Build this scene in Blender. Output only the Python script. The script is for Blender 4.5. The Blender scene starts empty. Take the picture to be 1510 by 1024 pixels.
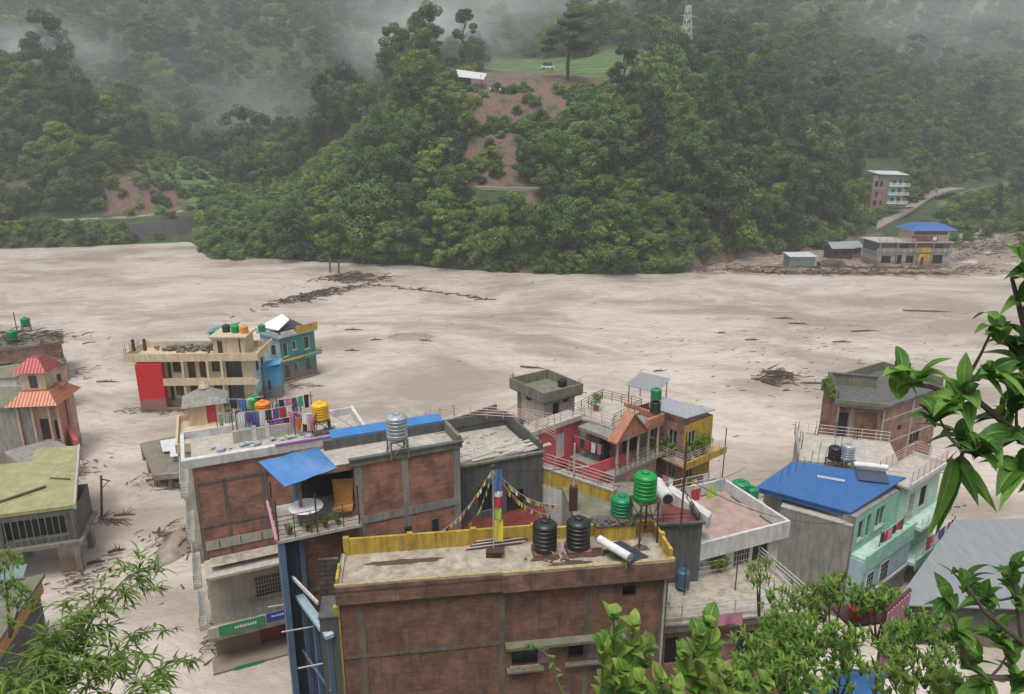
import bpy, math, random
import numpy as np
from math import sin, cos, tan, atan2, pi, radians, sqrt
from mathutils import Vector, Matrix
random.seed(7); np.random.seed(7)
SC = bpy.context.scene; COL = SC.collection
# ---------------- camera, world, sun, exposure ----------------
F = 1070.0; CX = 755.0; CY = 512.0; CH = 31.0; PITCH = radians(16.3)
cam = bpy.data.cameras.new('camera'); camo = bpy.data.objects.new('camera', cam); COL.objects.link(camo)
cam.sensor_width = 36; cam.lens = F / 1510 * 36; cam.clip_start = 0.1; cam.clip_end = 4000
camo.location = (0, 0, CH); camo.rotation_euler = (pi/2 - PITCH, 0, 0); SC.camera = camo
wd = bpy.data.worlds.new('World'); SC.world = wd; wd.use_nodes = True
wn = wd.node_tree.nodes; wl = wd.node_tree.links
bg = wn['Background']; sky = wn.new('ShaderNodeTexSky'); sky.sky_type = 'NISHITA'; sky.sun_disc = False
SUN_EL = radians(70); SUN_AZ = radians(200)
sky.sun_elevation = SUN_EL; sky.sun_rotation = SUN_AZ; sky.air_density = 1.0; sky.dust_density = 3.0; sky.ozone_density = 0.3
# overcast: the blue is washed out of the sky
hs = wn.new('ShaderNodeHueSaturation'); hs.inputs['Saturation'].default_value = 0.3
wl.new(sky.outputs[0], hs.inputs['Color']); wl.new(hs.outputs[0], bg.inputs[0]); bg.inputs[1].default_value = 0.115
sd = bpy.data.lights.new('sun', 'SUN'); sd.energy = 1.5; sd.angle = radians(25); sd.color = (1, 0.97, 0.92)
so = bpy.data.objects.new('sun', sd); COL.objects.link(so)
so.rotation_euler = (pi/2 - SUN_EL, 0, pi - SUN_AZ)
SC.view_settings.view_transform = 'Standard'; SC.view_settings.look = 'None'; SC.view_settings.exposure = 0.64; SC.view_settings.gamma = 1
SC.cycles.volume_bounces = 2; SC.cycles.max_bounces = 8; SC.cycles.transparent_max_bounces = 12

def W(px, py, z=None, Y=None):
    """point seen at photo pixel (px,py), on the level z or at the distance Y"""
    dx = (px-CX)/F; dv = -(py-CY)/F
    d = Vector((dx, cos(PITCH) + dv*sin(PITCH), -sin(PITCH) + dv*cos(PITCH)))
    t = (z-CH)/d.z if z is not None else Y/d.y
    return Vector((0, 0, CH)) + d*t
# ---------------- materials ----------------
def nt(name):
    m = bpy.data.materials.new(name); m.use_nodes = True
    n = m.node_tree; b = n.nodes['Principled BSDF']; return m, n, b
def N(n, t, **k):
    x = n.nodes.new(t)
    for a, v in k.items():
        if a.startswith('i_'): x.inputs[int(a[2:]) if a[2:].isdigit() else a[2:].replace('_', ' ')].default_value = v
        else: setattr(x, a, v)
    return x
def ramp(n, src, p0, p1, c0=(0,0,0,1), c1=(1,1,1,1)):
    r = n.nodes.new('ShaderNodeValToRGB'); r.color_ramp.elements[0].position = p0; r.color_ramp.elements[1].position = p1
    r.color_ramp.elements[0].color = c0; r.color_ramp.elements[1].color = c1
    n.links.new(src, r.inputs[0]); return r
def mixc(n, fac, a, b, mode='MIX'):
    x = n.nodes.new('ShaderNodeMix'); x.data_type = 'RGBA'; x.blend_type = mode
    for s, v in ((x.inputs[0], fac), (x.inputs[6], a), (x.inputs[7], b)):
        if hasattr(v, 'is_linked') or hasattr(v, 'links'): n.links.new(v, s)
        elif isinstance(v, (int, float)): s.default_value = v
        else: s.default_value = (v[0], v[1], v[2], 1)
    return x.outputs[2]
def noise(n, vec, scale, det=5, rough=.6, sc=None):
    t = N(n, 'ShaderNodeTexNoise'); t.inputs['Scale'].default_value = scale; t.inputs['Detail'].default_value = det; t.inputs['Roughness'].default_value = rough
    if sc:
        mp = N(n, 'ShaderNodeMapping'); mp.inputs['Scale'].default_value = sc; n.links.new(vec, mp.inputs[0]); vec = mp.outputs[0]
    n.links.new(vec, t.inputs[0]); return t.outputs[0]
def bump(n, b, h, st=.3, dist=.02):
    x = N(n, 'ShaderNodeBump'); x.inputs['Strength'].default_value = st; x.inputs['Distance'].default_value = dist
    n.links.new(h, x.inputs['Height']); n.links.new(x.outputs[0], b.inputs['Normal'])
def tide(n, tc, c):
    """mud left by the flood on the lowest metre and a half of every wall"""
    p = N(n, 'ShaderNodeNewGeometry').outputs['Position']; sp = N(n, 'ShaderNodeSeparateXYZ'); n.links.new(p, sp.inputs[0])
    k = N(n, 'ShaderNodeMath', operation='MULTIPLY'); n.links.new(noise(n, p, .8, 4), k.inputs[0]); k.inputs[1].default_value = 2.2; q = N(n, 'ShaderNodeMath', operation='SUBTRACT'); n.links.new(sp.outputs[2], q.inputs[0]); n.links.new(k.outputs[0], q.inputs[1])
    f = N(n, 'ShaderNodeMapRange'); n.links.new(q.outputs[0], f.inputs[0]); f.inputs[1].default_value = .1; f.inputs[2].default_value = .7; f.inputs[3].default_value = .85; f.inputs[4].default_value = 0
    return mixc(n, f.outputs[0], c, (.2, .15, .115))
def weathered(name, col, stain=.55, stcol=None, var=.25, rough=.85, moss=0, metal=0, wall=True, bs=.3):
    """paint or concrete with blotches, dirt runs and optional moss"""
    m, n, b = nt(name); tc = N(n, 'ShaderNodeTexCoord').outputs['Object']
    stcol = stcol or tuple(c*.28 for c in col)
    a = noise(n, tc, 1.3, 6, .65); c = mixc(n, ramp(n, a, .3, .75).outputs[0], tuple(x*(1-var) for x in col), tuple(min(1, x*(1+var*.6)) for x in col))
    s = noise(n, tc, 2.2, 7, .7, (1.6, 1.6, .22) if wall else (1, 1, 1))
    f = ramp(n, s, .42, .66); mm = N(n, 'ShaderNodeMath', operation='MULTIPLY'); mm.inputs[1].default_value = stain; n.links.new(f.outputs[0], mm.inputs[0])
    c = mixc(n, mm.outputs[0], c, stcol)
    if moss:
        g = noise(n, tc, .9, 8, .7); gf = ramp(n, g, .62-.25*moss, .8-.2*moss); c = mixc(n, gf.outputs[0], c, (.13, .15, .035))
    fine = noise(n, tc, 22, 4); c = mixc(n, ramp(n, fine, .35, .65).outputs[0], c, mixc(n, 1, c, (.82, .82, .82), 'MULTIPLY'))
    if wall: c = tide(n, tc, c)
    n.links.new(c, b.inputs['Base Color']); b.inputs['Metallic'].default_value = metal
    rr_ = N(n, 'ShaderNodeMapRange'); n.links.new(noise(n, tc, .7, 5, .6), rr_.inputs[0]); rr_.inputs[1].default_value = .4; rr_.inputs[2].default_value = .6; rr_.inputs[3].default_value = rough if wall else rough*.45; rr_.inputs[4].default_value = rough; n.links.new(rr_.outputs[0], b.inputs['Roughness'])
    bump(n, b, fine, bs, .03); return m
def brickmat(name, c1, c2, mortar, stain=.6, stcol=(.07, .06, .05), sc=1.0):
    m, n, b = nt(name); tc = N(n, 'ShaderNodeTexCoord').outputs['Object']
    sp = N(n, 'ShaderNodeSeparateXYZ'); n.links.new(tc, sp.inputs[0]); ad = N(n, 'ShaderNodeMath', operation='ADD')
    n.links.new(sp.outputs[0], ad.inputs[0]); n.links.new(sp.outputs[1], ad.inputs[1])
    cb = N(n, 'ShaderNodeCombineXYZ'); n.links.new(ad.outputs[0], cb.inputs[0]); n.links.new(sp.outputs[2], cb.inputs[1])
    br = N(n, 'ShaderNodeTexBrick'); n.links.new(cb.outputs[0], br.inputs[0])
    br.inputs['Color1'].default_value = (*c1, 1); br.inputs['Color2'].default_value = (*c2, 1); br.inputs['Mortar'].default_value = (*mortar, 1)
    br.inputs['Scale'].default_value = sc; br.inputs['Brick Width'].default_value = .24; br.inputs['Row Height'].default_value = .085; br.inputs['Mortar Size'].default_value = .011
    v = noise(n, cb.outputs[0], .9, 4, .6); c = mixc(n, ramp(n, v, .38, .62).outputs[0], mixc(n, 1, br.outputs[0], (1.2, 1.16, 1.12), 'MULTIPLY'), mixc(n, 1, br.outputs[0], (.66, .66, .68), 'MULTIPLY'))
    lm = noise(n, tc, .8, 9, .8, (1.2, 1.2, .7)); c = mixc(n, ramp(n, lm, .6, .68, (0,0,0,1), (.55,.55,.55,1)).outputs[0], c, (.42, .39, .36))
    e = noise(n, tc, 3.5, 6, .75, (.35, .35, 1.3)); c = mixc(n, ramp(n, e, .55, .8, (0,0,0,1), (.5,.5,.5,1)).outputs[0], c, mortar)
    cr = noise(n, cb.outputs[0], 1, 5, .75, (1.3, 6, 1)); c = mixc(n, ramp(n, cr, .4, .6).outputs[0], mixc(n, 1, c, (.84, .82, .82), 'MULTIPLY'), mixc(n, 1, c, (1.12, 1.1, 1.08), 'MULTIPLY'))
    s = noise(n, tc, 1.5, 8, .75, (1.5, 1.5, .25)); f = ramp(n, s, .5, .7, (0,0,0,1), (stain, stain, stain, 1)); c = mixc(n, f.outputs[0], c, stcol)
    c = tide(n, tc, c)
    n.links.new(c, b.inputs['Base Color']); b.inputs['Roughness'].default_value = .95
    bump(n, b, br.outputs['Fac'], -.4, .015); return m
def tin(name, col, rust=.2, pitch=14, rough=.45, metal=.3, axis=0, rc=(.16, .07, .03)):
    m, n, b = nt(name); tc = N(n, 'ShaderNodeTexCoord').outputs['Object']
    w = N(n, 'ShaderNodeTexWave'); w.wave_type = 'BANDS'; w.bands_direction = 'XY'[axis]; w.inputs['Scale'].default_value = pitch/20; n.links.new(tc, w.inputs[0])
    a = noise(n, tc, 1.1, 7, .7, (2.5, .5, 1) if axis == 0 else (.5, 2.5, 1)); c = mixc(n, ramp(n, a, .3, .8).outputs[0], tuple(x*.72 for x in col), col)
    r = noise(n, tc, 1.9, 8, .75); c = mixc(n, ramp(n, r, .62, .75, (0,0,0,1), (rust,)*3+(1,)).outputs[0], c, rc)
    n.links.new(c, b.inputs['Base Color']); b.inputs['Roughness'].default_value = rough; b.inputs['Metallic'].default_value = metal
    bump(n, b, w.outputs[1], .4, .04); return m
def simple(name, col, rough=.6, metal=0, var=.2, sc=4):
    m, n, b = nt(name); tc = N(n, 'ShaderNodeTexCoord').outputs['Object']; a = noise(n, tc, sc, 5, .6)
    n.links.new(mixc(n, ramp(n, a, .3, .7).outputs[0], tuple(x*(1-var) for x in col), col), b.inputs['Base Color'])
    b.inputs['Roughness'].default_value = rough; b.inputs['Metallic'].default_value = metal; return m
def leafmat(name, a, bcol, c3, trans=.25, rough=.55, objvar=True):
    m, n, b = nt(name); g = N(n, 'ShaderNodeNewGeometry'); oi = N(n, 'ShaderNodeObjectInfo')
    r = ramp(n, g.outputs['Random Per Island'], .15, .9, (*a, 1), (*bcol, 1)); c = r.outputs[0]
    if objvar:
        k = ramp(n, oi.outputs['Random'], 0, 1, (.55, .68, .8, 1), (1.75, 1.55, .95, 1)); c = mixc(n, 1, c, k.outputs[0], 'MULTIPLY')
        q = N(n, 'ShaderNodeTexCoord').outputs['Object']; z = noise(n, q, .35, 3); c = mixc(n, ramp(n, z, .5, .75).outputs[0], c, c3)
    else:
        c = mixc(n, ramp(n, noise(n, N(n, 'ShaderNodeTexCoord').outputs['Object'], 2.2, 3), .5, .72).outputs[0], c, c3)
    n.links.new(c, b.inputs['Base Color']); b.inputs['Roughness'].default_value = rough; b.inputs['Specular IOR Level'].default_value = .3
    if not objvar:
        at = N(n, 'ShaderNodeAttribute'); at.attribute_name = 'rib'; q = N(n, 'ShaderNodeTexCoord').outputs['Object']
        sp_ = noise(n, q, 60, 4, .7); c = mixc(n, ramp(n, sp_, .66, .72, (0,0,0,1), (.6,.6,.6,1)).outputs[0], c, (.2, .13, .04)); big = noise(n, q, 14, 3, .6); c = mixc(n, ramp(n, big, .35, .65).outputs[0], mixc(n, 1, c, (.68, .75, .7), 'MULTIPLY'), c)
        c = mixc(n, ramp(n, at.outputs['Fac'], .88, .98, (0,0,0,1), (.35,.35,.35,1)).outputs[0], c, tuple(min(1, x*1.6+.04) for x in bcol)); n.links.new(c, b.inputs['Base Color']); bump(n, b, ramp(n, at.outputs['Fac'], .6, 1).outputs[0], .5, .01)
    tr = N(n, 'ShaderNodeBsdfTranslucent'); n.links.new(c, tr.inputs[0]); mx = N(n, 'ShaderNodeMixShader'); mx.inputs[0].default_value = trans
    n.links.new(b.outputs[0], mx.inputs[1]); n.links.new(tr.outputs[0], mx.inputs[2]); n.links.new(mx.outputs[0], n.nodes['Material Output'].inputs[0]); return m
M = {}
M['brick'] = brickmat('brick', (.4, .16, .1), (.29, .12, .08), (.25, .2, .165), .6)
M['brick_dark'] = brickmat('stained_brick', (.27, .12, .08), (.19, .09, .065), (.17, .135, .115), .85, (.045, .04, .035))
M['brick_pink'] = brickmat('pale_brick', (.33, .16, .12), (.26, .13, .1), (.3, .23, .2), .4)
M['conc'] = weathered('concrete', (.32, .3, .27), .6)
M['conc_brown'] = weathered('brownish_concrete', (.2, .165, .14), .7, (.06, .05, .045))
M['conc_light'] = weathered('pale_concrete', (.5, .46, .4), .4)
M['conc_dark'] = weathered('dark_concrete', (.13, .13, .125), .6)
M['conc_moss'] = weathered('mossy_concrete', (.24, .22, .18), .6, moss=.6)
M['coping'] = weathered('worn_coping', (.5, .4, .2), .6)
M['wetroof'] = weathered('wet_roof_floor', (.5, .45, .37), .75, (.2, .16, .11), .25, .35, moss=.1, wall=False)
M['mossroof'] = weathered('moss_roof', (.37, .36, .17), .5, (.2, .18, .1), .3, .8, moss=.15, wall=False)
M['cream'] = weathered('cream_paint', (.66, .53, .36), .45, (.28, .21, .15))
M['white'] = weathered('white_paint', (.66, .65, .63), .5, (.3, .27, .24))
M['whiteclean'] = weathered('clean_white', (.82, .82, .82), .15)
M['pinkfloor'] = weathered('pinkish_roof_floor', (.4, .26, .21), .4, (.5, .47, .44), wall=False)
M['red'] = weathered('red_paint', (.55, .012, .02), .12, var=.1)
M['maroon'] = weathered('maroon_floor', (.22, .055, .045), .4, wall=False, rough=.4)
M['yellow'] = weathered('yellow_paint', (.58, .39, .05), .75, (.16, .11, .04))
M['teal'] = weathered('teal_paint', (.06, .26, .23), .3)
M['mint'] = weathered('mint_paint', (.30, .58, .44), .3, (.14, .25, .18))
M['mint_pale'] = weathered('pale_mint_paint', (.48, .66, .56), .4, (.25, .3, .25))
M['ltblue'] = weathered('light_blue_paint', (.42, .6, .66), .3)
M['sky_blue'] = weathered('bright_blue_paint', (.08, .36, .62), .3)
M['bluegrey'] = weathered('blue_grey_paint', (.12, .19, .3), .5, (.05, .06, .08))
M['navy'] = weathered('navy_board', (.035, .055, .1), .4, (.02, .02, .03))
M['pink'] = weathered('pink_paint', (.62, .12, .12), .3, (.25, .06, .06))
M['orange'] = weathered('orange_paint', (.5, .22, .13), .5)
M['peach'] = weathered('peach_paint', (.55, .36, .27), .5)
M['lilac'] = weathered('lilac_paint', (.4, .2, .36), .3)
M['bluetin'] = tin('blue_tin', (.04, .14, .37), .3, 30, .5, .1)
M['bluetarp'] = simple('blue_tarp', (.045, .19, .46), .5, 0, .25, 2)
M['greytin'] = tin('grey_tin', (.42, .44, .46), .35, 30)
M['greytin2'] = tin('weathered_tin', (.33, .35, .37), .35, 30, axis=0)
M['redtin'] = tin('red_tin', (.33, .06, .055), .4, 20)
M['orangetin'] = tin('orange_tin', (.4, .15, .08), .45, 20)
M['whitetin'] = tin('white_tin', (.75, .75, .75), .1, 20)
M['greentin'] = tin('green_grey_tin', (.22, .3, .27), .3, 20)
M['steel'] = simple('steel', (.5, .5, .5), .35, .8)
M['rail'] = simple('rail_paint', (.55, .52, .5), .5, .2)
M['railpink'] = simple('pink_rail', (.55, .36, .34), .5, .2)
M['rust'] = simple('rusty_steel', (.12, .06, .035), .9, .1, .5)
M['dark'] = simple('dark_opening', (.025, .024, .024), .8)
M['wood'] = simple('brown_wood', (.2, .09, .04), .7, 0, .4)
M['darkwood'] = simple('dark_wood', (.08, .035, .025), .7, 0, .4)
M['drift'] = simple('wet_driftwood', (.13, .09, .065), .85, 0, .5, 1.5)
M['tan'] = simple('tan_wicker', (.5, .25, .08), .7)
m, n, b = nt('window_glass'); b.inputs['Base Color'].default_value = (.03, .04, .045, 1); b.inputs['Roughness'].default_value = .12; M['glass'] = m
M['t_black'] = simple('black_plastic', (.018, .02, .02), .4, 0, .4)
M['t_green'] = simple('green_plastic', (.0, .24, .09), .4, 0, .3)
M['t_green2'] = simple('bright_green_plastic', (.0, .30, .05), .4, 0, .3)
M['t_yellow'] = simple('yellow_plastic', (.82, .46, .01), .4, 0, .2)
M['t_orange'] = simple('orange_plastic', (.78, .25, .02), .45, 0, .3)
M['t_blue'] = simple('blue_barrel_plastic', (.05, .14, .22), .5, 0, .4)
M['t_steel'] = simple('brushed_tank_steel', (.42, .47, .52), .35, .25, .4)
M['bluepaint'] = simple('sign_blue', (.03, .05, .3), .6)
M['greenpaint'] = simple('sign_green', (.03, .25, .08), .6)
M['terracotta'] = simple('terracotta', (.35, .12, .06), .8)
M['shutter'] = tin('maroon_shutter', (.24, .045, .04), .2, 40, .6, .1, 1)
M['solar'] = simple('solar_glass', (.1, .13, .2), .15, .3)
M['clothred'] = simple('cloth_red', (.5, .05, .06), .9); M['clothwhite'] = simple('cloth_white', (.75, .73, .72), .9)
M['clothpurple'] = simple('cloth_purple', (.2, .08, .3), .9); M['clothblue'] = simple('cloth_blue', (.08, .2, .45), .9)
M['clothgreen'] = simple('cloth_green', (.1, .45, .3), .9); M['clothyellow'] = simple('cloth_yellow', (.75, .6, .08), .9); M['clothlime'] = simple('cloth_lime', (.45, .6, .12), .9)
M['clothgrey'] = simple('cloth_grey', (.35, .4, .44), .9); M['clothpink'] = simple('cloth_pink', (.6, .25, .35), .9); M['clothdark'] = simple('cloth_dark', (.05, .045, .06), .9)
M['bark'] = simple('bark', (.11, .085, .065), .9, 0, .4); M['barkpale'] = simple('pale_bark', (.24, .21, .17), .9, 0, .4)
M['stem'] = simple('green_stem', (.12, .16, .05), .7, 0, .3)
M['leaf1'] = leafmat('forest_leaves', (.028, .075, .018), (.11, .19, .045), (.045, .1, .025))
M['leaf2'] = leafmat('pale_forest_leaves', (.05, .115, .018), (.17, .26, .05), (.11, .17, .04))
M['leaf3'] = leafmat('blue_green_leaves', (.018, .058, .022), (.07, .14, .045), (.045, .10, .03))
M['fern'] = leafmat('light_green_foliage', (.06, .14, .02), (.24, .34, .06), (.12, .2, .03), .35, .5, False)
M['bigleaf'] = leafmat('glossy_leaves', (.05, .14, .022), (.2, .37, .06), (.05, .13, .025), .3, .5, False)
M['young'] = leafmat('young_broad_leaves', (.08, .19, .025), (.32, .42, .08), (.18, .2, .05), .35, .45, False)
M['shrub'] = leafmat('shrub_leaves', (.06, .15, .015), (.24, .36, .05), (.08, .18, .025), .3, .5, False)
# ---------------- mesh builder ----------------
class MB:
    def __init__(s, name='part', mat='conc'): s.v = []; s.f = []; s.name = name; s.mat = mat; s.smooth = False
    def quad(s, a, b, c, d): k = len(s.v); s.v += [tuple(a), tuple(b), tuple(c), tuple(d)]; s.f.append((k, k+1, k+2, k+3)); return s
    def poly(s, pts): k = len(s.v); s.v += [tuple(p) for p in pts]; s.f.append(tuple(range(k, k+len(pts)))); return s
    def box(s, x0, y0, z0, x1, y1, z1):
        k = len(s.v); s.v += [(x, y, z) for z in (z0, z1) for (x, y) in ((x0, y0), (x1, y0), (x1, y1), (x0, y1))]
        s.f += [(k, k+3, k+2, k+1), (k+4, k+5, k+6, k+7), (k, k+1, k+5, k+4), (k+1, k+2, k+6, k+5), (k+2, k+3, k+7, k+6), (k+3, k, k+4, k+7)]; return s
    def prism(s, poly, z0, z1):
        k = len(s.v); n = len(poly); zz = (lambda z, i: z[i] if isinstance(z, (list, tuple)) else z)
        s.v += [(p[0], p[1], zz(z0, i)) for i, p in enumerate(poly)] + [(p[0], p[1], zz(z1, i)) for i, p in enumerate(poly)]
        s.f.append(tuple(range(k+n-1, k-1, -1))); s.f.append(tuple(range(k+n, k+2*n)))
        for i in range(n): j = (i+1) % n; s.f.append((k+i, k+j, k+n+j, k+n+i))
        return s
    def sheet(s, pts, th):
        """slab of four 3-D corners with thickness th downwards"""
        k = len(s.v); s.v += [tuple(p) for p in pts] + [(p[0], p[1], p[2]-th) for p in pts]; n = len(pts)
        s.f.append(tuple(range(k, k+n))); s.f.append(tuple(range(k+2*n-1, k+n-1, -1)))
        for i in range(n): j = (i+1) % n; s.f.append((k+j, k+i, k+n+i, k+n+j))
        return s
    def tube(s, pts, r, n=6, r1=None):
        pts = [Vector(p) for p in pts]; k = len(s.v); m = len(pts)
        for i, p in enumerate(pts):
            d = (pts[min(i+1, m-1)] - pts[max(i-1, 0)]).normalized(); a = d.cross(Vector((0, 0, 1)))
            if a.length < .05: a = d.cross(Vector((1, 0, 0)))
            a.normalize(); b = d.cross(a); rr = r if r1 is None else r + (r1-r)*i/(m-1)
            for j in range(n): t = 2*pi*j/n; s.v.append(tuple(p + a*(rr*cos(t)) + b*(rr*sin(t))))
        for i in range(m-1):
            for j in range(n): q = (j+1) % n; s.f.append((k+i*n+j, k+i*n+q, k+(i+1)*n+q, k+(i+1)*n+j))
        s.f.append(tuple(range(k, k+n))); s.f.append(tuple(range(k+m*n-1, k+(m-1)*n-1, -1))); return s
    def lathe(s, c, prof, n=24, axis=None):
        k = len(s.v); m = len(prof); c = Vector(c)
        for r, z in prof:
            for j in range(n):
                t = 2*pi*j/n; s.v.append((c.x+r*cos(t), c.y+r*sin(t), c.z+z))
        for i in range(m-1):
            for j in range(n): q = (j+1) % n; s.f.append((k+i*n+j, k+i*n+q, k+(i+1)*n+q, k+(i+1)*n+j))
        s.f.append(tuple(range(k+n-1, k-1, -1))); s.f.append(tuple(range(k+(m-1)*n, k+m*n))); return s
    def cloth(s, x, y, z, w, h, ang=0, bulge=.05, seed=0):
        """hanging cloth, thin and folded"""
        R = random.Random(seed); nx, nz = 8, 5; k = len(s.v); ca, sa = cos(ang), sin(ang); ph = R.random()*6
        for j in range(nz+1):
            for i in range(nx+1):
                u = (i/nx-.5)*w*(1-.12*j/nz*R.random()); o = bulge*sin(i*1.9+ph)*(.3+j/nz); s.v.append((x+u*ca-o*sa, y+u*sa+o*ca, z-h*j/nz+.03*R.random()))
        for j in range(nz):
            for i in range(nx): a = k+j*(nx+1)+i; s.f.append((a, a+1, a+nx+2, a+nx+1))
        return s
    def build(s, parent=None, name=None, smooth=None):
        me = bpy.data.meshes.new(name or s.name); me.from_pydata(s.v, [], s.f)
        mt = s.mat if not isinstance(s.mat, str) else M[s.mat]; me.materials.append(mt)
        if smooth if smooth is not None else s.smooth:
            me.polygons.foreach_set('use_smooth', [True]*len(me.polygons))
            try: me.set_sharp_from_angle(angle=radians(40))
            except Exception: pass
        o = bpy.data.objects.new(name or s.name, me); COL.objects.link(o)
        if parent: o.parent = parent
        return o
def tag(o, label=None, cat=None, group=None, kind=None):
    if label: o['label'] = label
    if cat: o['category'] = cat
    if group: o['group'] = group
    if kind: o['kind'] = kind
    return o
def npmesh(name, V, Fq, mat, n=4, smooth=False):
    me = bpy.data.meshes.new(name); nf = len(Fq)
    me.vertices.add(len(V)); me.vertices.foreach_set('co', np.asarray(V, np.float32).ravel())
    me.loops.add(nf*n); me.loops.foreach_set('vertex_index', np.asarray(Fq, np.int32).ravel())
    me.polygons.add(nf); me.polygons.foreach_set('loop_start', np.arange(nf, dtype=np.int32)*n); me.polygons.foreach_set('loop_total', np.full(nf, n, np.int32))
    if smooth: me.polygons.foreach_set('use_smooth', np.ones(nf, bool))
    me.update(calc_edges=True); me.materials.append(M[mat] if isinstance(mat, str) else mat); return me
class Thing:
    """an Empty at the base of a thing; x along its front, y into its depth"""
    def __init__(s, name, label, cat, loc=(0, 0, 0), yaw=0, group=None, tilt=(0, 0)):
        s.e = bpy.data.objects.new(name, None); COL.objects.link(s.e); s.e.location = loc; s.e.rotation_euler = (tilt[0], tilt[1], yaw)
        s.e.empty_display_size = .3; tag(s.e, label, cat, group); s.q = []; s.w = s.d = 1; s.yaw = yaw; s.loc = Vector(loc)
    def part(s, name, mat, under=None, smooth=False, label=None): m = MB(name, mat); m.smooth = smooth; s.q.append((m, under, label)); return m
    def box(s, name, mat, *c, under=None): return s.part(name, mat, under).box(*c)
    def done(s):
        built = {}
        for m, u, lab in s.q:
            if not m.f: continue
            o = m.build(built[id(u)] if u is not None else s.e); built[id(m)] = o
            if lab: o['label'] = lab
        return s.e
    def fp(s, f, u, n, z):
        return {'F': (u, -n, z), 'B': (u, s.d+n, z), 'L': (-n, u, z), 'R': (s.w+n, u, z)}[f]
    def flen(s, f): return s.w if f in 'FB' else s.d
    def slabbox(s, mb, f, u0, u1, n0, n1, z0, z1):
        a = s.fp(f, u0, n0, z0); b = s.fp(f, u1, n1, z1); mb.box(min(a[0], b[0]), min(a[1], b[1]), z0, max(a[0], b[0]), max(a[1], b[1]), z1)
    def walls(s, mat, z0, z1, holes=None, faces='FRBL', name='wall', rev=.16, mats=None):
        """walls with real openings; holes[face] = [(u0,z0,u1,z1,kind)]"""
        holes = holes or {}; wm = s.part(name, mat); allw = {}
        for f in faces:
            hs_ = holes.get(f, []); L = s.flen(f); mb = s.part(name, mats[f]) if mats and f in mats else wm
            us = sorted({0, L, *[h[0] for h in hs_], *[h[2] for h in hs_]}); zs = sorted({z0, z1, *[h[1] for h in hs_], *[h[3] for h in hs_]})
            for i in range(len(us)-1):
                for j in range(len(zs)-1):
                    cu = (us[i]+us[i+1])/2; cz = (zs[j]+zs[j+1])/2
                    if any(h[0] < cu < h[2] and h[1] < cz < h[3] for h in hs_): continue
                    mb.quad(s.fp(f, us[i], 0, zs[j]), s.fp(f, us[i+1], 0, zs[j]), s.fp(f, us[i+1], 0, zs[j+1]), s.fp(f, us[i], 0, zs[j+1]))
            for h in hs_:
                u0, a, u1, b = h[:4]
                for p, q in (((u0, a), (u1, a)), ((u1, a), (u1, b)), ((u1, b), (u0, b)), ((u0, b), (u0, a))):
                    mb.quad(s.fp(f, p[0], 0, p[1]), s.fp(f, q[0], 0, q[1]), s.fp(f, q[0], -rev, q[1]), s.fp(f, p[0], -rev, p[1]))
                k = h[4] if len(h) > 4 else 'win'; fm = h[5] if len(h) > 5 else 'darkwood'
                if k == 'open': continue
                if k in ('win', 'grille'):
                    w = s.part('window', fm); t = .06
                    s.slabbox(w, f, u0, u0+t, -rev*.8, -rev*.35, a, b); s.slabbox(w, f, u1-t, u1, -rev*.8, -rev*.35, a, b)
                    s.slabbox(w, f, u0+t, u1-t, -rev*.8, -rev*.35, a, a+t); s.slabbox(w, f, u0+t, u1-t, -rev*.8, -rev*.35, b-t, b)
                    nv = max(1, round((u1-u0)/.6))
                    for i in range(1, nv): c = u0+(u1-u0)*i/nv; s.slabbox(w, f, c-.025, c+.025, -rev*.75, -rev*.4, a+t, b-t)
                    p = s.part('pane', 'glass', under=w); s.slabbox(p, f, u0+.01, u1-.01, -rev*.98, -rev*.82, a+.01, b-.01)
                    if k == 'grille':
                        g = s.part('grille', 'rail', under=w)
                        nn = max(3, int((u1-u0)/.16))
                        for i in range(nn+1): c = u0+.03+(u1-u0-.06)*i/nn; s.slabbox(g, f, c-.012, c+.012, .01, .035, a, b)
                        for i in range(1, 5): c = a+(b-a)*i/5; s.slabbox(g, f, u0, u1, .036, .055, c-.012, c+.012)
                    sl = s.part('sill', 'conc_light', under=w); s.slabbox(sl, f, u0-.08, u1+.08, .004, .09, a-.08, a-.005)
                elif k == 'door':
                    dd = s.part('door', fm); s.slabbox(dd, f, u0+.01, u1-.01, -rev, -rev*.6, a, b-.01)
                    hd = s.part('handle', 'steel', under=dd); s.slabbox(hd, f, u1-.16, u1-.12, -rev*.58, -rev*.58+.04, (a+b)/2-.1, (a+b)/2+.05)
                elif k == 'shutter':
                    dd = s.part('shutter', 'shutter' if fm == 'darkwood' else fm); s.slabbox(dd, f, u0+.01, u1-.01, -rev, -rev*.6, a+.01, b-.01)
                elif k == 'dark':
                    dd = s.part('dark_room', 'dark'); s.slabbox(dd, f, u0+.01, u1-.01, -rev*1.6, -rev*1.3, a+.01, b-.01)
        return wm
    def slab(s, mat, z0, z1, o=.12, name='floor_slab', oF=None, oR=None, oB=None, oL=None):
        oF, oR, oB, oL = [o if v is None else v for v in (oF, oR, oB, oL)]
        return s.box(name, mat, -oL, -oF, z0, s.w+oR, s.d+oB, z1)
    def parapet(s, mat, z, h, th=.14, o=.1, faces='FRBL', name='parapet'):
        m = s.part(name, mat); x0, y0, x1, y1 = -o, -o, s.w+o, s.d+o
        if 'F' in faces: m.box(x0, y0, z, x1, y0+th, z+h)
        if 'B' in faces: m.box(x0, y1-th, z, x1, y1, z+h)
        if 'L' in faces: m.box(x0, y0+th, z, x0+th, y1-th, z+h)
        if 'R' in faces: m.box(x1-th, y0+th, z, x1, y1-th, z+h)
        return m
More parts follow.
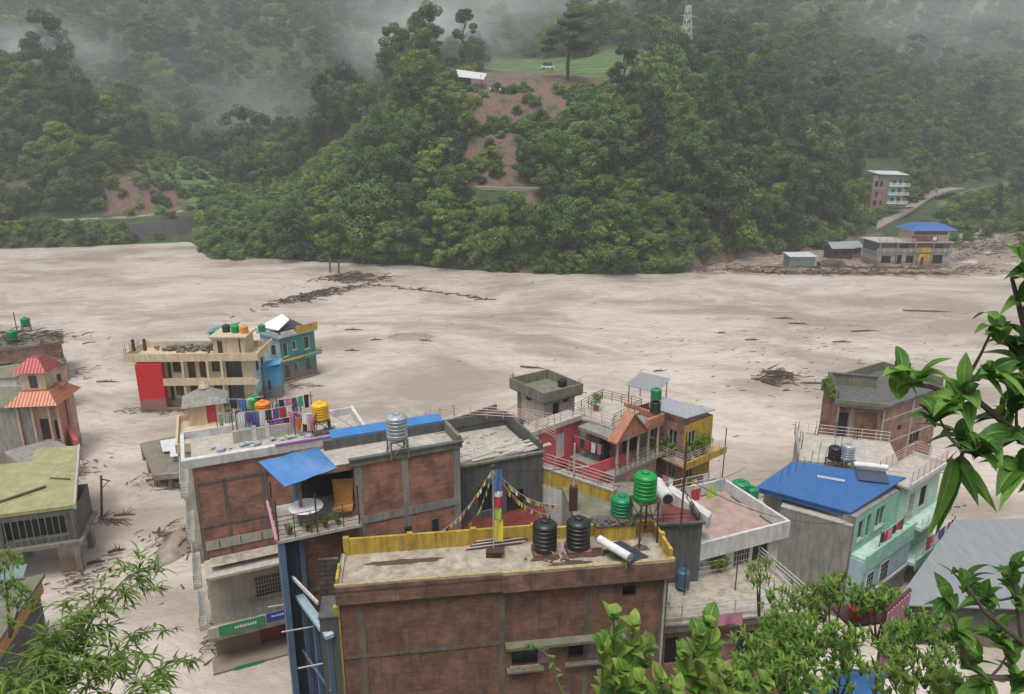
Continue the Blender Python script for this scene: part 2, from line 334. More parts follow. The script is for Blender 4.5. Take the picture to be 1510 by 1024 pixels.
    def rail(s, mat, pts, z, h=1.0, bars=3, step=1.2, r=.022, name='railing', solid=False):
        m = s.part(name, mat)
        for a, b in zip(pts[:-1], pts[1:]):
            a = Vector(a); b = Vector(b); L = (b-a).length; k = max(1, round(L/step))
            za = z if a.__len__() < 3 else 0
            A = Vector((a[0], a[1], z + (a[2] if len(a) > 2 else 0))); B = Vector((b[0], b[1], z + (b[2] if len(b) > 2 else 0)))
            for i in range(k+1): p = A.lerp(B, i/k); m.tube([p, p+Vector((0, 0, h))], r*1.2, 5)
            for i in range(bars): q = Vector((0, 0, h*(1-i/bars*.95))); m.tube([A+q, B+q], r, 5)
        return m
    def rods(s, pts, z, h=.9, mat='rust', name='rebar', seed=1):
        R = random.Random(seed); m = s.part(name, mat)
        for x, y in pts:
            for dx, dy in ((-.1, -.1), (.1, -.1), (.1, .1), (-.1, .1)):
                q = (x+dx, y+dy, z); m.tube([q, (x+dx+R.uniform(-.08, .08), y+dy+R.uniform(-.08, .08), z+h*R.uniform(.6, 1.1))], .018, 4)
        return m
    def world(s, x, y, z=0): return s.loc + Matrix.Rotation(s.yaw, 3, 'Z') @ Vector((x, y, z))
def bld(name, label, A, B, z, d, zbase=-3, cat='house', group=None, w=None):
    """building whose front top edge runs between the photo points A and B at level z"""
    a = W(*A, z=z); b = W(*B, z=z); yaw = atan2(b.y-a.y, b.x-a.x)
    t = Thing(name, label, cat, (a.x, a.y, 0), yaw, group); t.w = w or (b-a).length; t.d = d; t.zt = z; return t
def tank(px, py, z, r, h, mat, label, group='rooftop water tanks', loc=None, cat='water tank', name='water_tank'):
    p = Vector(loc) if loc is not None else W(px, py, z=z); t = Thing(name, label, cat, p, random.uniform(0, 6), group)
    b = t.part('body', mat, smooth=True); pr = [(r*.93, 0), (r, .05*h)]
    nrib = 5
    for i in range(nrib):
        z0 = h*(.08+.7*i/nrib); z1 = h*(.08+.7*(i+1)/nrib); e = (z1-z0)
        pr += [(r, z0+.1*e), (r, z0+.62*e), (r*.955, z0+.72*e), (r*.955, z0+.9*e)]
    pr += [(r, h*.8), (r*.99, h*.83), (r*.82, h*.9), (r*.5, h*.945), (r*.34, h*.95)]
    b.lathe((0, 0, 0), pr, 28)
    l = t.part('lid', mat, smooth=True); l.lathe((0, 0, h*.953), [(r*.36, 0), (r*.36, h*.05), (r*.3, h*.07), (r*.05, h*.075)], 20)
    pp = t.part('pipe', 'rail'); pp.tube([(r*1.01, 0, h*.1), (r*1.25, 0, h*.1), (r*1.25, 0, -.0)], .022, 6)
    t.done(); return p
def stand(px, py, z, r, h, label, loc=None, mat='rust'):
    p = Vector(loc) if loc is not None else W(px, py, z=z); t = Thing('tank_stand', label, 'tank stand', p, .4)
    for sx in (-1, 1):
        for sy in (-1, 1): t.part('leg', mat).tube([(sx*r, sy*r, 0), (sx*r*.92, sy*r*.92, h-.08)], .045, 6)
    t.part('platform', mat).box(-r*1.05, -r*1.05, h-.079, r*1.05, r*1.05, h-.02)
    b = t.part('brace', mat)
    for a, c in (((-1, -1), (1, -1)), ((1, -1), (1, 1)), ((1, 1), (-1, 1)), ((-1, 1), (-1, -1))):
        b.tube([(a[0]*r, a[1]*r, .1*h), (c[0]*r*.95, c[1]*r*.95, .9*h)], .022, 5); b.tube([(a[0]*r*.97, a[1]*r*.97, .5*h), (c[0]*r*.97, c[1]*r*.97, .5*h)], .022, 5)
    t.done(); return p + Vector((0, 0, h-.018))
# ---------------- river ----------------
from mathutils import noise as mn
def fbm(x, y, z=0, o=4): return mn.fractal(Vector((x, y, z)), .9, 2.1, o)
m, n, b = nt('muddy_water'); tc = N(n, 'ShaderNodeTexCoord').outputs['Object']
wv = N(n, 'ShaderNodeVectorMath', operation='ADD'); dn = N(n, 'ShaderNodeTexNoise'); dn.inputs['Scale'].default_value = .022; dn.inputs['Detail'].default_value = 3
n.links.new(tc, dn.inputs[0]); sv = N(n, 'ShaderNodeVectorMath', operation='SCALE'); sv.inputs['Scale'].default_value = 36; n.links.new(dn.outputs[1], sv.inputs[0])
n.links.new(tc, wv.inputs[0]); n.links.new(sv.outputs[0], wv.inputs[1]); wvo = wv.outputs[0]
a1 = noise(n, wvo, .05, 7, .6, (.75, 1.5, 1)); a2 = noise(n, wvo, .35, 7, .7, (.6, 1.3, 1)); a3 = noise(n, tc, 1.6, 5, .7, (.7, 1.2, 1)); a4 = noise(n, wvo, .11, 6, .65, (.6, 1.4, 1))
c = mixc(n, ramp(n, a1, .4, .58).outputs[0], (.36, .30, .25), (.62, .545, .475))
c = mixc(n, ramp(n, a2, .47, .7, (0,0,0,1), (.6,.6,.6,1)).outputs[0], c, (.38, .315, .26))
c = mixc(n, ramp(n, a4, .52, .74, (0,0,0,1), (.65,.65,.65,1)).outputs[0], c, (.74, .68, .63))
n.links.new(c, b.inputs['Base Color']); b.inputs['Roughness'].default_value = .16; b.inputs['IOR'].default_value = 1.33
a5 = noise(n, wvo, .75, 9, .8, (.8, 1.3, 1)); c = mixc(n, ramp(n, a5, .5, .6, (0,0,0,1), (.35,.35,.35,1)).outputs[0], c, (.32, .26, .215)); n.links.new(c, b.inputs['Base Color'])
ad = N(n, 'ShaderNodeMath', operation='ADD'); n.links.new(a2, ad.inputs[0]); n.links.new(a3, ad.inputs[1]); ad2 = N(n, 'ShaderNodeMath', operation='ADD'); n.links.new(ad.outputs[0], ad2.inputs[0]); n.links.new(a5, ad2.inputs[1]); fo = noise(n, wvo, 2.4, 8, .8, (.5, 1.2, 1)); fm = N(n, 'ShaderNodeMath', operation='MULTIPLY'); n.links.new(ramp(n, fo, .56, .64).outputs[0], fm.inputs[0]); n.links.new(ramp(n, a1, .5, .62).outputs[0], fm.inputs[1]); fm2 = N(n, 'ShaderNodeMath', operation='MULTIPLY'); n.links.new(fm.outputs[0], fm2.inputs[0]); fm2.inputs[1].default_value = .55; c = mixc(n, fm2.outputs[0], c, (.7, .64, .59)); n.links.new(c, b.inputs['Base Color'])
bump(n, b, ad2.outputs[0], .55, .4); M['water'] = m
ys = np.concatenate([np.linspace(6, 130, 210), np.linspace(130.8, 300, 150), np.linspace(310, 700, 12)]); xs = np.concatenate([np.linspace(-420, -92, 60), np.linspace(-90, 90, 300), np.linspace(92, 420, 60)])
V = []
for y in ys:
    for x in xs:
        s_ = min(1, 40/ max(20, abs(x)))
        h = .05*fbm(x*.13, y*.4, 1) + .11*abs(fbm(x*.6, y*1.1, 5, 4))
        V.append((x, y, h))
nx, ny = len(xs), len(ys); Fq = [(j*nx+i, j*nx+i+1, (j+1)*nx+i+1, (j+1)*nx+i) for j in range(ny-1) for i in range(nx-1)]
o = bpy.data.objects.new('river', npmesh('river', V, Fq, 'water', smooth=True)); COL.objects.link(o); o['kind'] = 'structure'
# ---------------- far hillside ----------------
# for each column of the view: (photo row, distance) along the slope from the bank upward
PROF = {
 -250: [(374,200),(368,203),(352,206),(332,214),(329,221),(230,242),(140,262),(145,300),(112,420),(20,560),(-170,800)],
 0:    [(374,202),(368,205),(350,208),(331,215),(328,222),(240,243),(130,262),(145,300),(112,430),(20,570),(-170,800)],
 100:  [(372,205),(365,208),(348,211),(328,217),(324,224),(255,238),(150,262),(165,310),(105,440),(15,580),(-170,800)],
 190:  [(366,211),(358,215),(345,218),(324,222),(320,229),(268,240),(238,264),(215,330),(110,440),(10,590),(-170,800)],
 280:  [(358,218),(350,222),(338,226),(315,232),(311,238),(290,247),(245,292),(215,360),(100,455),(10,590),(-170,800)],
 310:  [(382,187),(374,192),(350,203),(325,222),(308,236),(304,243),(290,255),
(250,295),(218,370),(100,468),(8,595),(-170,800)],
 340:  [(386,185),(378,190),(350,200),(320,218),(306,236),(303,243),(292,255),(262,300),(220,400),(100,480),(5,600),(-170,800)],
 420:  [(390,184),(380,188),(350,194),(320,203),(300,222),(285,250),(255,300),(205,400),(105,480),(5,600),(-170,800)],
 500:  [(396,178),(389,181),(350,189),(300,198),(255,213),(225,238),(225,300),(180,400),(90,510),(0,630),(-170,800)],
 600:  [(400,175),(393,178),(350,186),(290,196),(230,208),(175,222),(140,240),(140,300),(112,420),(60,520),(-170,800)],
 690:  [(406,169),(400,171),(350,178),(300,185),(279,189),(276,194),(238,203),(196,211),(190,217),(152,225),(139,229),(137,239),(116,250),(106,300),(90,420),(10,600),(-170,800)],
 790:  [(410,165),(404,167),(350,176),(300,184),(281,188),(278,193),(238,203),(196,211),(188,217),(150,225),(139,229),(137,239),(112,252),(104,300),(85,420),(0,600),(-170,800)],
 900:  [(411,164),(405,166),(350,174),(300,182),(250,192),(200,204),(152,222),(138,238),(108,265),(80,330),(45,430),(-10,600),(-170,800)],
 1000: [(410,165),(404,167),(350,175),(300,184),(250,195),(205,208),(165,225),(135,255),(110,310),(60,450),(-5,600),(-170,800)],
 1100: [(390,182),(383,186),(350,195),(300,208),(250,222),(205,240),(160,270),(120,330),(70,450),(0,600),(-170,800)],
 1200: [(378,196),(371,200),(355,207),(310,226),(260,250),(215,280),(165,330),(112,400),(55,500),(0,620),(-170,820)],
 1300: [(368,205),(362,211),(346,226),(322,244),(312,252),(280,270),(245,292),(200,335),(150,395),(100,460),(55,530),(-170,840)],
 1400: [(368,205),(362,211),(345,235),(328,250),(305,264),(292,285),(250,325),(205,375),(150,440),(100,510),(50,590),(-170,860)],
 1510: [(340,240),(330,262),(316,275),(292,298),(270,325),(235,370),(190,420),(140,480),(95,550),(40,620),(-170,880)],
 1760: [(340,240),(330,262),(316,275),(292,298),(270,325),(235,370),(190,420),(140,480),(95,550),(40,620),(-170,880)]}
NT = 160; KX = sorted(PROF)
def resample(pr):
    Y = np.array([p[1] for p in pr], float); y = np.array([p[0] for p in pr], float)
    # shared parameter: log distance between the first and last sample
    return Y, y
def column(px):
    px = min(max(px, KX[0]), KX[-1]-1e-6); k = max(i for i in range(len(KX)) if KX[i] <= px); a, b_ = KX[k], KX[k+1]; t = (px-a)/(b_-a); t = t*t*(3-2*t)*.5 + t*.5
    Ya, ya = resample(PROF[a]); Yb, yb = resample(PROF[b_]); u = np.linspace(0, 1, NT)**1.35
    G = []
    for s_ in u:
        A = Ya[0] + (Ya[-1]-Ya[0])*s_; B = Yb[0] + (Yb[-1]-Yb[0])*s_
        G.append((A*(1-t)+B*t, np.interp(A, Ya, ya)*(1-t) + np.interp(B, Yb, yb)*t))
    return G
PXS = np.linspace(-250, 1760, 402); COLS = [column(x) for x in PXS]; TP = []
for i, x in enumerate(PXS):
    r = []
    for j, (Y, y) in enumerate(COLS[i]):
        p = W(x, y, Y=Y)
        if j > 3: p.z += .9*fbm(p.x*.06, p.y*.06, 3) + .35*fbm(p.x*.3, p.y*.3, 8, 3)
        p.z = max(p.z, -1.5); r.append(p)
    TP.append(r)
TA = np.array([[tuple(p) for p in r] for r in TP])   # columns x rows x 3
def rowy(p):
    v = p - Vector((0, 0, CH)); dz = v.y*cos(PITCH) - v.z*sin(PITCH); return CX + F*v.x/dz, CY - F*(v.y*sin(PITCH)+v.z*cos(PITCH))/dz
def inpoly(x, y, P):
    c = False; j = len(P)-1
    for i in range(len(P)):
        if (P[i][1] > y) != (P[j][1] > y) and x < (P[j][0]-P[i][0])*(y-P[i][1])/(P[j][1]-P[i][1])+P[i][0]: c = not c
        j = i
    return c
SOIL = [[(678,109),(800,107),(905,116),(880,150),(835,190),(700,192),(674,170)], [(694,198),(768,196),(774,276),(700,279),(672,250)], [(762,287),(790,287),(790,408),(766,408)],
        [(150,262),(215,250),(275,290),(265,318),(150,318)], [(0,268),(60,268),(60,310),(0,310)], [(900,118),(960,118),(960,135),(900,135)],[(1010,370),(1300,345),(1300,420),(1010,420)],[(370,150),(360,250),(335,260),(320,150)]]
MEAD = [[(160,232),(300,238),(350,262),(350,306),(255,306),(215,258)], [(700,84),(800,86),(960,70),(965,116),(890,118),(790,108),(700,104)], [(1150,-60),(1560,-60),(1560,118),(1400,112),(1210,100)], [(380,20),(560,30),(560,48),(380,45)],[(1375,290),(1510,262),(1560,300),(1510,330),(1400,335)]]
me = npmesh('hillside', TA.reshape(-1, 3), [(i*NT+j, (i+1)*NT+j, (i+1)*NT+j+1, i*NT+j+1) for i in range(len(PXS)-1) for j in range(NT-1)], 'water', smooth=True)
sa = me.attributes.new('bare', 'FLOAT', 'POINT'); ma = me.attributes.new('meadow', 'FLOAT', 'POINT'); av = []; mv = []
for i, x in enumerate(PXS):
    for j, (Y, y) in enumerate(COLS[i]):
        w = 7*fbm(x*.03, Y*.05, 2); far = Y > 330
        av.append(1. if any(inpoly(x+w, y+w*.6, P) for P in SOIL) and not far else 0.); mv.append(1. if any(inpoly(x+w, y+w*.6, P) for P in MEAD) else 0.)
sa.data.foreach_set('value', av); ma.data.foreach_set('value', mv)
m, n, b = nt('hill_ground'); tc = N(n, 'ShaderNodeTexCoord').outputs['Object']
A1 = N(n, 'ShaderNodeAttribute'); A1.attribute_name = 'bare'; A2 = N(n, 'ShaderNodeAttribute'); A2.attribute_name = 'meadow'
g1 = noise(n, tc, .25, 8, .7); g2 = noise(n, tc, 1.3, 7, .75, (1, 1, .4))
c = mixc(n, ramp(n, g1, .35, .65).outputs[0], (.018, .04, .012), (.045, .085, .02))
wz = N(n, 'ShaderNodeTexWave'); wz.bands_direction = 'Z'; wz.inputs['Scale'].default_value = .16; wz.inputs['Distortion'].default_value = 2.5; wz.inputs['Detail'].default_value = 2; n.links.new(tc, wz.inputs[0])
md = mixc(n, ramp(n, g1, .35, .65).outputs[0], (.05, .11, .025), (.12, .19, .045)); md = mixc(n, ramp(n, wz.outputs[1], .0, .3).outputs[0], (.03, .055, .018), md); c = mixc(n, A2.outputs['Fac'], c, md)
sl = mixc(n, ramp(n, g2, .35, .65).outputs[0], (.10, .06, .045), (.2, .125, .095)); sl = mixc(n, ramp(n, g1, .52, .6).outputs[0], sl, (.045, .075, .02)); c = mixc(n, A1.outputs['Fac'], c, sl)
n.links.new(c, b.inputs['Base Color']); b.inputs['Roughness'].default_value = 1; bump(n, b, g2, .8, .4); me.materials.clear(); me.materials.append(m)
o = bpy.data.objects.new('hillside', me); COL.objects.link(o); o['kind'] = 'structure'
def terrain_at(px, Y):
    f = (px-PXS[0])/(PXS[1]-PXS[0]); i = int(min(max(f, 0), len(PXS)-2)); t = f-i; r = []
    for c_ in (TA[i], TA[i+1]): r.append(np.array([np.interp(Y, c_[:, 1], c_[:, 0]), Y, np.interp(Y, c_[:, 1], c_[:, 2])]))
    return r[0]*(1-t)+r[1]*t
def on_hill(px, py):
    """first terrain point met along the ray of a photo pixel, found from its row in that column"""
    f = (px-PXS[0])/(PXS[1]-PXS[0]); i = int(min(max(round(f), 0), len(PXS)-2))
    for p in TA[i]:
        if rowy(Vector(p))[1] <= py: return Vector(p)
    return Vector(TA[i][-1])
# roads laid on the slope
m = weathered('dirt_road', (.33, .28, .22), .3, wall=False); M['road'] = m
def road(name, pts, wd_, lift=.35):
    mb = MB(name, 'road'); P = [W(x, y, Y=Y) + Vector((0, 0, lift)) for x, y, Y in pts]; Q = []
    for a, b_ in zip(P[:-1], P[1:]): Q += [a.lerp(b_, k/8) for k in range(8)]
    Q.append(P[-1])
    for i in range(len(Q)-1):
        d0 = (Q[min(i+1, len(Q)-1)]-Q[max(i-1, 0)]); d1 = (Q[min(i+2, len(Q)-1)]-Q[i]); 
        s0 = Vector((-d0.y, d0.x, 0)).normalized()*wd_/2; s1 = Vector((-d1.y, d1.x, 0)).normalized()*wd_/2
        mb.sheet([Q[i]-s0, Q[i+1]-s1, Q[i+1]+s1, Q[i]+s0], .8)
    o = mb.build(); o['kind'] = 'structure'; return o
road('valley_road', [(-120,330,218),(0,329,219),(100,326,221),(200,321,226),(262,314,234),(300,308,238),(352,306,240)], 5)
road('spur_road', [(640,279,192),(700,278,191.5),(790,280,190.5),(850,284,189)], 3.4, .5)
road('ghat_road', [(1190,376,203),(1240,354,219),(1285,336,236),(1330,312,254),(1360,292,272),(1385,283,283),(1412,279,291)], 6, .5)
# mud bank of the far right side
V = []; Fq = []; mx_, my_ = 150, 46
for j in range(my_):
    for i in range(mx_):
        px = 990 + 620*i/(mx_-1); tt = j/(my_-1); y0 = 410-4*sin(i*.05); y1 = 372 if px < 1200 else 372-(px-1200)*.11; p = W(px, y0+(y1-y0)*tt, z=0)
        edge = min(1, tt*6)*min(1, i/14); V.append((p.x, p.y, -.25 + edge*(.55+.5*fbm(p.x*.14, p.y*.14, 4)+.25*fbm(p.x*.6, p.y*.6, 9))))
Fq = [(j*mx_+i, j*mx_+i+1, (j+1)*mx_+i+1, (j+1)*mx_+i) for j in range(my_-1) for i in range(mx_-1)]
M['mud'] = weathered('wet_mud', (.36, .29, .235), .5, (.16, .12, .1), wall=False, rough=.5)
o = bpy.data.objects.new('mud_bank', npmesh('mud_bank', V, Fq, 'mud', smooth=True)); COL.objects.link(o); o['kind'] = 'structure'
# near slope under the camera and the ground of the town
V = []; gx, gy = 90, 60
for j in range(gy):
    for i in range(gx):
        x = -45 + 100*i/(gx-1); y = -6 + 60*j/(gy-1); t = max(0, min(1, (x-7)/8))
        zs = 28.5 - 1.45*max(0, y+1) if y > -1 else 28.5; zr = 27 - .84*y if y < 24 else 7 - .8*(y-24)
        z = max(zs*(1-t) + zr*t, -2.5) + .3*fbm(x*.3, y*.3); V.append((x, y, z))
m, n, b = nt('slope_ground'); tc = N(n, 'ShaderNodeTexCoord').outputs['Object']; g1 = noise(n, tc, .8, 8, .7)
n.links.new(mixc(n, ramp(n, g1, .4, .6).outputs[0], (.05, .045, .03), (.06, .09, .025)), b.inputs['Base Color']); b.inputs['Roughness'].default_value = 1; M['slopeg'] = m
o = bpy.data.objects.new('near_slope', npmesh('near_slope', V, [(j*gx+i, j*gx+i+1, (j+1)*gx+i+1, (j+1)*gx+i) for j in range(gy-1) for i in range(gx-1)], 'slopeg', smooth=True)); COL.objects.link(o); o['kind'] = 'structure'
# ---------------- trees ----------------
def leafcloud(cen, rad, n_, size, rng, flat=.6):
    """n small leaf quads spread over lumps; returns vertices"""
    k = len(cen); idx = rng.integers(0, k, n_); d = rng.normal(size=(n_, 3)); d /= np.linalg.norm(d, axis=1)[:, None]
    r = rad[idx]*rng.uniform(.55, 1.05, n_)**.6; P = cen[idx] + d*r[:, None]*np.array([1, 1, flat])
    u = rng.normal(size=(n_, 3)); u /= np.linalg.norm(u, axis=1)[:, None]; nn = d + .8*u + np.array([0, 0, .5]); nn /= np.linalg.norm(nn, axis=1)[:, None]
    a = np.cross(nn, rng.normal(size=(n_, 3))); a /= np.linalg.norm(a, axis=1)[:, None]; b_ = np.cross(nn, a)
    s = size*rng.uniform(.6, 1.3, n_)[:, None]; a = a*s; b_ = b_*s*.55
    return np.stack([P-a, P-b_*.9-a*.1, P+a, P+b_*.9-a*.1], 1).reshape(-1, 3)
def make_tree(kind, seed):
    rng = np.random.default_rng(seed); tr = MB('trunk', 'bark'); R = random.Random(seed)
    if kind == 'broad':      # crown near the ground, lumpy
        H = 9; nb = 34; th = rng.uniform(0, 2*pi, nb); zz = rng.uniform(.12, .98, nb); rr = 3.7*np.sqrt(np.clip(1-(zz-.42)**2/.36, .02, 1))*rng.uniform(.45, 1.05, nb)
        cen = np.stack([rr*np.cos(th), rr*np.sin(th), zz*H], 1); rad = rng.uniform(.8, 1.75, nb); V = leafcloud(cen, rad, 8500, .24, rng, .72); th_ = .22; top = .7*H
    elif kind == 'tall':     # high crown on visible trunk
        H = 14; nb = 30; th = rng.uniform(0, 2*pi, nb); zz = rng.uniform(.42, 1, nb); rr = 3.0*np.sqrt(np.clip(1-(zz-.7)**2/.1, .05, 1))*rng.uniform(.3, 1.1, nb)
        cen = np.stack([rr*np.cos(th), rr*np.sin(th), zz*H], 1); rad = rng.uniform(.6, 1.5, nb); V = leafcloud(cen, rad, 6500, .25, rng, .65); th_ = .22; top = .85*H
    elif kind == 'column':   # slender and draped with climbers
        H = 13; nb = 36; th = rng.uniform(0, 2*pi, nb); zz = rng.uniform(.05, 1, nb); rr = (1.9*(1-.55*zz)+.2*np.sin(zz*9))*rng.uniform(.3, 1.1, nb)
        cen = np.stack([rr*np.cos(th), rr*np.sin(th), zz*H], 1); rad = rng.uniform(.6, 1.25, nb); V = leafcloud(cen, rad, 7500, .22, rng, 1.15); th_ = .2; top = .85*H
    elif kind == 'layer':    # flat spreading tiers
        H = 10; nb = 40; tier = rng.integers(0, 5, nb); th = rng.uniform(0, 2*pi, nb); zz = .3+.16*tier+rng.uniform(-.02, .03, nb); zz = zz + rng.uniform(-.07, .07, nb); rr = rng.uniform(.2, 1, nb)**.6*(4.2-.55*tier)
        cen = np.stack([rr*np.cos(th), rr*np.sin(th), zz*H], 1); rad = rng.uniform(.8, 1.5, nb); V = leafcloud(cen, rad, 6000, .27, rng, .48); th_ = .2; top = .85*H
    elif kind == 'lone':     # bare straight trunk with a round top
        H = 15; nb = 20; th = rng.uniform(0, 2*pi, nb); zz = rng.uniform(.56, 1, nb); rr = 2.9*np.sqrt(np.clip(1-(zz-.76)**2/.062, .05, 1))*rng.uniform(.3, 1.05, nb)
        cen = np.stack([rr*np.cos(th), rr*np.sin(th), zz*H], 1); rad = rng.uniform(.5, 1.3, nb); V = leafcloud(cen, rad, 6000, .22, rng, .7); th_ = .24; top = .8*H
    elif kind == 'umbrella': # open irregular crown of separate pads
        H = 13; nb = 15; th = rng.uniform(0, 2*pi, nb); zz = rng.uniform(.45, 1, nb); rr = rng.uniform(.5, 1, nb)*(4.6*(1.35-zz))
        cen = np.stack([rr*np.cos(th), rr*np.sin(th), zz*H], 1); rad = rng.uniform(.9, 1.8, nb); V = leafcloud(cen, rad, 6500, .25, rng, .45); th_ = .3; top = .8*H
    elif kind == 'bush':
        H = 3.4; nb = 18; th = rng.uniform(0, 2*pi, nb); zz = rng.uniform(.05, .9, nb); rr = 2.1*np.sqrt(1-.7*zz)*rng.uniform(.2, 1.1, nb)
        cen = np.stack([rr*np.cos(th), rr*np.sin(th), zz*H], 1); rad = rng.uniform(.5, 1.1, nb); V = leafcloud(cen, rad, 2600, .22, rng, .7); th_ = .08; top = .5*H
    bend = [(R.uniform(-.3, .3)*i, R.uniform(-.3, .3)*i, top*i/4 - (1.5 if i == 0 else 0)) for i in range(5)]
    bend = [Vector(p) for p in bend]; tr.tube(bend, th_*1.5, 7, th_*.5)
    for i in range(0, nb, 2 if kind != 'bush' else 4):
        z_ = cen[i][2]*.72; k = min(3, int(z_/top*4)); base = bend[k].lerp(bend[k+1], min(1, max(0, z_/top*4-k))); q = Vector(cen[i])
        tr.tube([base, base.lerp(q, .5)+Vector((0, 0, .25)), q], th_*.42, 5, th_*.12)
    return V, tr
PROTO = {}
for kind, seeds, mat in (('broad', (1, 2, 3), 'leaf1'), ('broad2', (4, 5), 'leaf2'), ('tall', (6, 7), 'leaf1'), ('column', (8, 9, 17), 'leaf3'), ('layer', (10, 11), 'leaf2'), ('lone', (12,), 'leaf1'), ('umbrella', (14,), 'leaf3'), ('bush', (15, 16), 'leaf2')):
    for s_ in seeds:
        V, tr = make_tree(kind.replace('2', ''), s_); me = npmesh('crown', V, np.arange(len(V)).reshape(-1, 4), mat)
        t_ = tr.build(); tm = t_.data; bpy.data.objects.remove(t_); PROTO.setdefault(kind, []).append((me, tm))
def put_tree(kind, p, sc, label, group=None, cat='tree', name='tree', var=None, rz=None, sz=None):
    cm, tm = random.choice(PROTO[kind]) if var is None else PROTO[kind][var]
    e = bpy.data.objects.new(name, None); COL.objects.link(e); e.location = p; e.rotation_euler = (0, 0, random.uniform(0, 6.28) if rz is None else rz); e.scale = (sc, sc, sc*(sz or random.uniform(.85, 1.15)))
    tag(e, label, cat, group)
    c_ = bpy.data.objects.new('crown', cm); t_ = bpy.data.objects.new('trunk', tm)
    for q in (c_, t_): COL.objects.link(q); q.parent = e
    return e
ZONES = [ # name, label, group, test
 ('riverside', 'dense green tree at the far river edge below the red earth landslide spur', 'trees along the far river edge', lambda x, Y, y: Y < 212 and x > 380 and x < 1050 and y > 285),
 ('spur', 'dark bushy tree on the wooded spur around the brown landslip', 'trees on the central spur', lambda x, Y, y: Y < 262 and 430 < x < 1040),
 ('leftmound', 'dense tree on the wooded mound above the left riverside track', 'trees on the left mound', lambda x, Y, y: x < 330 and Y < 300),
 ('right', 'tall tree on the steep wooded slope above the right bank road', 'trees on the right slope', lambda x, Y, y: x >= 1040 and Y < 430),
 ('valley', 'hazy tree in the misty side valley and slopes behind the spur', 'trees in the misty valley', lambda x, Y, y: True)]
NOTREE = [[(676,112),(868,110),(850,150),(822,186),(696,188)], [(688,200),(770,198),(774,276),(680,276)], [(764,290),(786,290),(788,408),(768,408)]] + SOIL[3:6] + [[(170,232),(300,238),(350,262),(352,330),(255,330),(150,318)], [(715,86),(870,84),(880,70),(960,70),(960,120),(690,120)], 
   [(0,318),(352,300),(352,332),(330,352),(190,350),(0,340)], [(1170,392),(1240,352),(1285,330),(1335,305),(1380,278),(1510,248),(1510,262),(1400,290),(1370,318),(1305,356),(1245,382),(1190,398)],
   [(1245,375),(1280,330),(1420,320),(1420,400),(1280,400)], [(1268,300),(1262,232),(1340,232),(1345,312)], [(640,270),(850,270),(850,290),(640,290)], [(1010,378),(1200,365),(1200,420),(1010,420)],[(1350,300),(1400,330),(1510,318),(1510,420),(1350,420)],[(200,366),(190,345),(294,340),(294,390)]]
cand = []; grid = {}; rr = random.Random(21)
for _ in range(42000):
    px = rr.uniform(-120, 1640); t = rr.random(); Y = 166 + (690-166)*t**1.5; p = terrain_at(px, Y)
    i = int(min(max((px-PXS[0])/(PXS[1]-PXS[0]), 0), len(PXS)-2)); y = rowy(Vector(p))[1]
    if p[2] < .3 or y < -160: continue
    if any(inpoly(px, y, P) for P in NOTREE): continue
    if y > np.interp(px, [0,190,290,300,370,470,600,740,1005,1100,1200], [364,357,346,372,381,387,391,401,405,382,370]): continue
    if px > 1230 and y < 105 and rr.random() < .72: continue
    if any(inpoly(px, y-k_, NOTREE[q_]) for q_, ks_ in ((0, (20, 38, 54, 66)), (1, (20, 38, 54, 68)), (2, (25,)), (6, (25, 45)), (11, (20, 40)), (8, (20,)), (9, (15, 30, 45)), (7, (20, 40))) for k_ in ks_): continue
    # hidden behind nearer ground?
    col = TA[i]; near = col[(col[:, 1] < Y-6)]
    dep = (Vector(p)-Vector((0, 0, CH))).length; topy = y - 13*F/dep
    if len(near):
        mny = min(rowy(Vector(q))[1] for q in near[::4]);
        if topy > mny - 2: continue
    sp = 5.6 if Y < 215 else (6.4 if Y < 260 else (8.2 if Y < 400 else 11))
    gk = (int(p[0]//14), int(p[1]//14)); ok = True
    for a in (-1, 0, 1):
        for b_ in (-1, 0, 1):
            for q in grid.get((gk[0]+a, gk[1]+b_), ()):
                if (q[0]-p[0])**2+(q[1]-p[1])**2 < sp*sp: ok = False; break
            if not ok: break
        if not ok: break
    if not ok: continue
    grid.setdefault(gk, []).append((p[0], p[1])); cand.append((px, Y, y, p, dep))
cand.sort(key=lambda c_: c_[4]); print('trees', len(cand))
INDIV = 285; far_pts = []
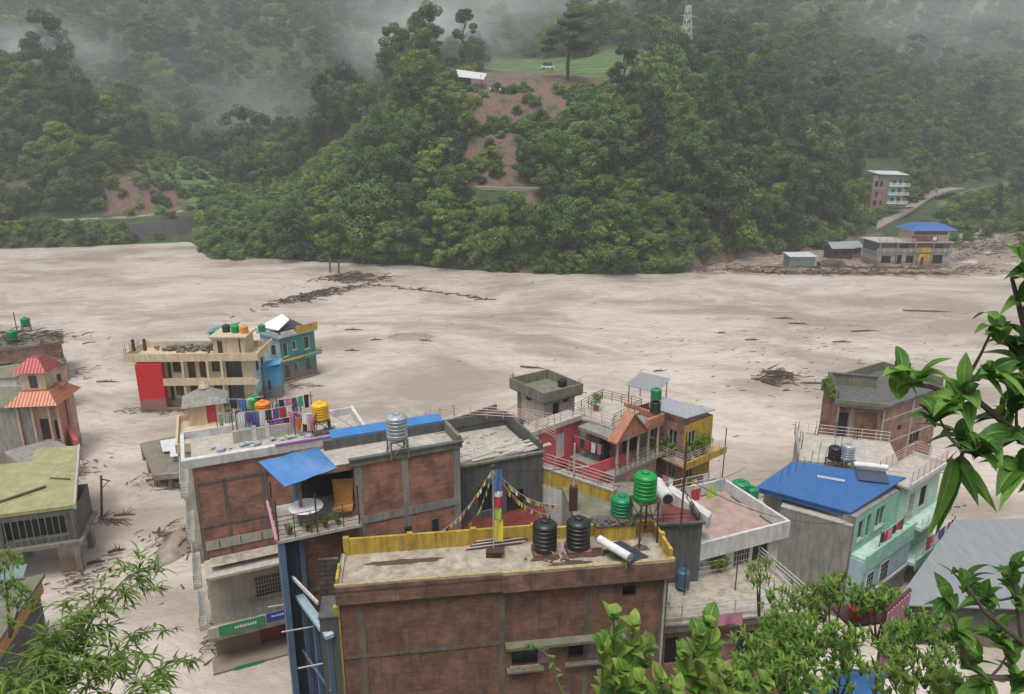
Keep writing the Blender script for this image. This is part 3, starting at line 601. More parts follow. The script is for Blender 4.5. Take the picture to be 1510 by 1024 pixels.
for k, (px, Y, y, p, dep) in enumerate(cand):
    z = next(z for z in ZONES if z[3](px, Y, y)); q = Vector(p) - Vector((0, 0, .3)); u = rr.random(); nz = fbm(px*.011, y*.014, 6, 3)
    if z[0] == 'riverside': kind = 'broad' if u < .6 else ('broad2' if u < .93 else 'layer'); sc = rr.uniform(.75, 1.15)
    elif z[0] == 'spur': kind = ('broad' if u < .4 else 'column' if u < .68 else 'tall' if u < .8 else 'broad2') if nz < .12 else ('layer' if u < .12 else 'tall' if u < .3 else 'broad2'); sc = rr.uniform(.75, 1.1)
    elif z[0] == 'leftmound': kind = 'broad' if u < .5 else ('broad2' if u < .75 else 'column'); sc = rr.uniform(.7, 1.1)
    elif z[0] == 'right': kind = 'column' if u < .35 else ('tall' if u < .7 else 'broad' if u < .85 else 'broad2'); sc = rr.uniform(.85, 1.25)
    else: kind = 'broad' if u < .45 else ('tall' if u < .7 else 'broad2'); sc = rr.uniform(1.0, 1.5)
    if 640 < px < 910 and 90 < y < 200: kind = 'bush'; sc = 1
    if Y < 178 or (Y < 216 and px < 370): kind = 'bush' if u < .35 else kind; sc *= .8
    lim = float(np.interp(px, [290, 380, 450, 520, 590, 640], [335, 288, 258, 215, 130, 80]))
    if px < 600 and px > 285 and Y < 262 and y-(15 if kind == 'tall' else 11)*F/dep*sc*1.2 < lim: kind = 'bush'; sc = 1.0
    if kind == 'bush' and px < 345 and y < 318: continue
    sc *= (1.22 if Y < 300 else 1.1)*rr.choice((.75, .9, 1, 1, 1.15, 1.35))
    if k < INDIV: put_tree(kind, q, sc, z[1], z[2])
    else: far_pts.append((q, kind, sc))
print('far', len(far_pts))
# past 300 trees: the rest is one mass
src = bpy.data.collections.new('forest_sources')
gn = bpy.data.node_groups.new('forest', 'GeometryNodeTree'); gn.interface.new_socket('Geometry', in_out='INPUT', socket_type='NodeSocketGeometry'); gn.interface.new_socket('Geometry', in_out='OUTPUT', socket_type='NodeSocketGeometry')
gi = gn.nodes.new('NodeGroupInput'); go = gn.nodes.new('NodeGroupOutput'); ci = gn.nodes.new('GeometryNodeCollectionInfo'); ci.inputs[0].default_value = src; ci.inputs[1].default_value = True; ci.inputs[2].default_value = True
ip = gn.nodes.new('GeometryNodeInstanceOnPoints'); ip.inputs['Pick Instance'].default_value = True
KS = ['broad', 'broad2', 'column', 'layer', 'tall']; names = []
for ki, k in enumerate(KS):
    for vi, (cm, tm) in enumerate(PROTO[k][:2]):
        o = bpy.data.objects.new('forest_%02d' % len(names), cm); src.objects.link(o); names.append((k, vi))
def attr(nm, ty):
    a = gn.nodes.new('GeometryNodeInputNamedAttribute'); a.data_type = ty; a.inputs[0].default_value = nm; return a
ai = attr('pick', 'INT'); asz = attr('size', 'FLOAT'); ar = attr('turn', 'FLOAT'); cx = gn.nodes.new('ShaderNodeCombineXYZ'); gn.links.new(ar.outputs[0], cx.inputs[2])
gn.links.new(gi.outputs[0], ip.inputs['Points']); gn.links.new(ci.outputs[0], ip.inputs['Instance']); gn.links.new(ai.outputs[0], ip.inputs['Instance Index']); gn.links.new(asz.outputs[0], ip.inputs['Scale']); gn.links.new(cx.outputs[0], ip.inputs['Rotation']); gn.links.new(ip.outputs[0], go.inputs[0])
me = bpy.data.meshes.new('far_forest'); me.from_pydata([tuple(q) for q, _, _ in far_pts], [], [])
for nm, ty, vals in (('pick', 'INT', [names.index((k if k in KS else 'broad', rr.randint(0, 1))) for _, k, _ in far_pts]), ('size', 'FLOAT', [s_*rr.uniform(.9, 1.15) for _, _, s_ in far_pts]), ('turn', 'FLOAT', [rr.uniform(0, 6.28) for _ in far_pts])):
    a = me.attributes.new(nm, ty, 'POINT'); a.data.foreach_set('value', vals)
o = bpy.data.objects.new('forest', me); COL.objects.link(o); md_ = o.modifiers.new('forest', 'NODES'); md_.node_group = gn
tag(o, 'distant hazy forest covering the slopes behind the spur and up the valley', 'forest', kind='stuff')
for i, (bx, by) in enumerate(((296,352),(300,360),(304,368),(309,374),(318,379),(330,382),(345,385),(288,349),(278,351),(262,353))): put_tree('bush', W(bx, by, z=.05)+Vector((0, rr.uniform(0, 2), -.3)), rr.uniform(.8, 1.3), 'low bush hanging over the water at the left foot of the spur', 'bushes at the left foot of the spur', 'bush', 'bush')
# undergrowth that closes the ground between the trees
ug = []
for _ in range(30000):
    px = rr.uniform(-60, 1570); Y = 166 + 190*rr.random()**1.3; p = terrain_at(px, Y)
    if p[2] < .25: continue
    i = int(min(max((px-PXS[0])/(PXS[1]-PXS[0]), 0), len(PXS)-2)); y = rowy(Vector(p))[1]
    if y > np.interp(px, [0,190,290,300,370,470,600,740,1005,1100,1200], [366,359,348,375,384,389,394,404,408,385,372]): continue
    below = (px < 190 and y > 335) or (px > 190 and px < 360 and y > 352) or (px > 296 and px < 360 and y > 312) or (inpoly(px, y, NOTREE[6]) and rr.random() < .05)
    if not below and any(inpoly(px, y, P) for P in NOTREE) and rr.random() > .07: continue
    if not below and any(inpoly(px, y, NOTREE[q_]) or inpoly(px, y-12, NOTREE[q_]) for q_ in (7, 8, 9, 11, 12)): continue
    gk = ('u', int(p[0]//2.7), int(p[1]//2.7))
    if gk in grid: continue
    grid[gk] = 1; ug.append((Vector(p)-Vector((0, 0, .3)), rr.uniform(.55, 1.15)))
print('undergrowth', len(ug))
src2 = bpy.data.collections.new('undergrowth_sources')
for i, (cm, tm) in enumerate(PROTO['bush']): src2.objects.link(bpy.data.objects.new('undergrowth_%02d' % i, cm))
o2 = bpy.data.objects.new('bush_dark', PROTO['bush'][0][0].copy()); o2.data.materials.clear(); o2.data.materials.append(M['leaf1']); src2.objects.link(o2)
gn2 = gn.copy(); 
for nd_ in gn2.nodes:
    if nd_.bl_idname == 'GeometryNodeCollectionInfo': nd_.inputs[0].default_value = src2
me = bpy.data.meshes.new('undergrowth'); me.from_pydata([tuple(q) for q, _ in ug], [], [])
for nm, ty, vals in (('pick', 'INT', [rr.choice((0, 1, 2, 2)) for _ in ug]), ('size', 'FLOAT', [s_ for _, s_ in ug]), ('turn', 'FLOAT', [rr.uniform(0, 6.28) for _ in ug])):
    a = me.attributes.new(nm, ty, 'POINT'); a.data.foreach_set('value', vals)
o = bpy.data.objects.new('undergrowth', me); COL.objects.link(o); md_ = o.modifiers.new('undergrowth', 'NODES'); md_.node_group = gn2
tag(o, 'low green bushes covering the ground of the far hillside between the trees', 'undergrowth', kind='stuff')
# trees one can tell apart
put_tree('lone', on_hill(688, 108), 1.5, 'lone tall tree with a bare straight trunk above the white tin shed roof', rz=1, sz=.98)
put_tree('tall', on_hill(632, 140), 1.45, 'tall pointed tree rising left of the lone bare trunked tree', rz=2, sz=1.25, var=0)
put_tree('umbrella', on_hill(840, 122), 2.0, 'open crowned tree of separate leafy pads right of the red earth terrace', rz=.6, sz=.8)
put_tree('broad', on_hill(120, 348)+Vector((0, -2, 0)), .62, 'small round green tree beside the left riverside track', var=1)
put_tree('layer', W(905, 400, z=.2), 1.7, 'pale green spreading tree leaning over the water at the right end of the spur', var=0, sz=.9)
put_tree('layer', on_hill(655, 262), 1.1, 'pale spreading tree on the left edge of the brown landslip', var=1)
put_tree('column', on_hill(1170, 372), 1.1, 'dark green rounded tree where the wooded slope meets the mud bank', var=1, sz=.85)
put_tree('tall', on_hill(390, 300), 1.0, 'slim tree with pale bare trunks at the end of the left track', var=0)
# ================= buildings =================
def cloths(name, label, p, yaw, L, items, h=1.7, cat='washing line', seed=0, group=None):
    """two posts, a line and the clothes hanging on it"""
    t = Thing(name, label, cat, p, yaw, group)
    for x in (0, L): t.part('post', 'rust').tube([(x, 0, 0), (x, 0, h+.1)], .03, 5)
    t.part('line', 'rail').tube([(0, 0, h), (L/2, 0, h-.1), (L, 0, h)], .012, 4)
    R = random.Random(seed); x = .1
    for i, mt in enumerate(items):
        w = (L-.2)/len(items); t.part('garment', mt).cloth(x+w/2, 0, h-.04-.06*sin(pi*(x+w/2)/L), w*.85, R.uniform(.6, 1.0), 0, .06, seed*31+i); x += w
    t.done()
def pot_plant(p, label, sc=1, mat='shrub', group='potted plants', seed=0, pot='terracotta'):
    t = Thing('potted_plant', label, 'potted plant', p, 0, group)
    t.part('pot', pot, smooth=True).lathe((0, 0, 0), [(.13*sc, 0), (.19*sc, .3*sc), (.21*sc, .31*sc), (.17*sc, .3*sc)], 12)
    rng = np.random.default_rng(seed); nb = 9; cen = np.stack([rng.normal(0, .2*sc, nb), rng.normal(0, .2*sc, nb), rng.uniform(.4, 1.0, nb)*sc], 1)
    V = leafcloud(cen, np.full(nb, .24*sc), 420, .07*sc, rng, .9); me = npmesh('foliage', V, np.arange(len(V)).reshape(-1, 4), mat)
    o = bpy.data.objects.new('foliage', me); COL.objects.link(o); o.parent = t.e
    t.part('stem', 'stem').tube([(0, 0, .28*sc), (.03, 0, .8*sc)], .02*sc, 5); t.done()
# --- 1 front brick house with yellow roof parapet ---
ZR = 12.6
t = bld('brick_house', 'long two tone brick house in front with yellow painted roof parapet', (498, 862), (988, 822), ZR, 2.7); w = t.w
t.slab('conc', ZR-.35, ZR-.22, .06, oF=.22, oL=.1, oR=.15)
r_ = t.part('roof_floor', 'wetroof'); r_.box(.0, .0, ZR-.218, w, t.d, ZR-.19)
k = w*.478   # where the front steps
fp = t.part('front_parapet', 'brick_dark'); fp.box(-.12, -.22, ZR-.9, k, -.02, ZR-.03); fp.box(k+.002, -.34, ZR-.9, w+.15, -.02, ZR-.03)
cp = t.part('coping', 'coping'); cp.box(-.16, -.12, ZR-.028, k-.03, .02, ZR+.015); cp.box(k-.03, -.2, ZR-.028, w+.2, .02, ZR+.015)
yp = t.part('yellow_parapet', 'yellow'); yp.box(.1, t.d-.16, ZR-.188, w*.6, t.d-.02, ZR+.62); yp.box(w*.6+.01, t.d-.16, ZR-.188, w+.1, t.d-.02, ZR+.42)
yp.box(w-.02, .03, ZR-.188, w+.13, t.d-.17, ZR+.4)
for x in (.05, w*.2, w*.4, w*.595): t.box('parapet_post', 'yellow', x, t.d-.2, ZR-.187, x+.26, t.d+.02, ZR+.7)
for y in (1.2,): t.box('parapet_post', 'yellow', w-.05, y, ZR-.187, w+.17, y+.24, ZR+.5)
t.box('parapet_post', 'yellow', -.1, .1, ZR-.187, .02, 1.3, ZR+.2)
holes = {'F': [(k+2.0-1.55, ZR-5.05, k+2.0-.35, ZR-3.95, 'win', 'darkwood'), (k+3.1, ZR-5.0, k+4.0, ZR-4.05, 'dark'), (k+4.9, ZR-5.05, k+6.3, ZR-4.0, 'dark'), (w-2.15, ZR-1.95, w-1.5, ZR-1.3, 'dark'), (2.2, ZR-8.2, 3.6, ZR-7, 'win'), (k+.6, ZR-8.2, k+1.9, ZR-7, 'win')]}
t.walls('brick_dark', -2, ZR-.9, holes, rev=.3)
for a, b_ in ((k+1.66, k+2.2), (k+4.01, k+4.6)): t.box('lilac_panel', 'lilac', a, -.012, ZR-5.05, b_, -.003, ZR-3.98)
c_ = t.part('concrete_frame', 'conc_brown')
for x in (.75, k-.15, w*.735, w-.3): c_.box(x, -.035, -2, x+.28, -.004, ZR-1.0)
c2 = t.part('beam', 'conc_brown'); c2.box(.0, -.055, ZR-1.06, w-.02, -.036, ZR-.902); c2.box(.0, -.045, ZR-3.8, k+.1, -.036, ZR-3.62); 
sh = t.part('sunshade', 'conc_moss'); sh.box(k+.13, -.5, ZR-3.85, w*.735+1.9, -.036, ZR-3.7); sh.box(k+.2, -.34, ZR-5.22, k+1.9, -.036, ZR-5.12); sh.box(k+2.9, -.3, ZR-5.2, k+4.7, -.036, ZR-5.1); sh.box(k+4.8, -.3, ZR-5.2, k+6.6, -.036, ZR-5.1)
t.box('roof_curb', 'conc_light', .02, .05, ZR-.188, .12, t.d-.3, ZR-.05)
t.part('downpipe', 'conc_light').tube([(w-.18, -.12, ZR-1.05), (w-.18, -.12, 2)], .06, 8)
# blue street side of the same house with its steel frame and sign boards
bs = t.part('blue_facade', 'bluegrey'); bs.box(-.28, .2, -2, -.004, t.d+.5, ZR-1.9); 
ye = t.part('yellow_edge', 'yellow'); ye.box(-.27, -.06, -2, -.002, .19, ZR-1.1)
t.done(); B1 = t
# left lower wing: tiled steps, sloping white and blue edge boards
P = W(468, 884, z=ZR-.6); t = Thing('stair_annex', 'narrow annex with dark tiled wall left of the front brick house', 'annex', (P.x, P.y, 0), B1.yaw); t.w = .8; t.d = 1.9
M['tiles'] = brickmat('dark_tiles', (.11, .095, .08), (.08, .07, .06), (.04, .035, .03), .3, sc=.35)
t.walls('conc_dark', -2, ZR-1.6, {}, mats={'F': 'conc_dark'}); t.slab('conc_dark', ZR-1.6, ZR-1.5, .04); t.box('tiled_wall', 'tiles', -.1, 1.5, ZR-1.499, .8, 1.65, ZR+.35)
t.done()
a = W(492, 932, z=10.3); b_ = W(438, 862, z=10.3); dv_ = b_-a; L_ = dv_.length
t = Thing('facade_frame', 'tall blue steel and board facade frame on the street side of the front brick house', 'facade frame', (a.x, a.y, 0), atan2(dv_.y, dv_.x))
pn = t.part('panel', 'navy'); pn.box(.1, .0, -1, L_-.1, .1, 10.1)
for x in (.0, L_*.36, L_*.68, L_-.15): t.part('post', 'bluegrey').box(x, .102, -1, x+.16, .3, 10.15)
t.part('top_beam', 'ltblue').box(-.15, .05, 10.16, L_+.1, .42, 10.34)
for z in (7.2, 4.4): t.part('cross_beam', 'bluegrey').box(.02, .302, z, L_-.02, .36, z+.16)
for x, z in ((L_*.9, 9.6), (L_*.5, 9.3), (.3, 8.6), (.3, 6.6)): t.part('arm', 'rail').tube([(x, .1, z), (x+.3, 1.5, z+.15)], .035, 5)
t.done()
a, b_ = W(430, 850, z=11.6), W(467, 888, z=11.6); mb = MB('trim_board', 'white'); s_ = Vector((.08, .04, 0)); mb.sheet([a, b_, b_+s_, a+s_], .16); tag(mb.build(), 'short red and white edge board above the light blue facade beam', 'board')
# --- 5 brick house behind with blue awning ---
ZB = 16.4
t = bld('brick_house', 'tall brick house with blue awning and silver tank on its roof', (437, 697), (678, 655), ZB, 2.5, cat='house'); w = t.w
t.walls('brick', 0, ZB, {'F': [(.15, ZB-2.55, 2.55, ZB-.35, 'open')], 'L': [(.3, ZB-2.5, 2.2, ZB-.4, 'open')]}, mats={'L': 'bluegrey'})
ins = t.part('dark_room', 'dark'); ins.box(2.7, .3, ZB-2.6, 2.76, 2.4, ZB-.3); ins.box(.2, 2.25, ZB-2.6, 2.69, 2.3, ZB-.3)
t.slab('conc_light', ZB-.3, ZB-.16, -.02, 'roof_floor'); t.box('room_floor', 'conc', .02, .02, ZB-2.72, w-.02, t.d-.02, ZB-2.6)
p_ = t.part('parapet', 'conc_moss'); p_.box(2.4, -.1, ZB-.16, w+.1, .06, ZB+.12); p_.box(w-.06, .062, ZB-.16, w+.1, t.d-.31, ZB+.4); 
t.box('cornice', 'conc_dark', 2.35, -.16, ZB+.122, w+.16, .1, ZB+.2)
c_ = t.part('concrete_frame', 'conc'); 
for x in (2.6, w*.62, w-.35): c_.box(x, -.03, 3, x+.32, -.004, ZB-.1)
c_.box(.0, -.045, ZB-3.25, w-.02, -.031, ZB-2.85); c_.box(0, -.045, ZB-6.3, w-.02, -.031, ZB-6.0)
for x, z in ((2.1, ZB-3.9), (w*.62, ZB-3.9), (w*.62+1.4, ZB-3.8)): t.part('drain_stain', 'dark').box(x, -.047, z-.9, x+.34, -.0455, z)
t.part('downpipe', 'conc_dark').tube([(1.75, -.1, ZB-2.9), (1.75, -.1, ZB-8)], .05, 6)
bb = t.part('back_beam', 'bluetarp'); bb.sheet([(2.0, t.d-.25, ZB+.42), (w-.1, t.d-.25, ZB+.42), (w-.1, t.d+.35, ZB+.62), (2.0, t.d+.35, ZB+.62)], .08); 
t.box('back_wall', 'conc_dark', 1.6, t.d-.3, ZB-.155, w-.1, t.d-.15, ZB+.34)
# balcony of the corner room
t.box('balcony_slab', 'conc_light', -1.15, -.95, ZB-2.85, 2.6, -.05, ZB-2.7); t.box('balcony_slab', 'conc_light', -1.15, -.048, ZB-2.85, -.05, 2.4, ZB-2.7)
bp = t.part('blue_column', 'bluegrey'); bp.box(-1.12, -.9, 0, -.86, .1, ZB-2.86); bp.box(-.22, -.4, 0, -.01, -.02, ZB-2.86); t.box('navy_panel', 'navy', -.85, -.3, 0, -.23, -.1, ZB-2.86)
t.box('red_edge', 'clothpink', -1.25, -.9, ZB-2.78, -1.152, 3.0, ZB-2.62)
t.rail('rust', [(-1.1, 3.0), (-1.1, -.9), (2.5, -.9)], ZB-2.7, 1.15, 5, .7, .018)
for x, y in ((-1.1, -.9), (.6, -.9), (2.5, -.9), (-1.1, 1.1), (-1.1, 3.0)): t.part('post', 'rust').tube([(x, y, ZB-2.7), (x, y, ZB-.75)], .04, 6)
t.done(); B5 = t
# awning lies on the posts of the corner room
A = [t.world(-1.7, 3.2, ZB+.28), t.world(-1.55, -1.5, ZB-.45), t.world(1.9, -1.35, ZB-.25), t.world(1.6, 1.9, ZB+.42)]
q = [W(381, 681, z=ZB+.3), W(420, 718, z=ZB-.25), W(497, 690, z=ZB+.25), W(468, 660, z=ZB+1.0)]
mb = MB('awning', 'bluetarp'); nn = 8
for i in range(nn):
    for j in range(nn):
        def g(u, v): 
            p = q[0].lerp(q[1], v).lerp(q[3].lerp(q[2], v), u); p.z += -.06*sin(pi*u)*sin(pi*v)+.02*sin(u*14); return p
        mb.sheet([g(i/nn, j/nn), g((i+1)/nn, j/nn), g((i+1)/nn, (j+1)/nn), g(i/nn, (j+1)/nn)], .03)
tag(mb.build(), 'bright blue plastic awning over the corner balcony of the tall brick house', 'awning')
p = t.world(1.25, -.15, ZB-2.6); th = Thing('round_table', 'white round table on the railed corner balcony under the blue awning', 'table', t.world(.3, .1, ZB-2.6), 0)
th.part('top', 'clothwhite').lathe((0, 0, .75), [(.75, 0), (.78, .03), (.75, .06)], 24); th.part('leg', 'rail').tube([(0, 0, 0), (0, 0, .75)], .05, 8); th.part('foot', 'rail').lathe((0, 0, 0), [(.3, 0), (.28, .03)], 14); th.done()
th = Thing('wicker_chair', 'tan wicker lounge chair in the dark corner opening beside the blue awning', 'chair', t.world(2.0, .2, ZB-2.6), t.yaw-.3)
th.part('seat', 'tan').box(-.45, -.4, .3, .45, .45, .42)
bk = th.part('backrest', 'tan'); bk.sheet([(-.5, .4, 1.6), (-.4, .3, .43), (.4, .3, .43), (.5, .4, 1.6)], .08)
for x in (-.4, .36):
    for y in (-.36, .36): th.part('leg', 'wood').box(x, y, 0, x+.06, y+.06, .3)
th.done()
for i, (x, y) in enumerate(((-.6, -.55), (.2, -.6), (1.0, -.6), (1.6, -.55))):
    pot_plant(t.world(x, y, ZB-2.7), 'small potted plant %s on the railed corner balcony' % ['at the left corner', 'left of the balcony centre', 'right of the balcony centre', 'nearest the tan chair'][i], .55, seed=i, group='plants on the corner balcony')
st = W(587, 672, z=ZB-.16); stand(0, 0, 0, .42, .95, 'low steel stand under the silver tank on the tall brick house', loc=st, mat='conc_moss')
tank(0, 0, 0, .5, 1.25, 't_steel', 'silver blue tank with white lid on the roof edge of the tall brick house', loc=st+Vector((0, 0, .935)))
# --- dark grey walled terrace behind, right of it ---
ZD = 14.6
t = bld('dark_house', 'low dark grey house with walled flat roof and pale railings behind the flag pole', (679, 690), (800, 668), ZD, 5.2); w = t.w
t.walls('conc_dark', 8, ZD, {'F': [(w*.55, ZD-3.2, w*.55+1, ZD-1.9, 'dark'), (w*.2, ZD-2.8, w*.2+.8, ZD-1.3, 'dark')]}); t.slab('conc_light', ZD-.5, ZD-.38, -.02, 'roof_floor')
t.parapet('conc_dark', ZD-.001, .55, .14, .06, 'BR'); t.parapet('conc_moss', ZD, .12, .2, .1, 'FL', 'cornice')
t.rail('railpink', [(-.2, t.d+.3), (w*.35, t.d+.6), (w+.3, t.d-1.5), (w+.9, .3)], ZD+.45, .7, 4, .9)
cl = t.part('fallen_slats', 'conc_light')
R = random.Random(4)
for i in range(26): x = R.uniform(.1, w-.5); y = R.uniform(.1, 1.6); cl.sheet([(x, y, ZD+.14), (x+1.3, y+R.uniform(-.1, .3), ZD+.16), (x+1.3, y+.4, ZD+.16), (x, y+.16, ZD+.14)], .03)
t.done(); BD = t
rb = MB('rubble', 'conc_light')
for i in range(40): x, y, s_ = R.uniform(.5, w-1), R.uniform(1.8, 4.4), R.uniform(.06, .2); c0 = t.world(x, y, ZD-.38); rb.box(c0.x, c0.y, c0.z, c0.x+s_, c0.y+s_*1.3, c0.z+s_*.7)
tag(rb.build(), 'pale broken rubble scattered on the walled flat roof behind the flag pole', 'rubble', kind='stuff')
# maroon terrace between
t = bld('terrace_house', 'maroon floored terrace between the yellow parapet and the dark grey wall', (560, 795), (812, 770), 11.4, 3.9); t.walls('conc_dark', 5, 11.3, {}); t.slab('maroon', 11.3, 11.42, .0, 'terrace_floor')
t.parapet('maroon', 11.42, .25, .2, -.01, 'B', 'step'); t.done()
# --- prayer flag mast and strings ---
p0 = W(728, 818, z=ZR-.19); t = Thing('flag_pole', 'tall mast with vertical blue white red green yellow flag on the front roof', 'flag pole', p0, 0)
t.part('pole', 'rail').tube([(0, 0, .1), (0, 0, 4.4)], .035, 8, .02); t.part('finial', 'darkwood').lathe((0, 0, 4.35), [(.09, 0), (.1, .12), (.03, .2)], 8)
bq = t.part('base_block', 'darkwood'); bq.box(-.35, -.3, 0, .35, .25, .28); bq.box(-.1, -.42, .281, .5, .1, .36)
zz = 4.3
for mt, hh in (('clothblue', 1.05), ('clothwhite', .3), ('clothred', .55), ('clothlime', .6), ('clothyellow', 1.1)):
    fl = t.part('flag_panel', mt); kx = 6; ks = len(fl.v)
    for j in range(5):
        for i in range(kx): fl.v.append((.05+.34*i/(kx-1)*(1.05-.12*sin(zz*3)), .05*sin(i*1.3+zz*2+j*.3), zz-hh*j/4))
    for j in range(4):
        for i in range(kx-1): a = ks+j*kx+i; fl.f.append((a, a+1, a+kx+1, a+kx))
    zz -= hh
t.done(); top = p0 + Vector((0, 0, 4.35))
def flagstring(label, a, b_, seed, n_=26):
    t = Thing('prayer_flag_string', label, 'flag string', a, 0, 'strings of small prayer flags'); d = b_-a; R = random.Random(seed)
    P_ = [d*(i/n_) + Vector((0, 0, -.5*sin(pi*i/n_))) for i in range(n_+1)]; t.part('cord', 'rail').tube(P_, .012, 4)
    ms = {c_: t.part('flags', c_) for c_ in ('clothwhite', 'clothyellow', 'clothred', 'clothdark', 'clothlime', 'tan')}
    for i in range(n_):
        m_ = ms[R.choice(list(ms))]; a_ = P_[i]; c_ = P_[i].lerp(P_[i+1], .75); h_ = Vector((R.uniform(-.05, .05), R.uniform(-.05, .05), -.2)); m_.quad(a_, c_, c_+h_, a_+h_)
    t.done()
flagstring('prayer flags from the mast down left to the brick wall', top, W(640, 790, z=ZR+.3), 1)
flagstring('prayer flags from the mast steeply down to the yellow parapet', top, W(690, 775, z=ZR+.3), 2, 20)
flagstring('upper prayer flags from the mast right to the black tanks', top, W(822, 745, z=ZR+1.9), 3)
flagstring('lower prayer flags from the mast right to the black tanks', top-Vector((0, 0, .15)), W(812, 760, z=ZR+1.3), 4)
flagstring('prayer flags hanging almost straight down beside the yellow ramp wall', W(811, 692, z=ZR+3.4), W(812, 752, z=ZR+1.5), 5, 10)
# --- black tanks, solar heater, bricks and oddments on the front roof ---
for i, (px, py, lb) in enumerate(((803, 812, 'left one of the two black tanks on the front roof'), (852, 808, 'right one of the two black tanks on the front roof'))):
    p = W(px, py+6, z=ZR-.19); u = Thing('tank_plinth', 'rough brick plinth under the %s black tank on the front roof' % ('left', 'right')[i], 'plinth', p, B1.yaw); u.part('block', 'brick_dark').box(-.55, -.5, 0, .55, .5, .3); u.done()
    tank(0, 0, 0, .56, 1.5, 't_black', lb, loc=p+Vector((0, 0, .302)))
def solar(px, py, z, yaw, L, label, sc=1):
    t = Thing('solar_water_heater', label, 'solar heater', W(px, py, z=z), yaw)
    cyl = t.part('tank', 'whiteclean', smooth=True); cyl.tube([(0, -L/2, .85*sc), (0, L/2, .85*sc)], .24*sc, 20)
    cap = t.part('cap', 't_steel', smooth=True); cap.tube([(0, -L/2-.04, .85*sc), (0, -L/2+.01, .85*sc)], .25*sc, 20)
    g = t.part('collector', 'solar'); g.sheet([(.15*sc, -L*.45, .5*sc), (1.7*sc, -L*.45, .18*sc), (1.7*sc, L*.45, .18*sc), (.15*sc, L*.45, .5*sc)], .06)
    tb = t.part('tubes', 'glass', under=g)
    for i in range(12): y = -L*.42+L*.84*i/11; tb.tube([(.16*sc, y, .515*sc), (1.68*sc, y, .2*sc)], .025*sc, 6)
    for y in (-L*.4, L*.4): t.part('leg', 'rail').tube([(0, y, 0), (0, y, .8*sc)], .025, 5); t.part('leg', 'rail').tube([(1.45*sc, y, 0), (1.45*sc, y, .1)], .025, 5)
    t.done()
solar(905, 828, ZR-.19, radians(38), 1.9, 'white solar water heater with bluish collector on the front roof', .8)
def pile(name, label, pts, mat, cat, n_=18, s_=.2, seed=3, kind='stuff', flat=.5):
    R = random.Random(seed); m_ = MB(name, mat)
    for i in range(n_):
        p = pts[0].lerp(pts[1], R.random()) + Vector((R.gauss(0, s_), R.gauss(0, s_), 0)); q = s_*R.uniform(.25, .7); z0 = p.z + .01 + R.random()*q*.5; a = R.random()*3; ca, sa = cos(a)*q, sin(a)*q
        m_.prism([(p.x+ca, p.y+sa), (p.x-sa, p.y+ca), (p.x-ca, p.y-sa), (p.x+sa, p.y-ca)], z0, [z0+q*flat*R.uniform(.6, 1.3) for _ in range(4)])
    return tag(m_.build(), label, cat, kind=kind)
def puddle(label, p, rx, ry, seed, yaw):
    R = random.Random(seed); m_ = MB('puddle', 'puddle'); m_.poly([(p.x+rx*cos(a)*k*cos(yaw)-ry*sin(a)*k*sin(yaw), p.y+rx*cos(a)*k*sin(yaw)+ry*sin(a)*k*cos(yaw), p.z) for a, k in [(2*pi*i/26, R.uniform(.65, 1)) for i in range(26)]]); o = m_.build(); tag(o, label, 'puddle')
m, n, b = nt('puddle'); b.inputs['Base Color'].default_value = (.09, .065, .045, 1); b.inputs['Roughness'].default_value = .06; M['puddle'] = m
puddle('dark rain puddle in front of the two black tanks', W(842, 833, z=ZR-.185), 1.2, .42, 1, B1.yaw)
puddle('brown puddle between the black tanks and the white solar heater', W(878, 815, z=ZR-.185), .7, .5, 2, B1.yaw)
puddle('long shallow puddle along the yellow parapet of the front roof', W(600, 828, z=ZR-.185), 2.2, .25, 3, B1.yaw)
puddle('small puddle at the right end of the front roof', W(945, 808, z=ZR-.185), .5, .35, 4, B1.yaw)
pile('brick_heap', 'loose bricks and rubble around the plinths of the black tanks', [W(785, 826, z=ZR-.19), W(845, 822, z=ZR-.19)], 'brick_dark', 'brick heap', 40, .17)
t = Thing('pipe_bundle', 'grey pipes and boards lying on the front roof beside the flag pole', 'pipes', W(690, 812, z=ZR-.18), B1.yaw)
for i in range(6): t.part('pipe', 'rail' if i % 2 else 'darkwood').tube([(-.1+.1*i, .05*i, .04+.05*i), (2.6+.15*i, .2+.09*i, .05+.05*i)], .03, 5)
t.done()
u = Thing('yellow_store', 'small yellow roof box heaped with scrap right of the black tanks', 'roof box', W(838+20, 800, z=ZR-.19), B1.yaw); u.part('box', 'yellow').box(.7, -.1, 0, 2.6, .8, .78); u.part('cover', 'conc_dark').box(.65, -.15, .782, 2.66, .85, .86); u.done()
pile('scrap_heap', 'grey scrap heaped on top of the small yellow roof box', [W(868, 772, z=ZR+.68), W(925, 770, z=ZR+.68)], 'drift', 'scrap', 26, .2)
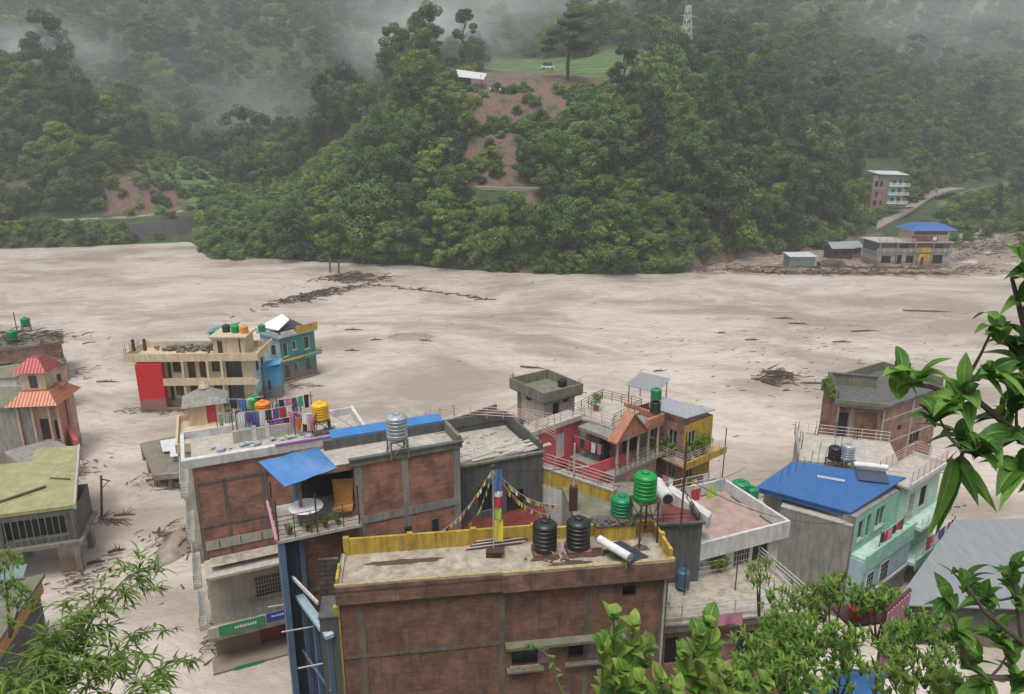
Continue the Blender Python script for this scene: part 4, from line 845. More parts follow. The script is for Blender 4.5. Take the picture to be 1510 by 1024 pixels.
# bright green tanks at the back corner
s1 = stand(947, 796, ZR-.19, .5, 2.2, 'tall rusty steel stand under the bright green tank')
tank(0, 0, 0, .54, 1.4, 't_green2', 'bright green tank raised high on a steel stand', loc=s1)
B1b = bld('stair_house', 'plain concrete block behind the yellow parapet carrying a green tank', (850, 768), (962, 760), ZR+.3, 3.4); B1b.walls('conc_light', 6, ZR+.3, {}); B1b.slab('conc_moss', ZR+.3, ZR+.4, .05, 'roof_slab'); B1b.done()
tank(916, 765, ZR+.4, .54, 1.3, 't_green', 'dark green tank with a step in its lid standing beside the raised bright green one')
u = Thing('steel_mast', 'thin white steel mast rising behind the black tanks', 'mast', W(845, 752, z=ZR+.4), 0); u.part('pole', 'rail').tube([(0, 0, 0), (0, 0, 3.6)], .05, 6); u.part('arm', 'rail').tube([(-.6, 0, 2.2), (.7, 0, 2.4)], .025, 5); u.part('box', 'darkwood').box(-.2, -.15, .0, .2, .15, 1.3); u.done()
# --- dark block with maroon roof, right ---
t = bld('dark_block', 'dark cement block with sunken maroon roof right of the front brick house', (950, 776), (1036, 772), 11.6, 3.5); w = t.w
t.walls('conc_dark', 2, 11.6, {}); t.slab('maroon', 11.3, 11.38, -.1, 'roof_floor'); t.parapet('conc_dark', 11.6, .12, .22, .12, 'FR', 'cornice'); t.rail('rust', [(.1, .2), (w-.1, .2), (w-.1, 3.3)], 11.6, .5, 2, 1)
t.done()
t = Thing('white_drum', 'big white cylinder lying at the sunken maroon roof with dark open end', 'pipe drum', W(975, 722, z=13.2), 0)
dr = t.part('shell', 'white', smooth=True); a = Vector((0, 0, 0)); b_ = W(985, 733, z=13.2)-W(966, 705, z=13.2); dr.tube([a-b_*.35, a+b_*.5], .34, 20); t.part('opening', 'dark').tube([a+b_*.49, a+b_*.515], .27, 16); t.done()
tag(MB('rusty_post', 'rust').tube([W(1003, 790, z=11.4), W(1003, 790, z=11.4)+Vector((0, 0, 5.2))], .05, 6).build(), 'single rusty post right of the raised bright green tank', 'post')
# blue barrel etc at the terrace corner
tank(1006, 866, 8.2, .36, 1.1, 't_blue', 'dull blue barrel at the foot of the dark cement block', cat='barrel', name='barrel', group=None)
# --- white walled house and its terrace ---
C = W(1152, 770, z=10.2); A = W(1034, 800, z=10.2); yaw = atan2(C.y-A.y, C.x-A.x)
t = Thing('white_house', 'white house with low walled reddish roof terrace left of the blue roof', 'house', (A.x, A.y, 0), yaw); t.w = w = (C-A).length; t.d = 5.0
t.walls('white', 5, 9.5, {'F': [(w*.42, 7.25, w*.62, 9.2, 'grille'), (w*.66, 7.0, w*.86, 9.1, 'door')]}); t.slab('pinkfloor', 9.5, 9.62, .05, 'roof_floor')
t.parapet('white', 9.62, .75, .16, .35, 'FRBL'); t.box('roof_edge', 'white', -.35, -.35, 9.35, w+.35, -.06, 9.615); 
t.box('tile_strip', 'conc_light', .3, .3, 9.622, 1.6, 3.2, 9.66)
t.done(); WH = t
mb = MB('white_ramp_wall', 'white'); a, b_ = W(985, 720, z=12.3), W(1046, 762, z=11.2); n_ = Vector((b_.y-a.y, a.x-b_.x, 0)).normalized()*.5; mb.sheet([a-n_, b_-n_, b_+n_*.3, a+n_*.3], .7)
tag(mb.build(), 'thick white sloping wall above the sunken maroon roof', 'wall')
# coloured cloths on the white roof
for i, (px, py, mt, lb) in enumerate(((1026, 730, 'clothred', 'red cloth hung on the railing of the white house roof'), (1050, 726, 'clothlime', 'yellow green cloth hung on the railing of the white house roof'), (1062, 716, 'clothgrey', 'small grey cloth hung on the railing of the white house roof'))):
    p = W(px, py, z=11.0); u = Thing('hanging_cloth', lb, 'cloth', p, .2); u.part('sheet', mt).cloth(0, 0, .35, .8, .75, .3, .06, i); u.done()
t = Thing('roof_railing', 'thin steel railing along the left side of the white house roof', 'railing', WH.world(.1, 4.9, 10.37), WH.yaw); t.rail('rail', [(0, 0), (0, -4.6)], 0, .8, 3, 1.3); t.rail('rail', [(0, .1), (WH.w-.4, .1)], 0, .8, 2, 1.3); t.done()
# terrace house below
t = bld('terrace_house', 'pinkish terrace house with pale railings in front of the white house', (966, 915), (1192, 892), 8.2, 4.3); w = t.w
t.walls('brick_pink', -2, 7.8, {'F': [(.6, 5.5, 1.3, 7.1, 'dark'), (2.1, 5.5, 2.9, 7.1, 'dark'), (4.4, 5.7, 5.4, 7.0, 'win')]}); t.slab('wetroof', 8.0, 8.12, .35, 'terrace_floor', oR=.1); t.box('edge_beam', 'conc_moss', -.2, -.3, 7.6, w+.1, -.004, 7.998)
t.rail('rail', [(-.1, -.2), (w+.05, -.2), (w-.6, 4.2)], 8.12, .95, 4, 1.3, .03)
for x in (2.2, 5.0): t.part('post', 'rust').tube([(x, 1.8, 8.1), (x, 1.8, 10.0)], .035, 5)
t.rail('rail', [(1.6, 3.0), (w*.62, 3.3)], 8.12, .9, 3, 1.2, .022, 'inner_railing')
t.done(); TH = t
t.e['label'] = 'pinkish terrace house with pale railings in front of the white house'
mb = MB('laundry_bundle', 'clothwhite'); p = W(976, 884, z=8.7); 
tag(mb.cloth(p.x, p.y, p.z+.6, 1.0, .8, .3, .12, 5).cloth(p.x+.3, p.y+.1, p.z+.3, .8, .8, .2, .1, 6).build(), 'white cloth draped over the left end of the terrace railing', 'cloth')
mb = MB('striped_cloth', 'clothpink'); p = W(1062, 905, z=8.7); tag(mb.cloth(p.x, p.y-.1, p.z, 2.2, .6, .05, .06, 9).build(), 'reddish patterned cloth hung over the terrace railing', 'cloth')
for i in range(7): pot_plant(TH.world(1.7+i*.55, 3.55+.1*(i % 2), 8.13), 'potted plant, %s from the left in the row by the white house wall' % ['first', 'second', 'third', 'fourth', 'fifth', 'sixth', 'seventh'][i], [.6, .8, .7, .9, 1.0, 1.1, 1.1][i], seed=40+i, mat='shrub' if i % 2 else 'fern')
# --- yellow walled ramp house ---
t = bld('yellow_house', 'house with a sloping yellow wall and white lower wall behind the black tanks', (797, 690), (904, 726), 13.6, .35); w = t.w
t.walls('white', 4, 12.7, {}); t.walls('yellow', 12.7, 13.6, {}); t.slab('conc_light', 13.6, 13.7, .03, 'coping'); t.rail('railpink', [(0, .05), (w, .05)], 13.7, .8, 4, 1.0)
t.done()
t = Thing('white_parapet', 'low white parapet wall behind the dark green tank', 'wall', W(866, 752, z=12.4), B1.yaw+.1); t.part('wall', 'white').box(0, 0, -2, 4.2, .4, .25); t.part('coping', 'whiteclean').box(-.1, -.1, .252, 4.3, .5, .36); t.done()
# --- pink house with concrete tower ---
ZP = 9.3
c0 = W(856, 618, z=ZP); l0 = W(770, 648, z=ZP); yaw = atan2(c0.y-l0.y, c0.x-l0.x)
t = Thing('pink_house', 'bright pink house with open courtyard corner below the concrete tower', 'house', (l0.x, l0.y, 0), yaw); t.w = w = (c0-l0).length+.2; t.d = 1.6
t.walls('pink', 1, ZP, {'F': [(w*.55, ZP-2.7, w*.55+1.0, ZP-.6, 'door', 'white'), (w*.18, ZP-2.2, w*.34, ZP-.8, 'win')]})
t.slab('conc_light', ZP, ZP+.15, .2, 'roof_slab'); t.parapet('conc_light', ZP+.15, .25, .14, .2, 'FL'); t.rail('railpink', [(-.1, -.1), (w+.1, -.1)], ZP+.4, .7, 3, 1.2)
t.done(); PK = t
r0 = W(903, 632, z=ZP); c1 = W(857, 617, z=ZP); yaw = atan2(r0.y-c1.y, r0.x-c1.x)
t = Thing('pink_wing', 'right wing of the pink house with dark doorway and hanging clothes', 'house wing', (c1.x, c1.y, 0), yaw); t.w = w = (r0-c1).length; t.d = 1.5
t.walls('pink', 1, ZP-.02, {'F': [(.5, ZP-2.7, 2.0, ZP-.8, 'dark'), (2.4, ZP-1.9, 2.9, ZP-1.1, 'win')]}); t.slab('conc_light', ZP-.02, ZP+.13, .15, 'roof_slab'); t.rail('railpink', [(0, -.05), (w, -.05), (w, 1.4)], ZP+.13, .8, 3, 1)
t.done(); PW = t
cloths('washing_line', 'washing line of red and white clothes in the pink courtyard', PW.world(.2, -1.2, ZP-2.7), PW.yaw, 2.9, ['clothred', 'clothdark', 'clothred', 'clothwhite', 'clothpink'], 1.7, seed=3)
t = Thing('courtyard_floor', 'pink courtyard terrace with red edged low wall in front of the pink house', 'terrace', W(800, 690, z=ZP-2.75), PK.yaw*.5); 
fl = t.part('floor', 'maroon'); pts = [W(798, 655, z=ZP-2.75), W(862, 706, z=ZP-2.75), W(928, 682, z=ZP-2.75), W(903, 640, z=ZP-2.75), W(856, 628, z=ZP-2.75)]
inv = Matrix.Rotation(-PK.yaw*.5, 3, 'Z'); L2 = [inv @ (p - t.loc) for p in pts]; fl.prism([(p.x, p.y) for p in L2], -.3, 0)
e = t.part('low_wall', 'pink'); a, b_ = L2[1], L2[2]; n_ = Vector((b_.y-a.y, a.x-b_.x, 0)).normalized()*.16; e.sheet([a+Vector((0,0,.9)), b_+Vector((0,0,.9)), b_+n_+Vector((0,0,.9)), a+n_+Vector((0,0,.9))], 1.2)
e2 = t.part('red_coping', 'clothred'); e2.sheet([a+Vector((0,0,.96)), b_+Vector((0,0,.96)), b_+n_+Vector((0,0,.96)), a+n_+Vector((0,0,.96))], .055); t.done()
# tower
ZT = 10.6
c0 = W(803, 577, z=ZT); r0 = W(848, 566, z=ZT); l0 = W(751, 562, z=ZT); yaw = atan2(r0.y-c0.y, r0.x-c0.x)
t = Thing('concrete_tower', 'grey concrete stair tower with overhanging walled top above the pink house', 'stair tower', (c0.x, c0.y, 0), yaw); t.w = w = (r0-c0).length; t.d = d = min(4.6, (l0-c0).length)
t.walls('conc_light', 5, ZT-.95, {'F': [(.9, ZT-3.4, 1.6, ZT-1.3, 'dark'), (2.0, ZT-1.5, 2.6, ZT-1.0, 'dark')], 'L': [(1.8, ZT-1.5, 2.6, ZT-1.0, 'dark')]})
t.slab('conc_moss', ZT-.95, ZT-.8, .45, 'roof_slab'); t.parapet('conc_moss', ZT-.8, .85, .16, .5); t.box('vine', 'conc_moss', -.03, d-.6, ZT-3.4, -.004, d-.1, ZT-.97)
t.rods([(-.3, d+.3), (w+.2, -.3)], ZT+.1, .5, seed=2); t.done()
tank(829, 570, ZT-.8, .4, .7, 't_black', 'small black tank standing inside the walled top of the concrete tower', group=None)
tank(716, 632, 10.2, .55, 1.0, 't_black', 'squat black tank on the roof left of the concrete tower', group=None)
# roofs around the tower
t = bld('brown_house', 'long dark roofed house left of the concrete tower with pale handrails', (690, 648), (772, 618), 9.9, 3.2); t.walls('brick_dark', 2, 9.7, {}); t.slab('conc_dark', 9.7, 9.85, .1, 'roof_slab'); t.parapet('brick_dark', 9.85, .35, .15, .1, 'LB'); t.rail('railpink', [(0, 0), (t.w, 0), (t.w+.8, -2.5)], 9.85, .9, 4, 1.1); t.done()
t = bld('grey_house', 'flat roofed grey house with black railings right behind the concrete tower', (846, 612), (905, 628), 9.5, 4.2); w = t.w; t.walls('conc', 1, 9.3, {}); t.slab('conc_light', 9.3, 9.5, .12, 'roof_slab'); t.rail('rust', [(0, 0), (0, 4.4), (w, 4.4), (w, 0)], 9.5, .9, 4, 1); t.done(); GH = t
pot_plant(W(879, 606, z=9.5), 'bushy light green potted plant on the grey roof by the concrete tower', 1.25, 'fern', seed=9)
# orange gabled house
t = bld('orange_house', 'small orange house with ornate gable and columns in front of the grey tin roof', (908, 638), (972, 612), 9.8, 3.6); w = t.w
t.walls('peach', 1, 6.4, {'F': [(.5, 3.4, 1.6, 5.3, 'grille', 'white'), (2.0, 3.4, 3.0, 5.3, 'grille', 'white')]}); t.slab('conc', 6.4, 6.6, .5, 'balcony_slab'); t.rail('rust', [(-.4, -.45), (w+.4, -.45)], 6.6, .8, 2, .6)
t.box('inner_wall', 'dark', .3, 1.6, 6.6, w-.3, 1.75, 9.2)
for i in range(5): t.part('column', 'conc_light', smooth=True).lathe((.15+(w-.3)*i/4, -.1, 6.6), [(.16, 0), (.11, .12), (.1, 2.2), (.17, 2.4)], 12)
t.box('entablature', 'orange', -.25, -.3, 9.0, w+.25, .15, 9.3); rf = t.part('gable', 'orange'); 
rf.poly([(-.2, -.31, 9.302), (w*.6, -.31, 9.302), (w*.3, -.31, 10.9)]).poly([(-.2, .1, 9.302), (w*.3, .1, 10.9), (w*.6, .1, 9.302)]); rf.sheet([(-.45, -.5, 9.2), (w*.3, -.5, 11.05), (w*.3, .4, 11.05), (-.45, .4, 9.2)], .12); rf.sheet([(w*.3, -.5, 11.05), (w*.65, -.5, 9.2), (w*.65, .4, 9.2), (w*.3, .4, 11.05)], .12)
rf.box(w*.66, -.35, 9.302, w+.25, -.1, 9.95); rf.box(w+.05, -.098, 9.302, w+.25, t.d, 9.8); t.box('roof_slab', 'conc', -.2, .42, 9.0, w+.04, t.d, 9.25)
t.done(); OH = t
# yellow balcony house with grey tin roof
ZY = 9.6
q = [W(960, 582, z=ZY+.8), W(1055, 604, z=ZY), W(1012, 617, z=ZY), W(935+22, 600, z=ZY+.5)]
c0 = W(1010, 628, z=ZY-.5); r0 = W(1052, 612, z=ZY-.5); yaw = atan2(r0.y-c0.y, r0.x-c0.x)
t = Thing('balcony_house', 'yellow and brick house with tiered plant filled balconies and grey tin roof', 'house', (c0.x, c0.y, 0), yaw); t.w = w = (r0-c0).length; t.d = d = 5.2
t.walls('brick_pink', -2, ZY-.5, {'F': [(.6, 1.0, 1.4, 2.5, 'win', 'white'), (.6, 4.1, 1.5, 5.5, 'win', 'white'), (.6, 7.0, 1.5, 8.4, 'win', 'white')], 'L': [(.6, 4.2, 1.5, 5.6, 'grille', 'white'), (2.4, 4.2, 3.3, 5.6, 'grille', 'white'), (.7, 7.0, 1.6, 8.4, 'win', 'white'), (2.6, 7.0, 3.5, 8.4, 'win', 'white')]}, mats={'F': 'yellow'})
for z in (3.2, 6.2):
    t.box('balcony', 'yellow', -.02, -.9, z-.2, w+.8, -.01, z); t.box('balcony', 'peach', -.9, -.9, z-.2, -.025, d, z); 
    t.box('balcony_wall', 'yellow', -.9, -1.0, z-.35, w+.8, -.902, z+.25)
    t.rail('rail', [(-.85, d), (-.85, -.85), (w+.75, -.85)], z, .9, 4, .9, .02)
t.part('post', 'rust').tube([(w+.75, -.85, -2), (w+.75, -.85, ZY-1.6)], .05, 6); t.part('post', 'rust').tube([(-.85, -.85, -2), (-.85, -.85, ZY-.6)], .05, 6)
t.done(); YH = t
tag(MB('tin_roof', 'greytin').sheet(q, .07).build(), 'grey tin roof sheet over the yellow balcony house', 'roof sheet')
for i, (x, y, z, s_) in enumerate(((1.2, -.5, 6.2, 1.4), (2.1, -.5, 6.2, 1.5), (.2, -.5, 6.2, 1.1), (-.5, 1.2, 6.2, 1.5), (-.5, 2.2, 6.2, 1.2), (1.6, -.5, 3.2, .8))):
    pot_plant(YH.world(x, y, z+.01), ['large green plant at the middle of the top front balcony', 'large green plant at the right end of the top front balcony', 'plant at the near corner of the top front balcony', 'dark bushy plant on the left top balcony', 'second plant from the corner on the left top balcony', 'small plant on the lower yellow balcony'][i], s_, seed=60+i, group='plants on the yellow balconies')
cloths('washing_line', 'row of red and white washing on the left balcony of the yellow house', YH.world(-.8, 3.6, 3.2), YH.yaw-pi/2, 3.6, ['clothwhite', 'clothred', 'clothwhite', 'clothdark', 'clothpink', 'clothwhite'], 1.5, seed=8)
cloths('washing_line', 'short washing line with purple cloth on the yellow front balcony', YH.world(.2, -.8, 3.2), YH.yaw, 2.4, ['clothyellow', 'clothpurple', 'clothwhite'], 1.4, seed=9)
tank(966, 608, 10.1, .42, 1.0, 't_black', 'dark blue black tank under the small green tank on the orange house', group=None)
tank(966, 586, 11.5, .42, .95, 't_green', 'small green tank above the orange gable roof', group=None, loc=W(966, 608, z=10.1)+Vector((0, 0, 1.08)))
t = Thing('small_tin_roof', 'small rusty tin roof on posts beyond the railed grey roof', 'lean to', W(928, 596, z=9.6), GH.yaw)
t.part('sheet', 'greytin2').sheet([(-.4, 0, 1.6), (2.4, 0, 1.5), (2.4, 2.4, 2.1), (-.4, 2.4, 2.1)], .05)
for x in (-.2, 2.2):
    for y in (.2, 2.2): t.part('post', 'rust').tube([(x, y, 0), (x, y, 1.5+.22*y)], .04, 5)
t.done()
# green tank pair beside the blue roof
for i, (px, dx) in enumerate(((1091, 0), (1107, 0))):
    tank(px, 736+i*2, 8.6, .56 if i == 0 else .45, 1.35 if i == 0 else 1.0, 't_green', ['larger of two dark green tanks left of the blue roof', 'smaller dark green tank touching the blue roof edge'][i], group=None)
t = Thing('tank_platform', 'rough concrete platform carrying the dark green tank pair left of the blue roof', 'platform', W(1098, 741, z=8.6), .1); t.part('top', 'conc_light').box(-1, -.8, -.2, 1.2, 1.2, -.01)
for x in (-.9, .9): t.part('leg', 'conc').box(x, -.6, -8, x+.25, -.35, -.2)
t.done()
# --- mint house with blue tin roof ---
ZM = 7.5
c0 = W(1263, 762, z=ZM); r0 = W(1336, 716, z=ZM); l0 = W(1135, 728, z=ZM); yaw = atan2(r0.y-c0.y, r0.x-c0.x)
fd = (r0-c0).normalized(); nd = Vector((-fd.y, fd.x, 0)); dd = 6.6
t = Thing('mint_house', 'mint green house with blue tin roof and bare grey cement side', 'house', (c0.x, c0.y, 0), yaw); t.w = w = (r0-c0).length; t.d = d = dd
H_ = ZM-.1
t.walls('mint', -1, H_, {'F': [(.5, H_-1.9, 1.3, H_-.5, 'win', 'mint_pale'), (1.7, H_-2.1, 2.2, H_-.4, 'dark'), (2.9, H_-1.9, 4.2, H_-.4, 'win', 'mint_pale'), (1.0, .9+.6, 1.7, 2.9, 'grille', 'white'), (.4, H_-4.9, 1.5, H_-3.5, 'grille', 'white'), (3.0, H_-4.9, 4.4, H_-3.5, 'grille', 'white')], 'L': []}, mats={'L': 'conc'})
bl = H_-2.6
t.box('balcony_slab', 'mint_pale', -.02, -1.0, bl-.2, w, -.006, bl-.02); t.box('balcony_wall', 'mint', -.1, -1.12, bl-.9, w+.02, -1.002, bl+.35)
t.box('lower_wall', 'ltblue', -.08, -1.0, -1, w*.96, -.01, bl-.21); 
for x0, x1 in ((.4, 1.3), (2.3, 3.4)):
    wf = t.part('window', 'whiteclean'); wf.box(x0, -1.05, bl-2.6, x1, -1.002, bl-1.2); pn = t.part('pane', 'glass', under=wf)
    for a in range(3):
        for b_ in range(4): pn.box(x0+.06+(x1-x0-.06)*a/3, -1.062, bl-2.55+1.35*b_/4, x0+(x1-x0-.0)*(a+1)/3-.03, -1.052, bl-2.6+1.35*(b_+1)/4)
t.box('floor_band', 'conc_light', -.1, -1.14, 2.0-.2, w+.02, -1.01, 2.0)
t.box('floor_slab', 'conc', .0, .05, H_-.1, w, d, H_)
# blue tin roof
q = [W(1115, 718, z=ZM+.15), W(1255, 756, z=ZM+.1), W(1336, 704, z=ZM+.5), W(1170, 680, z=ZM+.9)]
t.done(); MH = t
mb = MB('tin_roof', 'bluetin'); mb.sheet(q, .12); tag(mb.build(), 'big bright blue tin roof over the mint green house', 'roof sheet')
mb = MB('roof_fascia', 'bluetin'); a, b_ = q[0]+Vector((0, .1, -.125)), q[1]+Vector((0, .1, -.125)); mb.sheet([a, b_, b_+Vector((.1, .12, 0)), a+Vector((.1, .12, 0))], .32); tag(mb.build(), 'deep blue fascia board under the front edge of the big blue roof', 'fascia')
mb = MB('skylight_sheet', 'clothgrey'); a = q[0].lerp(q[3], .62).lerp(q[1].lerp(q[2], .62), .28); 
def rp(u, v): p = q[0].lerp(q[1], u).lerp(q[3].lerp(q[2], u), v); p.z += .03; return p
mb.sheet([rp(.36, .62), rp(.62, .62), rp(.60, .68), rp(.34, .68)], .02); tag(mb.build(), 'pale translucent strip lying on the big blue roof', 'skylight sheet')
# left open bays under the blue roof
l1 = W(1150, 735, z=ZM-.2)
t = Thing('grey_store', 'bare cement store wall under the left part of the big blue roof', 'store', (W(1152, 742, z=ZM-.4).x, W(1152, 742, z=ZM-.4).y, 0), atan2(c0.y-l1.y, c0.x-l1.x)); t.w = w = (c0-l1).length-.3; t.d = 4.5
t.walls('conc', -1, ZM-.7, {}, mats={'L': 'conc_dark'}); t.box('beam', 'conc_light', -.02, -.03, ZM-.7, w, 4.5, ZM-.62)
for x in (-.6, .4, 1.6): t.part('post', 'mint').box(x, 1.5, 3, x+.3, 1.8, ZM-.1 if x > 0 else ZM-.2)
t.box('rear_wall', 'cream', -1.3, 2.6, 3, 2.6, 2.7, ZM-.25); t.done()
cloths('washing_line', 'clothes drying on the upper balcony of the mint house', MH.world(1.9, -.9, bl), MH.yaw, 3.2, ['clothdark', 'clothred', 'clothpink', 'clothdark', 'clothred', 'wood'], 1.25, seed=12)
# second mint house
c0 = W(1340, 720, z=7.7); r0 = W(1400, 684, z=7.7); yaw = atan2(r0.y-c0.y, r0.x-c0.x)
t = Thing('pale_mint_house', 'pale mint house with stepped balconies right of the blue roof', 'house', (c0.x, c0.y, 0), MH.yaw); t.w = w = 5.2; t.d = d = 2.0; t.e.location.z = -.5
t.walls('mint_pale', -1, 8.2, {'F': [(.5, 6.0, 1.2, 7.5, 'grille', 'white'), (2.2, 5.9, 3.2, 7.5, 'win', 'darkwood'), (.4, 3.3, 1.1, 4.7, 'win', 'mint'), (1.5, 3.0, 2.0, 4.7, 'dark'), (3.2, 3.4, 4.4, 4.7, 'win', 'mint'), (.6, .5, 1.3, 1.8, 'win', 'mint'), (3.2, .4, 4.2, 1.8, 'dark')], 'R': [(.8, 6, 1.8, 7.4, 'win')]})
for z in (5.4, 2.6, -.1): t.box('balcony', 'mint_pale', .4, -1.1, z-.25, w+.3, -.005, z); t.rail('rail', [(.5, -1.05), (w+.2, -1.05)], z, .75, 3, .9, .02)
t.box('balcony_wall', 'mint', .3, -1.2, 2.15, w+.3, -1.102, 3.0)
t.slab('conc_light', 8.2, 8.36, .3, 'roof_slab'); t.parapet('white', 8.36, .3, .14, .3, 'FR'); t.rail('railpink', [(-.2, d), (w+.2, d), (w+.2, -.2), (-.2, -.2)], 8.66, .9, 4, 1.0, .022)
t.done(); PM = t
cloths('washing_line', 'red blue and white washing on the middle balcony of the pale mint house', PM.world(1.4, -1.25, 2.9), PM.yaw, 4.6, ['clothred', 'clothpink', 'clothwhite', 'clothblue', 'clothpurple', 'clothwhite', 'clothred', 'clothdark'], 1.0, seed=15)
# rear roof behind the blue one with tanks
t = bld('rear_roof_house', 'flat roof with black tank and silver tank behind the blue tin roof', (1180, 678), (1330, 696), 7.9, 5.5); w = t.w; t.walls('conc_light', 0, 7.7, {}); t.slab('conc_light', 7.7, 7.9, .1, 'roof_slab'); t.rail('rail', [(-.1, 0), (-.1, 5.3), (w, 5.3)], 7.9, .9, 3, 1)
t.rods([(0, 5), (.1, 3.5), (.1, 2), (1.5, 5.2), (3, 5.2), (4.4, 5.2)], 7.9, 1.3, seed=8); t.done()
s2 = stand(1247, 690, 7.9, .42, .7, 'low frame under the silver tank behind the blue roof'); tank(0, 0, 0, .47, 1.25, 't_steel', 'silver steel tank behind the ridge of the blue roof', loc=s2)
s3 = stand(1229, 686, 7.9, .42, .55, 'low frame under the black tank behind the blue roof'); tank(0, 0, 0, .47, 1.0, 't_black', 'black tank beside the silver tank behind the blue roof', loc=s3)
solar(1282, 700, 7.9, radians(75+180), 2.2, 'white solar heater tube lying right of the silver tank', .8)
for i in range(9):
    p = W(1150+i*11, 712-i*5.4, z=ZM+.3); tag(MB('steel_rod', 'rust').tube([p, p+Vector((.1, 0, 1.1+.3*(i % 3)))], .02, 4).build(), 'thin rusty steel rod standing in the row along the left edge of the blue roof', 'steel rod', 'steel rods along the blue roof')
# --- unfinished brick house with roof slab, right ---
ZC = 11.3; ZS_ = ZC-1.9
t = bld('brick_house', 'unfinished pale brick house under the big leafed branch at the right', (1303, 602), (1388, 572), ZS_, 5.5); w = t.w
t.walls('brick_pink', -1, ZS_-.1, {'F': [(w*.3, ZC-4.6, w*.3+.6, ZC-4.1, 'dark'), (w*.72, ZC-3.6, w*.72+.5, ZC-3.1, 'dark'), (w*.55, ZC-6.5, w*.72, ZC-5.4, 'win')]}); t.slab('conc_dark', ZS_-.1, ZS_+.15, .2, 'roof_slab'); t.parapet('conc_moss', ZS_+.15, .8, .16, .18, 'BR')
for z in (ZC-3.2, ZC-5.4): t.box('concrete_band', 'conc_light', .05, -.03, z, w-.05, -.004, z+.16)
for x in (.05, w*.5, w-.3): t.box('pillar', 'conc_light', x, -.045, 0, x+.25, -.031, ZS_-.12)
t.done()
t = bld('brick_bay_house', 'dark open bay with overgrown roof slab left of the pale brick wall by the river', (1236, 596), (1302, 602), ZS_, 4.6); w = t.w
t.walls('brick', -1, ZC-2.0, {'F': [(.15, ZC-5.0, .9, ZC-2.6, 'dark'), (1.4, ZC-4.9, w-.3, ZC-2.4, 'shutter', 'brick_dark')]}); t.box('pillar', 'conc', 1.0, -.05, -1, 1.3, -.004, ZC-2.0); t.box('pillar', 'conc', -.05, -.3, -1, .12, -.06, ZC-2.0)
t.slab('conc_dark', ZC-2.0, ZC-1.72, .35, 'roof_slab', oR=.05); t.parapet('conc_moss', ZC-1.72, .95, .16, .3, 'LB'); t.parapet('conc_moss', ZC-1.72, .3, .16, .3, 'F', 'kerb'); t.parapet('conc_dark', ZC-.77, .12, .3, .36, 'LB', 'cornice')
t.done()
rng = np.random.default_rng(5); cen = np.array([t.world(-.35, .3+i*.35, ZC-1.3+.2*(i % 3)) for i in range(9)]); V = leafcloud(cen, np.full(9, .42), 1300, .1, rng, 1.2)
o = bpy.data.objects.new('creeper', npmesh('creeper', V, np.arange(len(V)).reshape(-1, 4), 'shrub')); COL.objects.link(o); tag(o, 'green creeper hanging over the left parapet of the dark bay house', 'creeper')
# grey corrugated shed roof bottom right
q = [W(1408, 766, z=4.4), W(1640, 762, z=4.4), W(1560, 900, z=3.2), W(1318, 892, z=3.2)]
t = Thing('tin_shed', 'long shed with grey corrugated roof at the bottom right', 'shed', q[3]+Vector((0, 0, -3.5)), 0); t.part('roof', 'greytin2').sheet([p-t.loc for p in q], .08)
qq = [p-t.loc for p in q]; t.part('wall', 'conc_dark').prism([(qq[3].x+.4, qq[3].y+.4), (qq[2].x-.4, qq[2].y+.4), (qq[1].x-.4, qq[1].y-.4), (qq[0].x+.4, qq[0].y-.4)], -2, 3.3); t.done()
# --- left: tall brick house with white parapet ---
Z4 = 13.4
t = bld('brick_house', 'tall brick house with long white roof parapet standing in the flood', (281, 678), (540, 636), Z4, 4.2); w = t.w
t.walls('brick', 6.6, Z4-.5, {}, faces='FRB'); t.walls('white', -1, 6.6, {'F': [(2.6, 3.6, 5.6, 5.0, 'grille', 'darkwood'), (2.6, .2, 6.2, 2.2, 'shutter')]}, faces='FRB', mats={'F': 'conc_light'}); 
t.walls('bluegrey', -1, Z4-.5, {'L': [(.6, z, 1.4, z+1.3, 'win') for z in (1, 4, 7, 10)] + [(2.2, z, 3.2, z+1.3, 'win') for z in (1, 4, 7, 10)]}, faces='L')
t.slab('conc_light', Z4-.5, Z4-.38, -.02, 'roof_floor'); pp = t.part('parapet', 'white'); pp.box(-.5, -.12, Z4-.5, w+.1, .3, Z4+.02); pp.box(-.5, .301, Z4-.378, -.3, t.d+.1, Z4+.0); pp.box(w-.1, .301, Z4-.378, w+.1, t.d+.1, Z4+.2); pp.box(-.298, t.d-.05, Z4-.378, w-.101, t.d+.1, Z4+.1)
t.box('coping', 'clothpurple', 4.6, -.16, Z4+.021, w+.12, .1, Z4+.07)
c_ = t.part('concrete_frame', 'conc_brown'); 
for x in (.0, 1.5, 3.6, 6.2): c_.box(x, -.03, 6.6, x+.2, -.004, Z4-1.5)
c_.box(.0, -.05, Z4-1.62, w, -.031, Z4-1.45); c_.box(0, -.05, Z4-4.4, w, -.031, Z4-4.2)
t.box('lower_band', 'conc_light', .2, -.055, Z4-5.9, w*.6, -.036, Z4-5.3)
for x in (.9, 2.1, 3.3): t.box('band_joint', 'conc_dark', x, -.062, Z4-5.85, x+.07, -.0555, Z4-5.35)
ca = t.part('tiled_canopy', 'conc_light'); ca.sheet([(.0, -.05, 6.9), (7, -.05, 6.9), (7, -1.4, 6.5), (0, -1.4, 6.5)], .16)
fl = t.part('tiled_floor', 'wetroof'); fl.box(.3, -1.1, 6.98, 6.6, -.07, 7.0)
t.box('balcony_wall', 'conc_light', -.25, -1.3, 2.4, 7, -1.15, 3.1); t.box('floor_slab', 'conc', -.3, -1.3, 2.2, 7, -.004, 2.398); t.box('floor_slab', 'conc_light', -.3, -1.5, -.25, 7, -.004, .15)
